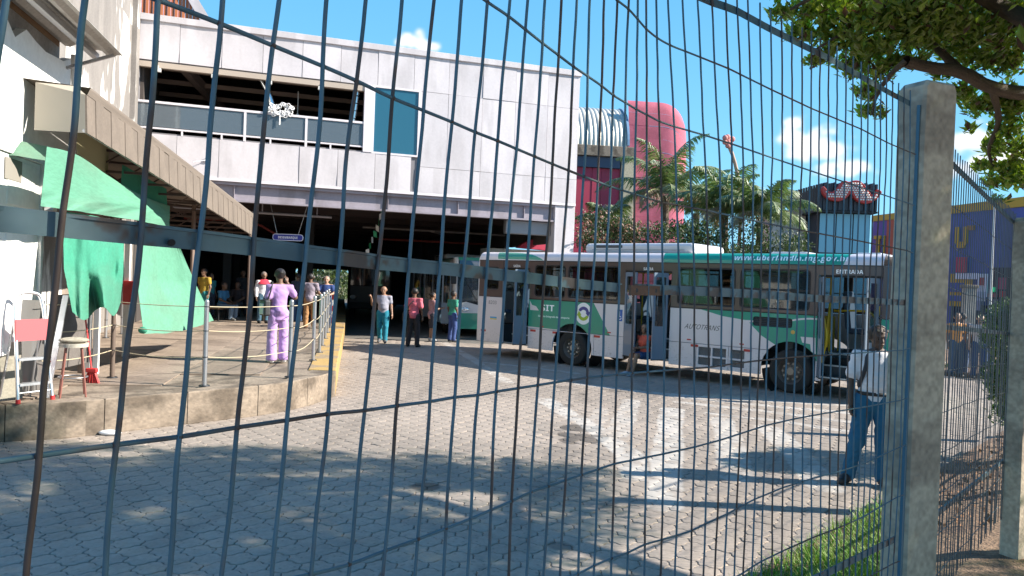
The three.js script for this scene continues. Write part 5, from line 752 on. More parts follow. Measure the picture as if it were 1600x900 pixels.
  // man in white shirt close to the fence
  { const p = G(1362, 758), [T, J, s, hp] = person('man in a white short-sleeved shirt and blue jeans standing close behind the fence', p, face(p, 0.12), { h: 1.79, fine: 1, wide: 1.06, belly: 0.012, skin: 'dark', shirt: [0.62, 0.62, 0.66], loose: 1, collar: 1, sleeve: 0.72, trousers: [0.012, 0.10, 0.19], belt: 1, shoes: [0.018, 0.017, 0.018], hair: 'short', faced: 1, look: [0.35, 0.22, 0.05], j: { pelvis: [-0.02, 0.96, 0], chest: [-0.01, 1.29, 0.01], hipR: [-0.11, 0.92, 0], knR: [-0.17, 0.5, 0.05], anR: [-0.24, 0.09, 0], toR: [-0.32, 0.035, 0.13], knL: [0.09, 0.5, 0.02], anL: [0.1, 0.09, -0.02], toL: [0.15, 0.035, 0.15], elR: [-0.25, 1.14, -0.02], wrR: [-0.25, 0.88, 0.06] }, curl: { R: 0.5 } });
    obj('sunglasses', [place(new RoundedBoxGeometry(0.06, 0.035, 0.012, 2, 0.005), ...hp(-0.035, 0.1, 0.082), -0.6, 0.3), place(new RoundedBoxGeometry(0.06, 0.035, 0.012, 2, 0.005), ...hp(0.035, 0.1, 0.082), -0.6, 0.3), bar(V(...hp(-0.02, 0.1, 0.085)), V(...hp(0.02, 0.1, 0.085)), 0.004)].slice(0, 1), M.black, T); obj('sunglasses', place(new RoundedBoxGeometry(0.06, 0.035, 0.012, 2, 0.005), ...hp(0.035, 0.1, 0.082), -0.6, 0.3), M.black, T);
    obj('button_placket', beam(V(0.0, 1.40 * s, 0.128), V(-0.01, 1.02 * s, 0.142), 0.028, 0.006), fabric([0.58, 0.58, 0.62]), T);
    const b = thing('backpack', 'dark backpack worn by the man in the white shirt', 'backpack', p, T.rotation.y); obj('pack', new RoundedBoxGeometry(0.3, 0.42, 0.16, 3, 0.06).translate(-0.02, 1.24, -0.22), std([0.03, 0.035, 0.045], 0.8), b); for (const q of [-1, 1]) obj('strap', tube([V(q * 0.11, 1.02, -0.16), V(q * 0.17, 1.12, 0.05), V(q * 0.125, 1.33, 0.125), V(q * 0.105, 1.485, 0.03), V(q * 0.1, 1.44, -0.13)], 0.022, 6), std([0.03, 0.035, 0.045], 0.8), b); }
  // woman in orange sitting in the middle doorway of the bus, another standing behind her
  const inBus = (s, y, z) => bus.localToWorld(V(s, y, z)); bus.updateMatrixWorld(true);
  { const p = inBus(-3.42, 0.0, -0.02); p.y = 0; person('woman in an orange top and denim shorts sitting on the bus step', p, bus.rotation.y - 0.25, { h: 1.62, skin: 'tan', shirt: [0.58, 0.10, 0.06], sleeve: 0.15, trousers: [0.03, 0.07, 0.17], short: 0.62, shoes: [0.3, 0.33, 0.38], hair: 'long', bust: 1, faced: 1, look: [0.7, 0.1, -0.15], j: { pelvis: [0, 0.55, 0], chest: [0, 0.86, 0.04], neck: [0, 1.04, 0.06], head: [0.01, 1.2, 0.09], shL: [0.16, 0.99, 0.05], shR: [-0.16, 0.99, 0.05], elL: [0.2, 0.74, 0.14], elR: [-0.2, 0.74, 0.12], wrL: [0.1, 0.72, 0.36], wrR: [-0.06, 0.66, 0.36], hipL: [0.085, 0.52, 0.02], hipR: [-0.085, 0.52, 0.02], knL: [0.09, 0.52, 0.42], knR: [-0.08, 0.52, 0.42], anL: [0.07, 0.09, 0.52], anR: [-0.12, 0.09, 0.5], toL: [0.09, 0.035, 0.69], toR: [-0.15, 0.035, 0.67] } }); }
  { const p = inBus(-3.15, 0.86, -1.0); person('woman in a white top and black trousers standing inside the bus doorway', p, bus.rotation.y - 0.3, { h: 1.6, skin: 'tan', shirt: [0.55, 0.53, 0.52], sleeve: 0.3, trousers: [0.02, 0.02, 0.022], shoes: [0.02, 0.02, 0.02], hair: 'long', look: [0.3, 0.15, 0] }); }
  { const p = inBus(-3.62, 0.86, -1.25); person('person in a dark blue top standing behind the women in the bus doorway', p, bus.rotation.y + 0.4, { h: 1.7, skin: 'brown', shirt: [0.03, 0.045, 0.09], trousers: [0.03, 0.03, 0.035], shoes: [0.02, 0.02, 0.02], hair: 'short' }); }
  // on the platform by the hall
  { const p = G(483, 513, PLAT); person('man in a grey tee and tan trousers seen from behind at the rope posts', p, face(p, Math.PI - 0.2), { h: 1.66, skin: 'brown', shirt: [0.24, 0.2, 0.24], sleeve: 0.6, hem: -0.1, trousers: [0.33, 0.17, 0.07], shoes: [0.07, 0.03, 0.02], hair: 'short', j: { elL: [0.25, 1.16, 0.04], wrL: [0.12, 1.12, 0.22], elR: [-0.25, 1.16, 0.04], wrR: [-0.12, 1.12, 0.22], anR: [-0.12, 0.09, 0.1], toR: [-0.15, 0.035, 0.26], knR: [-0.1, 0.5, 0.1] } }); }
  { const p = G(508, 512, PLAT); person('man in a navy shirt and glasses leaning on the last rope posts', p, face(p, -0.1), { h: 1.6, wide: 1.12, belly: 0.02, skin: 'light', shirt: [0.02, 0.045, 0.15], trousers: [0.03, 0.045, 0.08], shoes: [0.02, 0.02, 0.02], hair: 'short', hairMat: greyHair, faced: 1, j: { elL: [0.27, 1.18, 0.1], wrL: [0.12, 1.12, 0.3], elR: [-0.27, 1.18, 0.1], wrR: [-0.1, 1.12, 0.3] } }); }
  { const p = G(410, 505, PLAT); const [yoke] = person('man in a red and white jacket and cap behind the woman in lilac', p, face(p, 0.3), { h: 1.66, skin: 'brown', shirt: [0.62, 0.6, 0.62], sleeve: 1.9, hem: -0.08, trousers: [0.05, 0.11, 0.16], shoes: [0.03, 0.03, 0.03], hair: 'cap', hairMat: std([0.16, 0.13, 0.12], 0.8) }); obj('red_yoke', place(new THREE.SphereGeometry(0.2, 18, 10, 0, 6.29, 0, 1.5).scale(1.12, 0.95, 0.78), 0, 1.25, -0.005), fabric([0.5, 0.03, 0.06], 5), yoke); }
  const seated = (h) => ({ pelvis: [0, 0.5, 0], chest: [0, 0.83, 0.03], neck: [0, 1.0, 0.04], head: [0, 1.15, 0.07], shL: [0.175, 0.95, 0.03], shR: [-0.175, 0.95, 0.03], elL: [0.23, 0.7, 0.08], elR: [-0.23, 0.7, 0.08], wrL: [0.14, 0.6, 0.3], wrR: [-0.14, 0.6, 0.3], hipL: [0.09, 0.48, 0.02], hipR: [-0.09, 0.48, 0.02], knL: [0.12, 0.5, 0.44], knR: [-0.12, 0.5, 0.44], anL: [0.13, 0.09, 0.42], anR: [-0.13, 0.09, 0.42], toL: [0.15, 0.035, 0.58], toR: [-0.15, 0.035, 0.58] });
  const bench = (p, t, n) => { const b = thing('bench', n, 'bench', p, t); obj('seat', bx(-0.5, 0.38, -0.2, 0.5, 0.42, 0.2, 0.01), M.wood, b); for (const [x, z] of [[-0.42, -0.15], [0.42, -0.15], [-0.42, 0.15], [0.42, 0.15]]) obj('leg', bx(x - 0.02, 0, z - 0.02, x + 0.02, 0.38, z + 0.02), M.darkMetal, b); };
  { const p = G(346, 500, PLAT), t = face(p, 1.0); person('person in a blue shirt and pale jeans seated in the shade beside the tarpaulin', p, t, { skin: 'brown', shirt: [0.04, 0.16, 0.30], trousers: [0.16, 0.22, 0.3], shoes: [0.1, 0.1, 0.1], hair: 'short', j: seated() }); bench(p, t, 'plain bench under the seated person in blue'); }
  { const p = G(371, 496, PLAT), t = face(p, -0.4); person('person in dark clothes seated in the shade, left of the canopy post', p, t, { skin: 'brown', shirt: [0.03, 0.025, 0.03], trousers: [0.05, 0.05, 0.06], shoes: [0.03, 0.03, 0.03], hair: 'short', j: seated() }); bench(p, t, 'plain bench under the seated person in dark clothes'); }
  { const p = G(317, 503, PLAT); person('person in a yellow shirt half hidden by the wide green curtain', p, face(p, -0.8), { h: 1.7, skin: 'brown', shirt: [0.36, 0.24, 0.03], sleeve: 0.5, trousers: [0.03, 0.24, 0.24], shoes: [0.05, 0.05, 0.05], hair: 'short' }); }
  { const p = G(328, 497, PLAT); person('person in a teal shirt standing just inside the hall beside the yellow shirt', p, face(p, 0.9), { h: 1.55, skin: 'brown', shirt: [0.04, 0.25, 0.27], trousers: [0.05, 0.06, 0.09], shoes: [0.04, 0.04, 0.04], hair: 'short' }); }
  { const p = G(378, 494, PLAT); person('person in black clothes standing deep in the shade beside the canopy post', p, face(p, 0.2), { h: 1.68, skin: 'brown', shirt: [0.02, 0.02, 0.024], trousers: [0.03, 0.028, 0.03], shoes: [0.03, 0.03, 0.03], hair: 'short' }); }
  { const p = G(464, 503, PLAT); person('person in dark blue jeans standing between the lilac woman and the tan trousers', p, face(p, 2.6), { h: 1.66, skin: 'brown', shirt: [0.03, 0.04, 0.07], trousers: [0.03, 0.07, 0.16], shoes: [0.03, 0.03, 0.03], hair: 'short' }); }
  { const p = G(706, 534); person('person in a green top at the open door of the second bus', p, face(p, 2.2), { h: 1.7, skin: 'brown', shirt: [0.03, 0.22, 0.15], trousers: [0.04, 0.07, 0.2], shoes: [0.04, 0.04, 0.04], hair: 'short' }); }
  // far right, past the second panel
  for (const [x, y, l, sh, tr, off, sk] of [[1492, 588, 'person in an orange top far off beyond the second panel, leftmost of the group', [0.5, 0.24, 0.08], [0.06, 0.1, 0.16], 0.4, 'tan'], [1500, 586, 'person in a grey-blue shirt far off beside the orange top', [0.2, 0.26, 0.34], [0.06, 0.1, 0.2], 2.8, 'brown'], [1528, 592, 'person in a pale top and blue jeans far off, right of the concrete pole', [0.5, 0.46, 0.44], [0.03, 0.06, 0.14], 0.2, 'light'], [1541, 590, 'person in a dark green top far off, nearest the clipped shrub', [0.05, 0.13, 0.1], [0.02, 0.07, 0.18], 2.4, 'brown']]) { const p = G(x, y); person(l, p, face(p, off), { h: 1.7, skin: sk, shirt: sh, trousers: tr, shoes: [0.05, 0.05, 0.05], hair: 'short' }, undefined); }
}

// ---------------------------------------------------------------- welded wire fence in the foreground
// where each upright wire crosses these heights of the picture (wires from left to right; the mesh is bulged and leaning)
const fenceRows = [0, 250, 450, 690, 870];
const uprights = [
  [133, 110, 85, 62, 45], [248, 230, 212, 181, 166], [347, 325, 303, 280, 266], [435, 406, 393, 369, 350], [511, 495, 471, 445, 428], [572, 541, 526, 508, 488], [627, 606, 588, 565, 547], [678, 654, 636, 616, 601],
  [722, 701, 684, 667, 651], [762, 739, 722, 705, 694], [796, 775, 759, 741, 732], [825, 805, 788, 770, 765], [852, 835, 820, 804, 796], [877, 864, 850, 834, 824], [901, 889, 876, 861, 851],
  [922, 914, 902, 886, 877], [944, 936, 926, 911, 904], [964, 955, 946, 936.6, 929], [982, 974, 967, 960.6, 956], [997, 992.6, 989.5, 986, 981], [1009.5, 1011, 1013, 1011, 1007], [1025, 1032, 1037, 1037.6, 1033],
  [1044, 1055.5, 1062.5, 1062, 1056], [1067, 1079, 1085, 1085.4, 1080], [1090, 1102, 1107.5, 1106.7, 1100], [1112, 1124, 1127.5, 1125.2, 1118], [1134, 1144, 1145, 1141.4, 1133], [1152, 1161.5, 1161, 1156, 1148],
  [1168, 1177, 1175.5, 1169, 1162], [1187, 1192, 1189, 1182, 1176], [1204, 1207, 1202, 1195, 1190], [1221, 1223, 1216.5, 1209, 1206], [1237, 1238.5, 1232, 1224, 1221], [1254, 1253, 1246.5, 1239, 1237], [1268, 1267, 1260.5, 1254, 1253],
  [1282, 1280, 1274, 1268, 1268], [1296, 1294, 1288.5, 1282.4, 1282], [1309, 1307, 1300.5, 1296.6, 1295], [1322, 1321, 1314, 1310.4, 1307], [1334, 1332, 1325.5, 1323, 1318], [1347, 1345, 1337.5, 1334, 1328], [1358, 1355.5, 1348.5, 1344, 1338],
  [1369, 1367, 1358.5, 1353, 1347], [1378, 1375.5, 1368, 1362, 1356], [1387, 1384.5, 1377, 1370.4, 1364], [1396, 1393.5, 1387, 1378.4, 1371], [1405, 1403, 1396, 1388, 1379], [1414, 1412, 1405, 1397.4, 1388], [1423, 1421.5, 1415, 1407, 1397]];
const panelZ = [[-200, 0.46], [0, 0.56], [85, 0.585], [250, 0.67], [510, 0.87], [640, 1.03], [760, 1.2], [890, 1.43], [1000, 1.7], [1137, 2.0], [1240, 2.32], [1340, 2.66], [1430, 3.08], [1500, 3.4]];
const pl = (tab, x) => { let i = 1; while (i < tab.length - 1 && tab[i][0] < x) i++; const [a, b] = tab[i - 1], [c, d] = tab[i]; return b + (d - b) * (x - a) / (c - a); };
const crossings = {                                     // the horizontal members, left to right
  topRail: [[1040, -31], [1103, 0], [1148, 15], [1203, 45], [1299, 93], [1392, 146], [1440, 171]],
  a: [[940, -22], [964, 0], [983, 15], [1009.5, 45], [1025, 58], [1048, 71], [1096, 90], [1138, 107], [1203, 139], [1267, 169], [1344, 201], [1389, 224], [1432, 242]],
  b: [[700, -42], [757, 0], [794, 25], [846, 66], [896, 104], [936, 131], [957, 148], [993, 170], [1029, 189], [1055, 198], [1100, 211], [1141, 224], [1205, 246], [1282, 272], [1382, 305], [1430, 321]],
  c: [[120, -42], [250, 1], [342, 36], [426, 71], [499, 101], [560, 127.5], [615, 154], [660, 172], [707, 191], [744, 207], [780, 221], [860, 255], [910, 275], [952, 291], [1033, 316], [1100, 328], [1193, 348], [1237, 357], [1340, 376], [1434, 395]],
  midRail: [[-160, 332], [0, 341], [200, 364], [300, 374], [400, 386], [475, 396], [537, 403], [590, 410], [640, 415], [685, 419], [759, 427], [822, 434], [905, 444], [969, 450], [1035, 453], [1066, 454], [1173, 459], [1269, 466], [1399, 472], [1434, 474]],
  d: [[-160, 742], [0, 722], [60, 712], [143, 700], [187, 694], [277, 683], [370, 668], [446, 657], [512, 647], [565, 642], [620, 634], [668, 628], [710, 621], [750, 617], [780, 611], [810, 606.6], [864, 598], [916, 590], [1000, 582], [1064, 577], [1107, 574], [1142, 569], [1180, 564], [1239, 558], [1348, 551], [1430, 546]],
  e: [[380, 918], [501, 894], [548, 881], [603, 860], [651, 843], [696, 826], [734, 811], [767, 797], [797, 784], [829, 769], [856, 760], [908, 742], [959, 725], [1037, 709], [1085, 698.5], [1124, 688], [1196, 665], [1239, 655], [1282, 647], [1350, 636], [1425, 622]],
  f: [[840, 912], [900, 898], [928, 884], [959, 871], [982, 863], [1007, 851], [1035, 843], [1079, 830], [1103, 818], [1136, 803], [1177, 781], [1223, 762], [1268, 748], [1317, 735], [1350, 724], [1421, 692]],
  g: [[1100, 925], [1157, 898], [1184, 880], [1223, 861], [1270, 840], [1317, 822], [1350, 807], [1380, 789], [1415, 770]],
  bottomRail: [[1200, 940], [1289, 898], [1350, 867], [1380, 852], [1412, 836]],
  h: [[1300, 930], [1350, 905], [1412, 872]],
};
{
  // weathered blue-green paint with rust where it has flaked, as vertex colours along the wire
  const paint = (g, seed, rustiness = 0.5) => {
    const p = g.attributes.position, c = new Float32Array(p.count * 3);
    for (let i = 0; i < p.count; i++) {
      const x = p.getX(i), y = p.getY(i), z = p.getZ(i), n = fbm(y * 3.2 + seed * 3.1, seed * 1.7 + x * 2, 3, 0, 3), m = fbm(y * 40 + seed, (x + z) * 60, 2, 0, 8), r = smooth(n + (m - 0.5) * 0.22, 0.60 - rustiness * 0.16, 0.72 - rustiness * 0.16);
      const q = mixc(mul([0.065, 0.125, 0.162], 0.7 + 0.6 * m), mul([0.072, 0.045, 0.036], 0.6 + 0.8 * m), r);
      c.set(q, i * 3);
    }
    g.setAttribute('color', new THREE.BufferAttribute(c, 3)); return g;
  };
  const wireMat = new THREE.MeshStandardMaterial({ vertexColors: true, roughness: 0.66, metalness: 0.05 });
  const P = thing('wire_mesh_fence', 'near blue-green bent wire mesh panel filling the view left of the concrete post', 'fence');
  const xAt = (w, y) => { const t = fenceRows.map((r, i) => [r, w[i]]); if (y < 0) return w[0] + (w[0] - w[1]) * -y / 250; if (y > 870) return w[4] + (w[4] - w[3]) * (y - 870) / 180; return pl(t, y); };
  const zOf = (w) => pl(panelZ, w[2]);
  // continue the mesh to the left of the frame and through the post
  const all = [[-130, -170, -190, -220, -235], [8, -22, -44, -68, -84], ...uprights];
  // where a member meets each wire
  const meet = (line, w) => { let y = pl(line, w[2]); for (let k = 0; k < 6; k++) y = pl(line, xAt(w, y)); return [xAt(w, y), y]; };
  const R = 0.0026, names = Object.keys(crossings), r = rng(9);
  all.forEach((w, i) => {
    const z = zOf(w), pts = [], crimp = names.filter((n) => !/Rail/.test(n)).map((n) => { const [x, y] = meet(crossings[n], w); return x >= crossings[n][0][0] - 5 ? y : null; }).filter((y) => y !== null);
    const topY = pl(crossings.topRail, w[0]), tip = w[0] > 1150 ? topY - 0.055 * FOCAL / z + (r() - 0.5) * 4 : -60 - 70 / z, ys = [];
    const bottom = Math.min(1500, 460 + 1.62 * FOCAL / z);
    for (let y = tip; y < Math.min(bottom, 1010); y += 46 / Math.max(1, z * 0.9)) ys.push(y); ys.push(Math.min(bottom, 1010));
    for (const y of ys) { const near = Math.min(...crimp.map((q) => Math.abs(q - y)), 200); pts.push(D(xAt(w, y) + Math.sin(y * 0.023 + i * 1.7) * 0.9 / z + (r() - 0.5) * 0.7, y, z + 0.003 * Math.exp(-near * near / 300))); }
    obj('wire', paint(tube(pts, R, 7, pts.length * 2), i * 1.37 + 0.5, i > 8 ? 0.62 : 0.35), wireMat, P);
    if (w[0] > 1150) obj('wire_tip', paint(place(new THREE.SphereGeometry(R * 1.05, 7, 5), ...pts[0].toArray()), i), wireMat, P);
  });
  const along = (line, dz) => all.filter((w) => { const y = pl(line, w[2]); return xAt(w, y) >= line[0][0] - 30; }).map((w) => { const [x, y] = meet(line, w); return [x, y, zOf(w) + dz]; });
  for (const n of ['a', 'b', 'c', 'd', 'e', 'f', 'g', 'h']) {
    const q = along(crossings[n], R * 1.7), l = q[q.length - 1]; q.push([l[0] + 9, l[1] + 3.5 * (crossings[n][0][1] < l[1] ? 1 : -1), l[2] + 0.03]);
    const mesh = obj('cross_wire', paint(tube(q.map((a) => D(...a)), R * 0.95, 7, q.length * 4), n.charCodeAt(0), 0.4), wireMat, P);
    const welds = q.slice(0, -1).map((a) => place(new THREE.SphereGeometry(R * 1.35, 6, 5), ...D(a[0], a[1], a[2] - R * 0.9).toArray()));
    obj('weld', paint(join(welds), 3, 0.9), wireMat, mesh).userData.kind = 'stuff';
  }
  // rails: steel angle bars bolted behind the mesh
  const angle = (line, depth, face, lip, seed, from = -1e9, to = 1e9) => {
    const pts = along(line, R * 2 + 0.002).filter((a) => a[0] >= from && a[0] <= to).map((a) => D(...a)), prof = [[-face / 2, 0], [face / 2, 0], [face / 2, lip], [face / 2 - 0.003, lip], [face / 2 - 0.003, 0.003], [-face / 2, 0.003]];
    const pos = [], idx = [], n = prof.length, away = V(0.55, 0, -0.83);
    pts.forEach((p) => { for (const [h, d] of prof) pos.push(p.x + away.x * d, p.y + h, p.z + away.z * d); });
    for (let i = 0; i < pts.length - 1; i++) for (let k = 0; k < n; k++) { const a = i * n + k, b = i * n + (k + 1) % n; idx.push(a, a + n, b, b, a + n, b + n); }
    for (const s of [0, (pts.length - 1) * n]) idx.push(s, s + 1, s + 5, s + 1, s + 2, s + 4, s + 2, s + 3, s + 4, s + 1, s + 4, s + 5);
    let g = new THREE.BufferGeometry(); g.setAttribute('position', new THREE.Float32BufferAttribute(pos, 3)); g.setIndex(idx); g = g.toNonIndexed(); g.computeVertexNormals(); return metreUV(g);
  };
  const railMat = (() => {
    const m = 0.5, map = pixels(256, (u, v) => { const n = fbm(u * 6, v * 6, 5, 6, 4), k = fbm(u * 30, v * 30, 3, 30, 9), c = fbm(u * 12, v * 12, 4, 12, 17); let q = mixc([0.05, 0.10, 0.128], [0.09, 0.142, 0.162], smooth(n, 0.4, 0.65)); q = mixc(q, [0.07, 0.042, 0.032], smooth(c + (k - 0.5) * 0.3, 0.58, 0.68) * 0.85); return mul(q, 0.8 + 0.4 * k); });
    map.repeat.set(1 / m, 1 / m); return new THREE.MeshStandardMaterial({ map, roughness: 0.55, metalness: 0.1, side: THREE.DoubleSide });
  })();
  obj('rail', angle(crossings.midRail, 0, 0.0195, 0.016, 1, -1e9, 985), railMat, P);
  obj('rail', angle(crossings.midRail, 0, 0.0235, 0.016, 2, 970, 1e9), railMat, P);
  obj('rail', angle(crossings.topRail, 0, 0.022, 0.016, 3), railMat, P);
  obj('rail', angle(crossings.bottomRail, 0, 0.026, 0.018, 4), railMat, P);
  // bolt hole and the rusty splice plate of the middle rail
  { const p = D(268, 379, pl(panelZ, 275) - 0.006), d = V(0.83, 0, 0.55); obj('bolt_hole', place(new THREE.CylinderGeometry(0.0032, 0.0032, 0.004, 14).rotateX(Math.PI / 2), ...p.toArray(), 0, 0.58, 0), std([0.02, 0.012, 0.01], 0.9), P); void d; }
  { const a = D(984, 453.5, 1.66), b = D(1034, 454.5, 1.79); const pl8 = obj('splice_plate', beam(a, b, 0.006, 0.0225), grainy({ base: [0.15, 0.075, 0.045], stain: [0.06, 0.03, 0.02], m: 0.2, seed: 15, size: 128, bump: 0.001 }), P); for (const t of [0.2, 0.8]) { const c = a.clone().lerp(b, t); obj('bolt', place(new THREE.CylinderGeometry(0.0055, 0.0055, 0.007, 6).rotateX(Math.PI / 2), c.x - 0.003, c.y, c.z + 0.0045, 0, 0.58, 0), M.darkMetal, pl8); } }
  // end bar against the post
  obj('end_bar', beam(D(1437, 165, 3.09), D(1401, 1010, 3.09), 0.028, 0.012, V(0.7, 0, 0.7)), std([0.045, 0.12, 0.17], 0.5), P);

  // concrete fence posts
  const concretePost = grainy({ base: [0.42, 0.345, 0.255], stain: [0.25, 0.2, 0.15], amount: 0.8, sx: 3, sy: 9, m: 1.4, grain: 0.3, bump: 0.004, seed: 71, size: 512 });
  const post = thing('fence_post', 'thick weathered concrete fence post, nearest one, right of the wire panel', 'fence post', [1.675, 0.0, -3.085], -Math.atan2(-0.43, 0.9) * 0 + 0.445);
  {
    const pts = rrect(0.012, 0, 0.215, 2.76, 0.012), sh = slab([[0.015, 0], [0.215, 0], [0.215, 2.72], [0.198, 2.755], [0.03, 2.75], [0.004, 2.725], [0.0, 2.5], [0.004, 2.2], [0.0, 1.2]], 0.105, [], 0.012); void pts;
    obj('shaft', metreUV(sh.translate(0, 0.3, -0.105)), concretePost, post);
    const rr = rng(8), pits = [], dark = std([0.05, 0.043, 0.037], 0.95);
    for (let i = 0; i < 85; i++) { const s = 0.002 + rr() * rr() * 0.006, y = 0.8 + rr() * 2.1; pits.push(place(new THREE.SphereGeometry(s, 7, 4).scale(1, 0.7 + rr() * 0.8, 0.25), 0.03 + rr() * 0.165, y, 0.0012 + 0.012 * 0)); }
    const holes = obj('air_hole', pits, dark, post); holes.userData.kind = 'stuff';
    obj('spalled_patch', place(new THREE.IcosahedronGeometry(0.03, 2).scale(0.8, 1.5, 0.12), 0.05, 1.46, 0.001), grainy({ base: [0.2, 0.11, 0.06], m: 0.1, size: 128, seed: 72 }), post);
  }
  const post2 = copy(post, 'second concrete fence post, cut by the right edge of the picture', [3.56, -0.33, -5.12]);
  for (const c of [...post2.children]) if (c.name !== 'shaft') post2.remove(c);

  // second panel, running on from the post down the slope
  const A0 = D(1488, 252, 3.52), dirF = V(1.5, 0, -1.75).normalize(), drop = -0.045, pitch = 0.0635, NW = 37;
  const Q = thing('wire_mesh_fence', 'straight wire mesh panel beyond the concrete post, seen at a steep angle', 'fence', [A0.x, A0.y, A0.z]);
  const bright = new THREE.MeshStandardMaterial({ color: lin(0.085, 0.10, 0.11), roughness: 0.45, metalness: 0.3 });
  const away2 = V(dirF.z, 0, -dirF.x).multiplyScalar(-1), at = (s, h, o = 0) => V(dirF.x * s + away2.x * o, drop * s + h, dirF.z * s + away2.z * o);
  const w1 = bar(V(0, 0.06, 0), V(0, -2.1, 0), 0.0026, 6), r2 = rng(12);
  for (let i = 0; i < NW; i++) { const m = obj('wire', w1, bright, Q); m.position.copy(at(i * pitch, (r2() - 0.5) * 0.02)); m.rotation.z = (r2() - 0.5) * 0.006; m.rotation.x = (r2() - 0.5) * 0.01; }
  for (const h of [-0.2, -0.4, -0.6, -1.0, -1.2, -1.4, -1.6, -1.8, -2.0]) { const pts = []; for (let s = -0.02; s <= NW * pitch; s += 0.16) pts.push(at(s, h + (r2() - 0.5) * 0.012, -R * 1.8)); obj('cross_wire', tube(pts, 0.0024, 6), bright, Q); }
  for (const h of [0, -0.79, -1.7]) obj('rail', beam(at(-0.02, h, -0.012), at(NW * pitch, h, -0.012), 0.012, 0.024), railMat, Q);
  // the same fence goes on beyond the right edge of the view, where its posts throw the shadow bands that cross the road
  let px = 3.56, pz = -5.12;
  for (const [k, d] of [[1, 'third'], [2, 'fourth'], [3, 'fifth']]) { px += 1.62; pz -= 1.9; const c = copy(post2, d + ' concrete fence post, out of view to the right, shading the road', [px, -0.33, pz]); void c; if (k < 3) copy(Q, (k === 1 ? 'third' : 'fourth') + ' wire mesh panel, out of view right of the second post', [A0.x + 1.75 * k, A0.y - 0.1 * k, A0.z - 2.0 * k]); }
}

// ---------------------------------------------------------------- trees, palms, hedges
// leaves spread through clumps; each leaf is a folded blade of four triangles
function leaves(list, size, tint, seed, aspect = 0.45) {
  const r = rng(seed), P = [], C = [], up = V(0, 1, 0), q = new THREE.Quaternion(), e = new THREE.Euler();
  for (const [c, rad, n, shell = 0.5] of list) for (let i = 0; i < n; i++) {
    const d = V(r() * 2 - 1, r() * 2 - 1, r() * 2 - 1); if (d.lengthSq() > 1) { i--; continue; }
    d.normalize().multiplyScalar(Math.pow(r(), shell));
    const p = V(c.x + d.x * rad[0], c.y + d.y * rad[1], c.z + d.z * rad[2]), L = size * (0.6 + r() * 0.7), w = L * aspect;
    e.set(-0.5 - r() * 0.9 + (r() < 0.2 ? 1.6 : 0), r() * 6.28, (r() - 0.5) * 0.9, 'YXZ'); q.setFromEuler(e);
    const v = (x, y, z) => V(x, y, z).applyQuaternion(q).add(p), k = 0.7 + r() * 0.6, t = tint(r, p), col = [t[0] * k, t[1] * k, t[2] * k];
    const a = v(0, 0, 0), m = v(0, L * 0.5, -L * 0.05), b = v(0, L, 0.02 * L), l = v(-w * 0.5, L * 0.48, L * 0.08), g = v(w * 0.5, L * 0.48, L * 0.08);
    for (const tri of [[a, l, m], [a, m, g], [l, b, m], [m, b, g]]) for (const s of tri) { P.push(s.x, s.y, s.z); C.push(...col); }
  }
  const g = new THREE.BufferGeometry(); g.setAttribute('position', new THREE.Float32BufferAttribute(P, 3)); g.setAttribute('color', new THREE.Float32BufferAttribute(C, 3)); g.computeVertexNormals(); void up; return g;
}
const leafMat = phys([1, 1, 1], 0.6, { vertexColors: true, side: THREE.DoubleSide, transmission: 0.62, thickness: 0 });
const bark = grainy({ base: [0.10, 0.07, 0.05], stain: [0.05, 0.035, 0.025], sx: 10, sy: 3, m: 0.6, grain: 0.3, bump: 0.012, seed: 401 });
const limb = (pts, r0, r1, sides = 9) => { const c = new THREE.CatmullRomCurve3(pts, false, 'centripetal'), n = pts.length * 5, g = new THREE.TubeGeometry(c, n, 1, sides, false), p = g.attributes.position, ce = V(), v = V(); for (let i = 0; i <= n; i++) { c.getPointAt(i / n, ce); for (let k = 0; k <= sides; k++) { const o = i * (sides + 1) + k; v.fromBufferAttribute(p, o).sub(ce).multiplyScalar(lerp(r0, r1, i / n) * (0.9 + 0.25 * vnoise(i * 0.7, k * 0.9))).add(ce); p.setXYZ(o, v.x, v.y, v.z); } } const u = g.attributes.uv; for (let i = 0; i < u.count; i++) u.setXY(i, u.getY(i) * 6.28 * r0, u.getX(i) * c.getLength()); g.computeVertexNormals(); return g; };
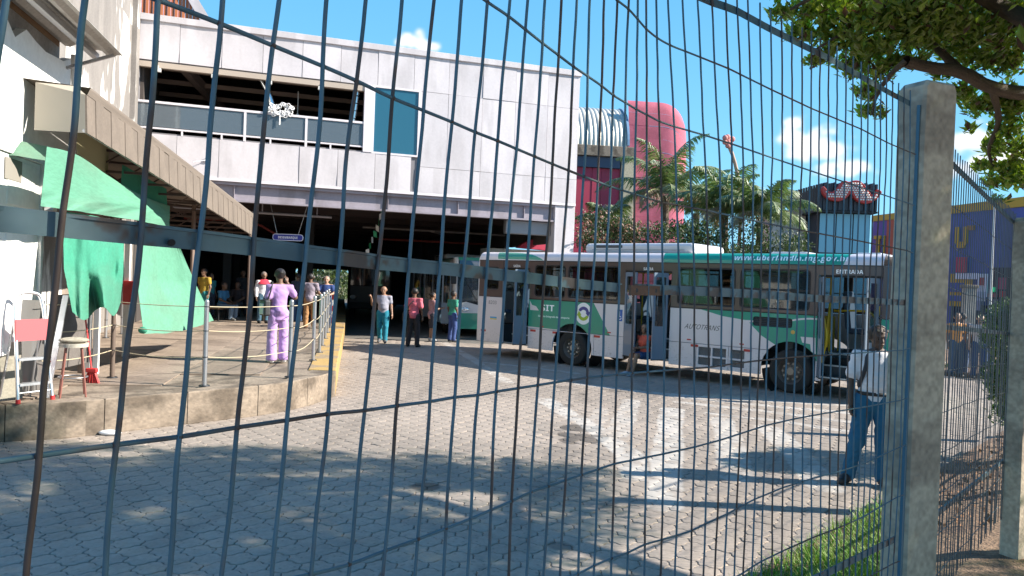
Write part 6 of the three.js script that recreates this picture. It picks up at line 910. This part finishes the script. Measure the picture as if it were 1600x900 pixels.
{
  const T = thing('shade_tree', 'big leafy tree whose branches hang over the concrete post from the right', 'tree', [0, 0, 0]);
  const base = V(7.4, 0.3, -3.0);
  obj('trunk', limb([base, V(7.4, 1.6, -3.1), V(7.3, 3.0, -3.5), V(7.1, 4.4, -4.3), V(6.8, 5.6, -5.2)], 0.3, 0.14, 14), bark, T);
  const branches = [
    [[V(7.3, 2.8, -3.4), V(6.9, 3.7, -5.2), D(1640, 150, 7.0), D(1550, 137, 6.9), D(1500, 112, 6.8), D(1450, 105, 6.7), D(1415, 95, 6.6)], 0.13, 0.05],
    [[V(7.1, 4.2, -4.2), D(1640, 40, 6.2), D(1570, 15, 6.5), D(1530, -8, 6.4), D(1450, -60, 6.3)], 0.13, 0.05],
    [[D(1500, 112, 6.8), D(1470, 80, 6.9), D(1445, 55, 7.0), D(1400, 40, 7.1), D(1340, 60, 7.2)], 0.045, 0.012], [[D(1530, -8, 6.4), D(1420, 5, 6.6), D(1370, 22, 6.8), D(1320, 50, 6.9), D(1270, 80, 7.0)], 0.045, 0.01],
    [[D(1415, 95, 6.6), D(1390, 118, 6.7), D(1370, 150, 6.8), D(1362, 180, 6.8)], 0.03, 0.008], [[D(1550, 137, 6.9), D(1560, 190, 7.2), D(1545, 240, 7.4), D(1570, 280, 7.5)], 0.035, 0.01],
    [[D(1450, -60, 6.3), D(1380, -50, 6.4), D(1300, -20, 6.6), D(1235, 15, 6.8)], 0.05, 0.012], [[V(7.1, 4.4, -4.3), V(6.0, 5.9, -6.2), V(4.6, 6.4, -7.5), V(3.6, 6.3, -8.0)], 0.11, 0.03], [[V(6.8, 5.6, -5.2), V(6.2, 6.6, -4.6), V(5.0, 7.0, -4.8)], 0.1, 0.03], [[V(7.1, 4.4, -4.3), V(8.4, 5.4, -6.2), V(9.6, 6.2, -8.2)], 0.1, 0.04], [[V(7.3, 3.2, -3.6), V(7.6, 4.4, -2.2), V(7.4, 5.2, -1.0)], 0.1, 0.04],
  ];
  for (const [p, a, b] of branches) obj('limb', limb(p, a, b), bark, T);
  const r = rng(52), list = [], twigs = [];
  const clump = (c, s, n) => { list.push([c, [s, s * 0.62, s], n, 0.55]); for (let k = 0; k < 3; k++) { const d = V(r() - 0.5, r() - 0.4, r() - 0.5).multiplyScalar(s * 1.6); twigs.push(tube([c.clone().add(V((r() - 0.5) * s, (r() - 0.2) * s * 0.5, (r() - 0.5) * s)), c.clone().addScaledVector(d, 0.4).add(V(0, 0.02, 0)), c.clone().add(d)], 0.005, 4, 4)); } };
  // the part of the crown in view, clump by clump, at several depths
  const seen = [[1225, 22, 7.2, .16], [1245, 55, 7.3, .15], [1262, 22, 7.0, .2], [1282, 58, 7.1, .2], [1290, 92, 7.2, .14], [1268, 100, 7.2, .1], [1310, 28, 6.9, .22], [1322, 70, 7.0, .2], [1335, 108, 7.2, .18], [1350, 40, 6.7, .24], [1362, 80, 6.9, .2], [1372, 118, 7.0, .17], [1355, 150, 7.1, .12], [1352, 178, 7.0, .1], [1372, 182, 6.9, .08], [1395, 20, 6.6, .26], [1402, 62, 6.7, .22], [1400, 102, 6.9, .14], [1440, 20, 6.5, .26], [1445, 60, 6.7, .24], [1480, 30, 6.6, .28], [1490, 78, 7.0, .2], [1520, 50, 6.7, .26], [1530, 95, 7.1, .2], [1560, 60, 6.8, .25], [1570, 105, 7.2, .2], [1590, 80, 7.0, .22], [1505, 150, 7.2, .15], [1530, 170, 7.3, .17], [1560, 160, 7.2, .2], [1588, 170, 7.2, .22], [1575, 205, 7.3, .2], [1595, 235, 7.2, .2], [1555, 235, 7.5, .15], [1540, 262, 7.6, .12], [1575, 265, 7.4, .18], [1560, 290, 7.5, .12], [1595, 285, 7.3, .18], [1515, 205, 7.4, .07], [1470, 118, 7.2, .12], [1435, 100, 7.0, .14], [1420, 30, 7.3, .3], [1345, 10, 7.6, .25], [1290, 5, 7.6, .22], [1500, 10, 7.5, .3], [1580, 20, 7.6, .3], [1560, 315, 7.6, .08], [1415, 150, 6.9, .05]];
  for (const [x, y, z, s] of seen) { clump(D(x, y, z), s, Math.round(200 * s * s / 0.04)); if (r() < 0.7) clump(D(x + (r() - 0.5) * 30, y - 10 + (r() - 0.5) * 26, z + 0.3 + r() * 0.9), s * 0.9, Math.round(70 * s * s / 0.04)); }
  // the rest of the crown, above and right of the frame; its shade lies over the paving
  for (let i = 0; i < 1900; i++) {
    const c = V(2.2 + r() * 7.8, 3.2 + r() * 5.2, 2.5 - r() * 11), s = 0.3 + r() * 0.28, d = V((c.x - 6.1) / 4.6, (c.y - 5.8) / 3.0, (c.z + 3.4) / 6.6); if (d.lengthSq() > 1) continue;
    const fall = c.x - 1.54 * c.y; if (c.z < -4.6 && fall > 0.9) continue;
    const q = c.clone().project(camera2()); if (q.x > -1.06 && q.x < 1.10 && q.y < 1.12 && q.y > -1) continue;
    const k = c.y - 0.65 * c.x; if (c.z < -8.25 || (c.z < -6.1 && c.z > -8.1 && k > -0.4 && k < 3.8 && r() < 0.5)) continue;
    clump(c, s, 210);
  }
  obj('crown', leaves(list, 0.092, (q) => q() < 0.06 ? [0.13, 0.05, 0.02] : mixc([0.15, 0.28, 0.014], [0.38, 0.46, 0.03], q()), 53, 0.5), leafMat, T);
  const tw = obj('twigs', twigs, bark, T); tw.userData.kind = 'stuff';
}
// feather palms behind the bus
function palm(x, yb, z, crown, n, len, label, seed) {
  const r = rng(seed), c = D(crown[0], crown[1], z), T = thing('palm_tree', label, 'palm', [c.x, 0, c.z]);
  obj('trunk', limb([V(0, 0, 0), V(0.05, c.y * 0.5, 0.02), V(0, c.y - 0.1, 0)], 0.2, 0.15, 12), grainy2p(), T);
  for (let k = 0; k < n; k++) {
    const az = k * 2.39996 + r() * 0.4, el = lerp(1.5, 0.1, k / n) + (r() - 0.5) * 0.25, L = len * (0.8 + r() * 0.35), pts = [], hx = Math.cos(az), hz = Math.sin(az);
    let x0 = 0, y0 = c.y, e = el; for (let s = 0; s <= 8; s++) { pts.push(V(hx * x0, y0, hz * x0)); x0 += Math.cos(e) * L / 8; y0 += Math.sin(e) * L / 8; e -= 0.11 + 0.028 * s; }
    const cv = new THREE.CatmullRomCurve3(pts), P = [], C = [], side = V(-hz, 0, hx), dry = k > n - 3 && r() < 0.8;
    for (let i = 4; i < 78; i++) {
      const t = i / 78, p = cv.getPoint(t), tg = cv.getTangent(t), w = 0.62 * Math.sin(Math.PI * Math.pow(t, 0.7)) * (0.8 + r() * 0.4) + 0.12;
      for (const s of [-1, 1]) {
        const dir = side.clone().multiplyScalar(s * (0.75 + r() * 0.2)).add(tg.clone().multiplyScalar(0.6)).add(V(0, -0.15 - r() * 0.55 + (r() - 0.5) * 0.5, 0)).normalize(), b = p.clone().addScaledVector(dir, w * 0.5), q = p.clone().addScaledVector(dir, w).add(V(0, -w * 0.28, 0)), hw = tg.clone().multiplyScalar(0.021);
        const col = dry ? [0.3, 0.22, 0.11] : mul(mixc([0.07, 0.16, 0.035], [0.26, 0.34, 0.11], r()), 0.8 + r() * 0.4);
        for (const v of [p.clone().sub(hw), p.clone().add(hw), b.clone().add(hw), p.clone().sub(hw), b.clone().add(hw), b.clone().sub(hw), b.clone().sub(hw), b.clone().add(hw), q]) { P.push(v.x, v.y, v.z); C.push(...col); }
      }
    }
    const g = new THREE.BufferGeometry(); g.setAttribute('position', new THREE.Float32BufferAttribute(P, 3)); g.setAttribute('color', new THREE.Float32BufferAttribute(C, 3)); g.computeVertexNormals();
    const f = obj('frond', g, leafMat, T); obj('frond_stalk', limb(pts, 0.035, 0.008, 5), std([0.22, 0.24, 0.09], 0.7), f);
  }
  return T;
}
function grainy2p() { return grainy2p.m ??= grainy({ base: [0.2, 0.15, 0.11], stain: [0.09, 0.06, 0.045], sx: 4, sy: 12, m: 0.9, grain: 0.35, bump: 0.03, seed: 402 }); }
palm(0, 0, 31, [1040, 302], 15, 3.0, 'feather palm with upright fronds in front of the pink building', 61);
palm(0, 0, 29, [1132, 328], 16, 2.4, 'bushy feather palm in the middle, beside the tall bare stem', 62);
palm(0, 0, 27.5, [1188, 335], 15, 2.2, 'feather palm nearest the sign with the red moustache', 63);
palm(0, 0, 34, [1088, 330], 12, 2.6, 'feather palm standing furthest back between the other palms', 64);
palm(0, 0, 33, [950, 352], 8, 1.9, 'low feather palm beside the terminal corner pier', 65);
{
  const hedge = (name, label, list, size, tint, seed, cat = 'hedge', stems = []) => { const h = thing(name, label, cat); obj('foliage', leaves(list, size, tint, seed, 0.55), leafMat, h); for (const s of stems) obj('stem', s, bark, h); return h; };
  const greenT = (q) => mixc([0.03, 0.075, 0.015], [0.09, 0.15, 0.03], q());
  const row = (x0, x1, y0, y1, z, n, s, seed) => { const r = rng(seed), o = []; for (let i = 0; i < n; i++) { const x = lerp(x0, x1, r()), y = lerp(y0, y1, r()); o.push([D(x, y, z + (r() - 0.5) * 2), [s, s * 0.7, s], 190, 0.6]); } return o; };
  const st = (x, z, y) => limb([V(D(x, 400, z).x, 0, D(x, 400, z).z), D(x + 4, y + 40, z), D(x, y, z)], 0.08, 0.03, 7);
  hedge('flowering_shrub', 'green shrub with pale peach blossoms between the terminal pier and the palms', row(908, 1010, 345, 410, 27, 34, 0.55, 71), 0.13, (q) => q() < 0.22 ? [0.55, 0.3, 0.22] : greenT(q), 72, 'shrub', [st(930, 27, 380), st(980, 27, 380)]);
  hedge('hedge', 'dark green bushes along the foot of the palms behind the bus roof', row(1005, 1255, 355, 410, 26.5, 46, 0.6, 73), 0.13, greenT, 74, 'bushes', [st(1060, 26.5, 390), st(1200, 26.5, 390)]);
  const b = []; { const r = rng(75); for (let i = 0; i < 52; i++) { const y = lerp(490, 672, r()), x = 1556 + (y > 600 ? 10 : 0) + r() * 60; b.push([D(x, y, 8.6 + r() * 1.2), [0.2, 0.2, 0.24], 300, 0.6]); } }
  hedge('clipped_shrub', 'tall bright green shrub behind the second wire panel at the right edge', b, 0.075, (q) => mixc([0.07, 0.17, 0.02], [0.18, 0.30, 0.04], q()), 76, 'shrub', [limb([V(D(1585, 600, 9).x, 0.2, -9), D(1585, 560, 9)], 0.05, 0.02, 7)]);
  hedge('roadside_weeds', 'small green tuft of plants at the foot of the far concrete pole', row(1482, 1505, 578, 592, 22, 8, 0.3, 77), 0.1, (q) => mixc([0.06, 0.12, 0.02], [0.15, 0.2, 0.04], q()), 78, 'plants');
  // trees past the far end of the hall and along the horizon
  for (const [x, y, z, s, l] of [[490, 442, 62, 3.4, 'sunlit tree seen through the far end of the hall, left one'], [612, 452, 66, 3.2, 'sunlit tree seen through the far end of the hall, right one'], [560, 428, 90, 4, 'tree over the pale building beyond the hall']]) { const t = thing('background_tree', l, 'tree'), c = D(x, y, z); obj('trunk', limb([V(c.x, 0, c.z), V(c.x + 0.1, c.y, c.z)], 0.25, 0.12, 8), bark, t); const r = rng(x), o = []; for (let i = 0; i < 34; i++) o.push([c.clone().add(V((r() - 0.5) * s * 2.6, (r() - 0.4) * s * 1.6, (r() - 0.5) * s * 2)), [s * 0.4, s * 0.3, s * 0.4], 170, 0.6]); obj('crown', leaves(o, 0.34, (q) => mixc([0.05, 0.11, 0.02], [0.16, 0.22, 0.05], q()), x + 1, 0.6), leafMat, t); }
}

// ---------------------------------------------------------------- buildings behind: vaulted pink block, moustache sign, blue store
{
  const PF = frame(D(985, 400, 45).x, -45, 0.12), P = thing('vaulted_building', 'pink building with curved barrel roof, white corrugated vault on its left half', 'building', [PF.o.x, 0, PF.o.z], 0.12);
  const u = (x, y) => PF.uv(x, y), L = u(880, 300)[0], Mx = u(978, 300)[0], Rx = u(1079, 300)[0], top = u(1000, 155)[1], wTop = u(940, 157)[1], wBot = u(940, 229)[1], bBot = u(940, 246)[1], sBot = u(940, 263)[1];
  const pinks = [0, 1, 2].map((k) => grainy({ base: mul([0.48, 0.115, 0.165], 0.88 + k * 0.1), stain: [0.36, 0.08, 0.115], amount: 0.8, m: 4, grain: 0.1, bump: 0, seed: 501 + k, rough: 0.9 }));
  const crim = grainy({ base: [0.42, 0.035, 0.075], stain: [0.3, 0.03, 0.05], m: 4, grain: 0.06, bump: 0, seed: 505, rough: 0.6 });
  // curved sheet bands of the pink half: rounded towards us at the top and at the right-hand corner
  const R = 2.0, Hc = (x) => { const t = clamp((x - (Rx - R)) / R, 0, 1); return top - R * (1 - Math.sqrt(Math.max(0, 1 - t * t))); };
  const zf = (x, y) => { const h = Hc(x), t = clamp((y - (h - R)) / R, 0, 1), s = clamp((x - (Rx - R * 0.8)) / (R * 0.8), 0, 1); return -R * (1 - Math.sqrt(Math.max(0, 1 - t * t))) * 0.25 - 1.2 * (1 - Math.sqrt(1 - s * s * 0.98)); };
  const nb = 17; for (let b = 0; b < nb; b++) {
    const P3 = [], I = [], nx = 28, ny = 3, o = b % 2 * 0.012;
    for (let i = 0; i <= nx; i++) for (let j = 0; j <= ny; j++) { const x = lerp(Mx, Rx, i / nx), f = (b + 0.006 + 0.988 * j / ny) / nb, y = Math.max(0, Hc(x) * f); P3.push(x, y, zf(x, y) + o); }
    for (let i = 0; i < nx; i++) for (let j = 0; j < ny; j++) { const a = i * (ny + 1) + j, c = a + ny + 1; I.push(a, c, a + 1, a + 1, c, c + 1); }
    const g = new THREE.BufferGeometry(); g.setAttribute('position', new THREE.Float32BufferAttribute(P3, 3)); g.setIndex(I); g.computeVertexNormals(); obj('wall_band', metreUV(g), pinks[b % 3], P);
  }
  obj('wall', bx(Mx, 0, -9, Rx - 1.4, top - R, -1.5), crim, P); obj('wall', [bx(Mx + 0.05, top - R, -9, Rx - R, top - 0.9, -2.6)], crim, P);
  // white corrugated vault: one curved rib sheet after another
  const ribs = 14, white = grainy({ base: [0.56, 0.53, 0.46], stain: [0.42, 0.39, 0.34], m: 2, grain: 0.05, bump: 0, seed: 507, rough: 0.4, metal: 0.2 });
  const RR = wTop - wBot; for (let k = 0; k < ribs; k++) { const x0 = lerp(L, Mx - 0.12, k / ribs), x1 = lerp(L, Mx - 0.12, (k + 1) / ribs), P3 = [], I = [], nx = 6, ny = 12; for (let i = 0; i <= nx; i++) for (let j = 0; j <= ny; j++) { const a = j / ny * Math.PI / 2, rr = RR + 0.055 * Math.sin(i / nx * Math.PI) - 0.02; P3.push(lerp(x0, x1, i / nx), wBot + rr * Math.sin(a), 0.35 - RR + rr * Math.cos(a)); } for (let i = 0; i < nx; i++) for (let j = 0; j < ny; j++) { const a = i * (ny + 1) + j, c = a + ny + 1; I.push(a, c, a + 1, a + 1, c, c + 1); } const g = new THREE.BufferGeometry(); g.setAttribute('position', new THREE.Float32BufferAttribute(P3, 3)); g.setIndex(I); g.computeVertexNormals(); obj('roof_rib', metreUV(g), white, P); }
  const cap = []; for (let j = 0; j <= 12; j++) { const a = j / 12 * Math.PI / 2; cap.push([RR * Math.cos(a) + 0.1, wBot + RR * Math.sin(a) + 0.08]); } cap.push([0, wBot]); obj('vault_end', slab(cap, 0.14).rotateY(-Math.PI / 2).translate(Mx, 0, 0.35 - RR), std([0.16, 0.27, 0.4], 0.4), P);
  obj('concrete_beam', bx(L, bBot, -1, Mx + 0.35, wBot - 0.02, 0.5, 0.03), oldConcrete, P); obj('blue_fascia', bx(L, sBot, -1, Mx - 0.5, bBot - 0.02, 0.3), std([0.055, 0.075, 0.12], 0.6), P);
  for (let k = 0; k < 6; k++) obj('wall_panel', bx(lerp(L, Mx - 0.45, k / 6) + 0.01, 0, -0.5, lerp(L, Mx - 0.45, (k + 1) / 6) - 0.01, sBot - 0.02, 0.1 + k % 2 * 0.02), crim, P);
  obj('pillar', bx(Mx - 0.42, 0, -0.2, Mx + 0.4, bBot - 0.02, 0.35, 0.02), grainy({ base: [0.5, 0.43, 0.3], m: 3, seed: 509 }), P);
  // red kiosk awning and white box seen through the opening beside the pier
  const ka = D(833, 378, 29.5), kz = thing('red_awning_kiosk', 'small kiosk with a red awning seen past the terminal corner pier', 'kiosk', [ka.x, 0, ka.z], 0.3);
  obj('awning', slab([[-0.75, 3.42], [0.8, 3.35], [0.8, 3.95], [0.35, 4.0], [-0.5, 3.62]], 0.4), std([0.5, 0.04, 0.09], 0.6), kz); obj('body', bx(-1.9, 0, -1, 0.75, 3.36, 0.1), M.offWhite, kz);
  // tall bare flower stem, pink headed
  const sp = D(1150, 390, 28.5), st = thing('tall_stem', 'tall thin bent bare stem with a pinkish tuft on top above the palms', 'stem', [0, 0, 0]);
  obj('stem', tube([V(sp.x, 0, sp.z), D(1157, 320, 28.5), D(1152, 270, 28.5), D(1144, 240, 28.5), D(1138, 226, 28.5)], 0.07, 7, 20), std([0.4, 0.27, 0.2], 0.8), st); { const r = rng(8), o = []; for (let k = 0; k < 14; k++) o.push(place(new THREE.IcosahedronGeometry(0.07 + r() * 0.06, 1), ...D(1138 + (r() - 0.5) * 12, 222 + (r() - 0.5) * 18, 28.5 + (r() - 0.5) * 0.3).toArray())); obj('tuft', o, std([0.5, 0.22, 0.2], 0.9), st); }
}
{
  const MF = frame(D(1320, 400, 38).x, -38, -0.1), B = thing('sign_building', 'dark ribbed building with a pale blue glass front under a red moustache sign', 'building', [MF.o.x, 0, MF.o.z], -0.1), u = (x, y) => MF.uv(x, y);
  const x0 = u(1281, 330)[0], x1 = u(1370, 330)[0], x2 = u(1362, 350)[0], yt = u(1320, 287)[1], yb = u(1320, 329)[1], dk = std([0.045, 0.05, 0.06], 0.5, { metalness: 0.3 }), br = std([0.085, 0.065, 0.055], 0.6);
  const n = 22; for (let k = 0; k < n; k++) obj('ribbed_sheet', bx(lerp(x0, x1, k / n), yb, -0.3, lerp(x0, x1, (k + 0.9) / n), yt + (k % 3) * 0.03, k % 2 ? 0.06 : 0, 0.01), dk, B);
  obj('eave', bx(x0 - 0.3, yb - 0.12, -3, x1, yb - 0.02, 0.12), M.black, B);
  const wx = u(1224, 300)[0]; for (let k = 0; k < 18; k++) { const a = lerp(wx, x0 - 0.05, k / 18), b = lerp(wx, x0 - 0.05, (k + 0.88) / 18), t = k / 18; obj('slat', bx(a, lerp(u(1224, 318)[1], u(1280, 325)[1], t), -2 + t * 1.7, b, lerp(u(1224, 300)[1], yt, t), -1.9 + t * 1.7), br, B); }
  obj('wing_wall', bx(wx, 0, -4, x0 - 0.1, u(1250, 322)[1], -2.1), std([0.5, 0.45, 0.4], 0.8), B);
  const gl = phys([0.16, 0.36, 0.46], 0.08, { clearcoat: 1, clearcoatRoughness: 0.04 }), g = obj('glass_front', bx(x0 + 0.05, 0, -0.3, x2, yb - 0.13, -0.22), M.black, B);
  for (let k = 0; k < 3; k++) for (let j = 0; j < 3; j++) obj('pane', bx(lerp(x0 + 0.05, x2, k / 3) + 0.03, lerp(0, yb - 0.13, j / 3) + 0.03, -0.24, lerp(x0 + 0.05, x2, (k + 1) / 3) - 0.03, lerp(0, yb - 0.13, (j + 1) / 3) - 0.03, -0.2), gl, g);
  obj('side', bx(x0, 0, -6, x1 - 0.2, yt - 0.1, -0.35), dk, B);
  // moustache sign with bulbs
  const raw = [[715, 65], [712, 105], [735, 140], [785, 168], [845, 172], [895, 150], [932, 112], [958, 150], [1005, 184], [1065, 192], [1115, 168], [1150, 135], [1166, 105], [1135, 90], [1128, 112], [1098, 128], [1062, 100], [1035, 55], [995, 22], [950, 20], [915, 30], [880, 20], [848, 45], [820, 85], [785, 108], [752, 98]];
  const pts = raw.map(([x, y]) => u(1140 + x / 5, 280 + y / 5)), sg = thing('moustache_sign', 'red moustache-shaped sign dotted with white bulbs on the dark building', 'sign', [MF.o.x, 0, MF.o.z], -0.1);
  const sm = polyShape(new THREE.CatmullRomCurve3(pts.map(([x, y]) => V(x, y, 0)), true, 'centripetal').getPoints(90).map((p) => [p.x, p.y]));
  obj('letter_box', new THREE.ExtrudeGeometry(sm, { depth: 0.22, bevelEnabled: true, bevelSize: 0.02, bevelThickness: 0.03, bevelSegments: 1 }).translate(0, 0, 0.1), std([0.5, 0.045, 0.035], 0.45), sg);
  const poly = sm.getPoints().map((p) => [p.x, p.y]), bulb = new THREE.SphereGeometry(0.052, 10, 7), bm = std([0.85, 0.8, 0.72], 0.4); for (let j = 0; j < 14; j++) for (let i = 0; i < 28; i++) { const x = pts[0][0] + 0.05 + i * 0.125 + (j % 2) * 0.06, y = u(1320, 320)[1] - 0.1 + j * 0.115, far = [[0.09, 0], [-0.09, 0], [0, 0.09], [0, -0.09]].every(([a, b]) => inPoly(x + a, y + b, poly)); if (far) { const m = obj('bulb', bulb, bm, sg); m.position.set(x, y, 0.36); } }
}
{
  const A = D(1362, 400, 54), Z = D(1640, 400, 43), t = Math.atan2(-(Z.z - A.z), Z.x - A.x), BF = frame(A.x, A.z, t), B = thing('blue_store', 'long blue shop building with a yellow parapet and big yellow letters, far right', 'building', [A.x, 0, A.z], t), u = (x, y) => BF.uv(x, y);
  const blue = grainy({ base: [0.085, 0.12, 0.32], stain: [0.07, 0.09, 0.24], m: 5, grain: 0.05, bump: 0, seed: 601, rough: 0.6 }), purple = std([0.14, 0.09, 0.27], 0.6), yel = std([0.55, 0.33, 0.03], 0.5), or = std([0.45, 0.10, 0.04], 0.55);
  const q = (x0, y0, x1, y1) => { const a = u(x0, y1), b = u(x1, y0); return [a[0], a[1], b[0], b[1]]; }, put = (name, px, m, z = 0.06, th = 0.05) => { const [a, b, c, d] = q(...px); return obj(name, bx(Math.min(a, c), Math.min(b, d), z - th, Math.max(a, c), Math.max(b, d), z, 0.005), m, B); };
  const e = u(1640, 300)[0], s1 = u(1386, 350)[0], s2 = u(1402, 350)[0], hl = u(1370, 346)[1], hr = u(1600, 322)[1];
  const wallPts = (a, b) => [[a, 0], [b, 0], [b, lerp(hl, hr, b / e)], [a, lerp(hl, hr, a / e)]];
  obj('wall', slab(wallPts(0, s1), 0.3).translate(0, 0, -0.3), purple, B); obj('wall', slab(wallPts(s1, s2), 0.32).translate(0, 0, -0.3), or, B); obj('wall', slab(wallPts(s2, e + 8), 0.3).translate(0, 0, -0.3), blue, B); obj('side', bx(-0.0, 0, -10, e + 8, hl - 0.3, -0.32), blue, B);
  obj('parapet', slab([[-0.1, hl], [e + 8, hr + (hr - hl) * 8 / e], [e + 8, hr + 0.75 + (hr - hl) * 8 / e], [-0.1, hl + 0.42]], 0.4).translate(0, 0.01, -0.34), yel, B);
  // big yellow letters
  const L = (name, list) => obj(name, list.map(([x0, y0, x1, y1]) => { const [a, b, c, d] = q(x0, y0, x1, y1); return bx(Math.min(a, c), b, 0, Math.max(a, c), d, 0.14, 0.01); }), yel, B);
  L('letter', [[1367, 368, 1378, 374], [1370, 374, 1376, 398]]); L('letter', [[1380, 368, 1384, 398]]);
  { const [a, b, c, d] = q(1493, 354, 1514, 388), w = c - a, h = d - b; obj('letter', slab([[a, d], [a, b + h * 0.3], [a + w * 0.25, b], [a + w * 0.75, b], [c, b + h * 0.3], [c, d], [a + w * 0.68, d], [a + w * 0.68, b + h * 0.3], [a + w * 0.32, b + h * 0.3], [a + w * 0.32, d]], 0.14), yel, B); }
  put('letter_bar', [1513, 352, 1524, 360], std([0.42, 0.2, 0.05], 0.6), 0.12, 0.1);
  // ground-floor shopfronts
  put('shop_panel', [1484, 428, 1521, 478], yel, 0.1); put('shop_panel', [1486, 442, 1508, 456], blue, 0.14); put('shop_panel', [1484, 462, 1506, 470], blue, 0.14); put('red_banner', [1498, 402, 1515, 426], std([0.5, 0.06, 0.09], 0.6), 0.3); put('white_sign', [1496, 427, 1532, 436], M.white, 0.2); put('white_sign', [1531, 428, 1548, 464], M.white, 0.3); put('red_emblem', [1535, 434, 1543, 446], M.red, 0.34); put('grey_sign', [1520, 456, 1546, 470], std([0.5, 0.52, 0.58], 0.6), 0.34);
  put('shop_opening', [1482, 480, 1600, 590], std([0.035, 0.036, 0.045], 0.8), 0.06); put('dark_shopfront', [1549, 418, 1640, 478], std([0.025, 0.026, 0.032], 0.6), 0.12); put('green_lamp', [1549, 449, 1558, 456], std([0.02, 0.45, 0.2], 0.4, { emissive: lin(0.0, 0.35, 0.12), emissiveIntensity: 0.5 }), 0.2); put('pink_sign', [1563, 434, 1576, 452], std([0.45, 0.06, 0.13], 0.5), 0.2); put('red_sign', [1545, 459, 1562, 464], std([0.4, 0.05, 0.07], 0.5), 0.24); put('red_sign', [1565, 455, 1574, 464], M.red, 0.2); put('round_emblem', [1528, 470, 1538, 485], std([0.3, 0.32, 0.4], 0.5), 0.36); put('round_emblem', [1549, 468, 1562, 484], std([0.16, 0.17, 0.22], 0.5), 0.2);
  for (let k = 0; k < 5; k++) put('counter', [1486 + k * 20, 520 + k * 2, 1498 + k * 20, 560], [M.offWhite, plainSkin.seat, M.red, blue, M.offWhite][k], 0.2 + k * 0.02);
  const po = D(1508, 590, 21.5), pole = thing('concrete_pole', 'pale square concrete pole standing on the verge beyond the second wire panel', 'pole', [po.x, 0, po.z]); obj('shaft', bx(-0.16, 0, -0.12, 0.16, 2.4, 0.12, 0.02), grainy({ base: [0.42, 0.37, 0.31], m: 1.5, seed: 603 }), pole); obj('cap', bx(-0.19, 2.4, -0.15, 0.19, 2.5, 0.15, 0.02), oldConcrete, pole);
  const lp = D(1543, 560, 24), lamp = thing('flag_pole', 'thin white pole standing in front of the blue store', 'pole', [lp.x, 0, lp.z]); obj('shaft', bar(V(0, 0, 0), V(0, 5.3, 0), 0.05, 8, 0.035), M.white, lamp); obj('base_plate', bx(-0.12, 0, -0.12, 0.12, 0.04, 0.12), M.steel, lamp);
  const vg = struct('far_verge', flat([[10.5, -20.5], [12.6, -19.6], [18, -27], [16, -29]], 0.12, 0.1), soil); void vg;
}

renderer.render(scene, camera);
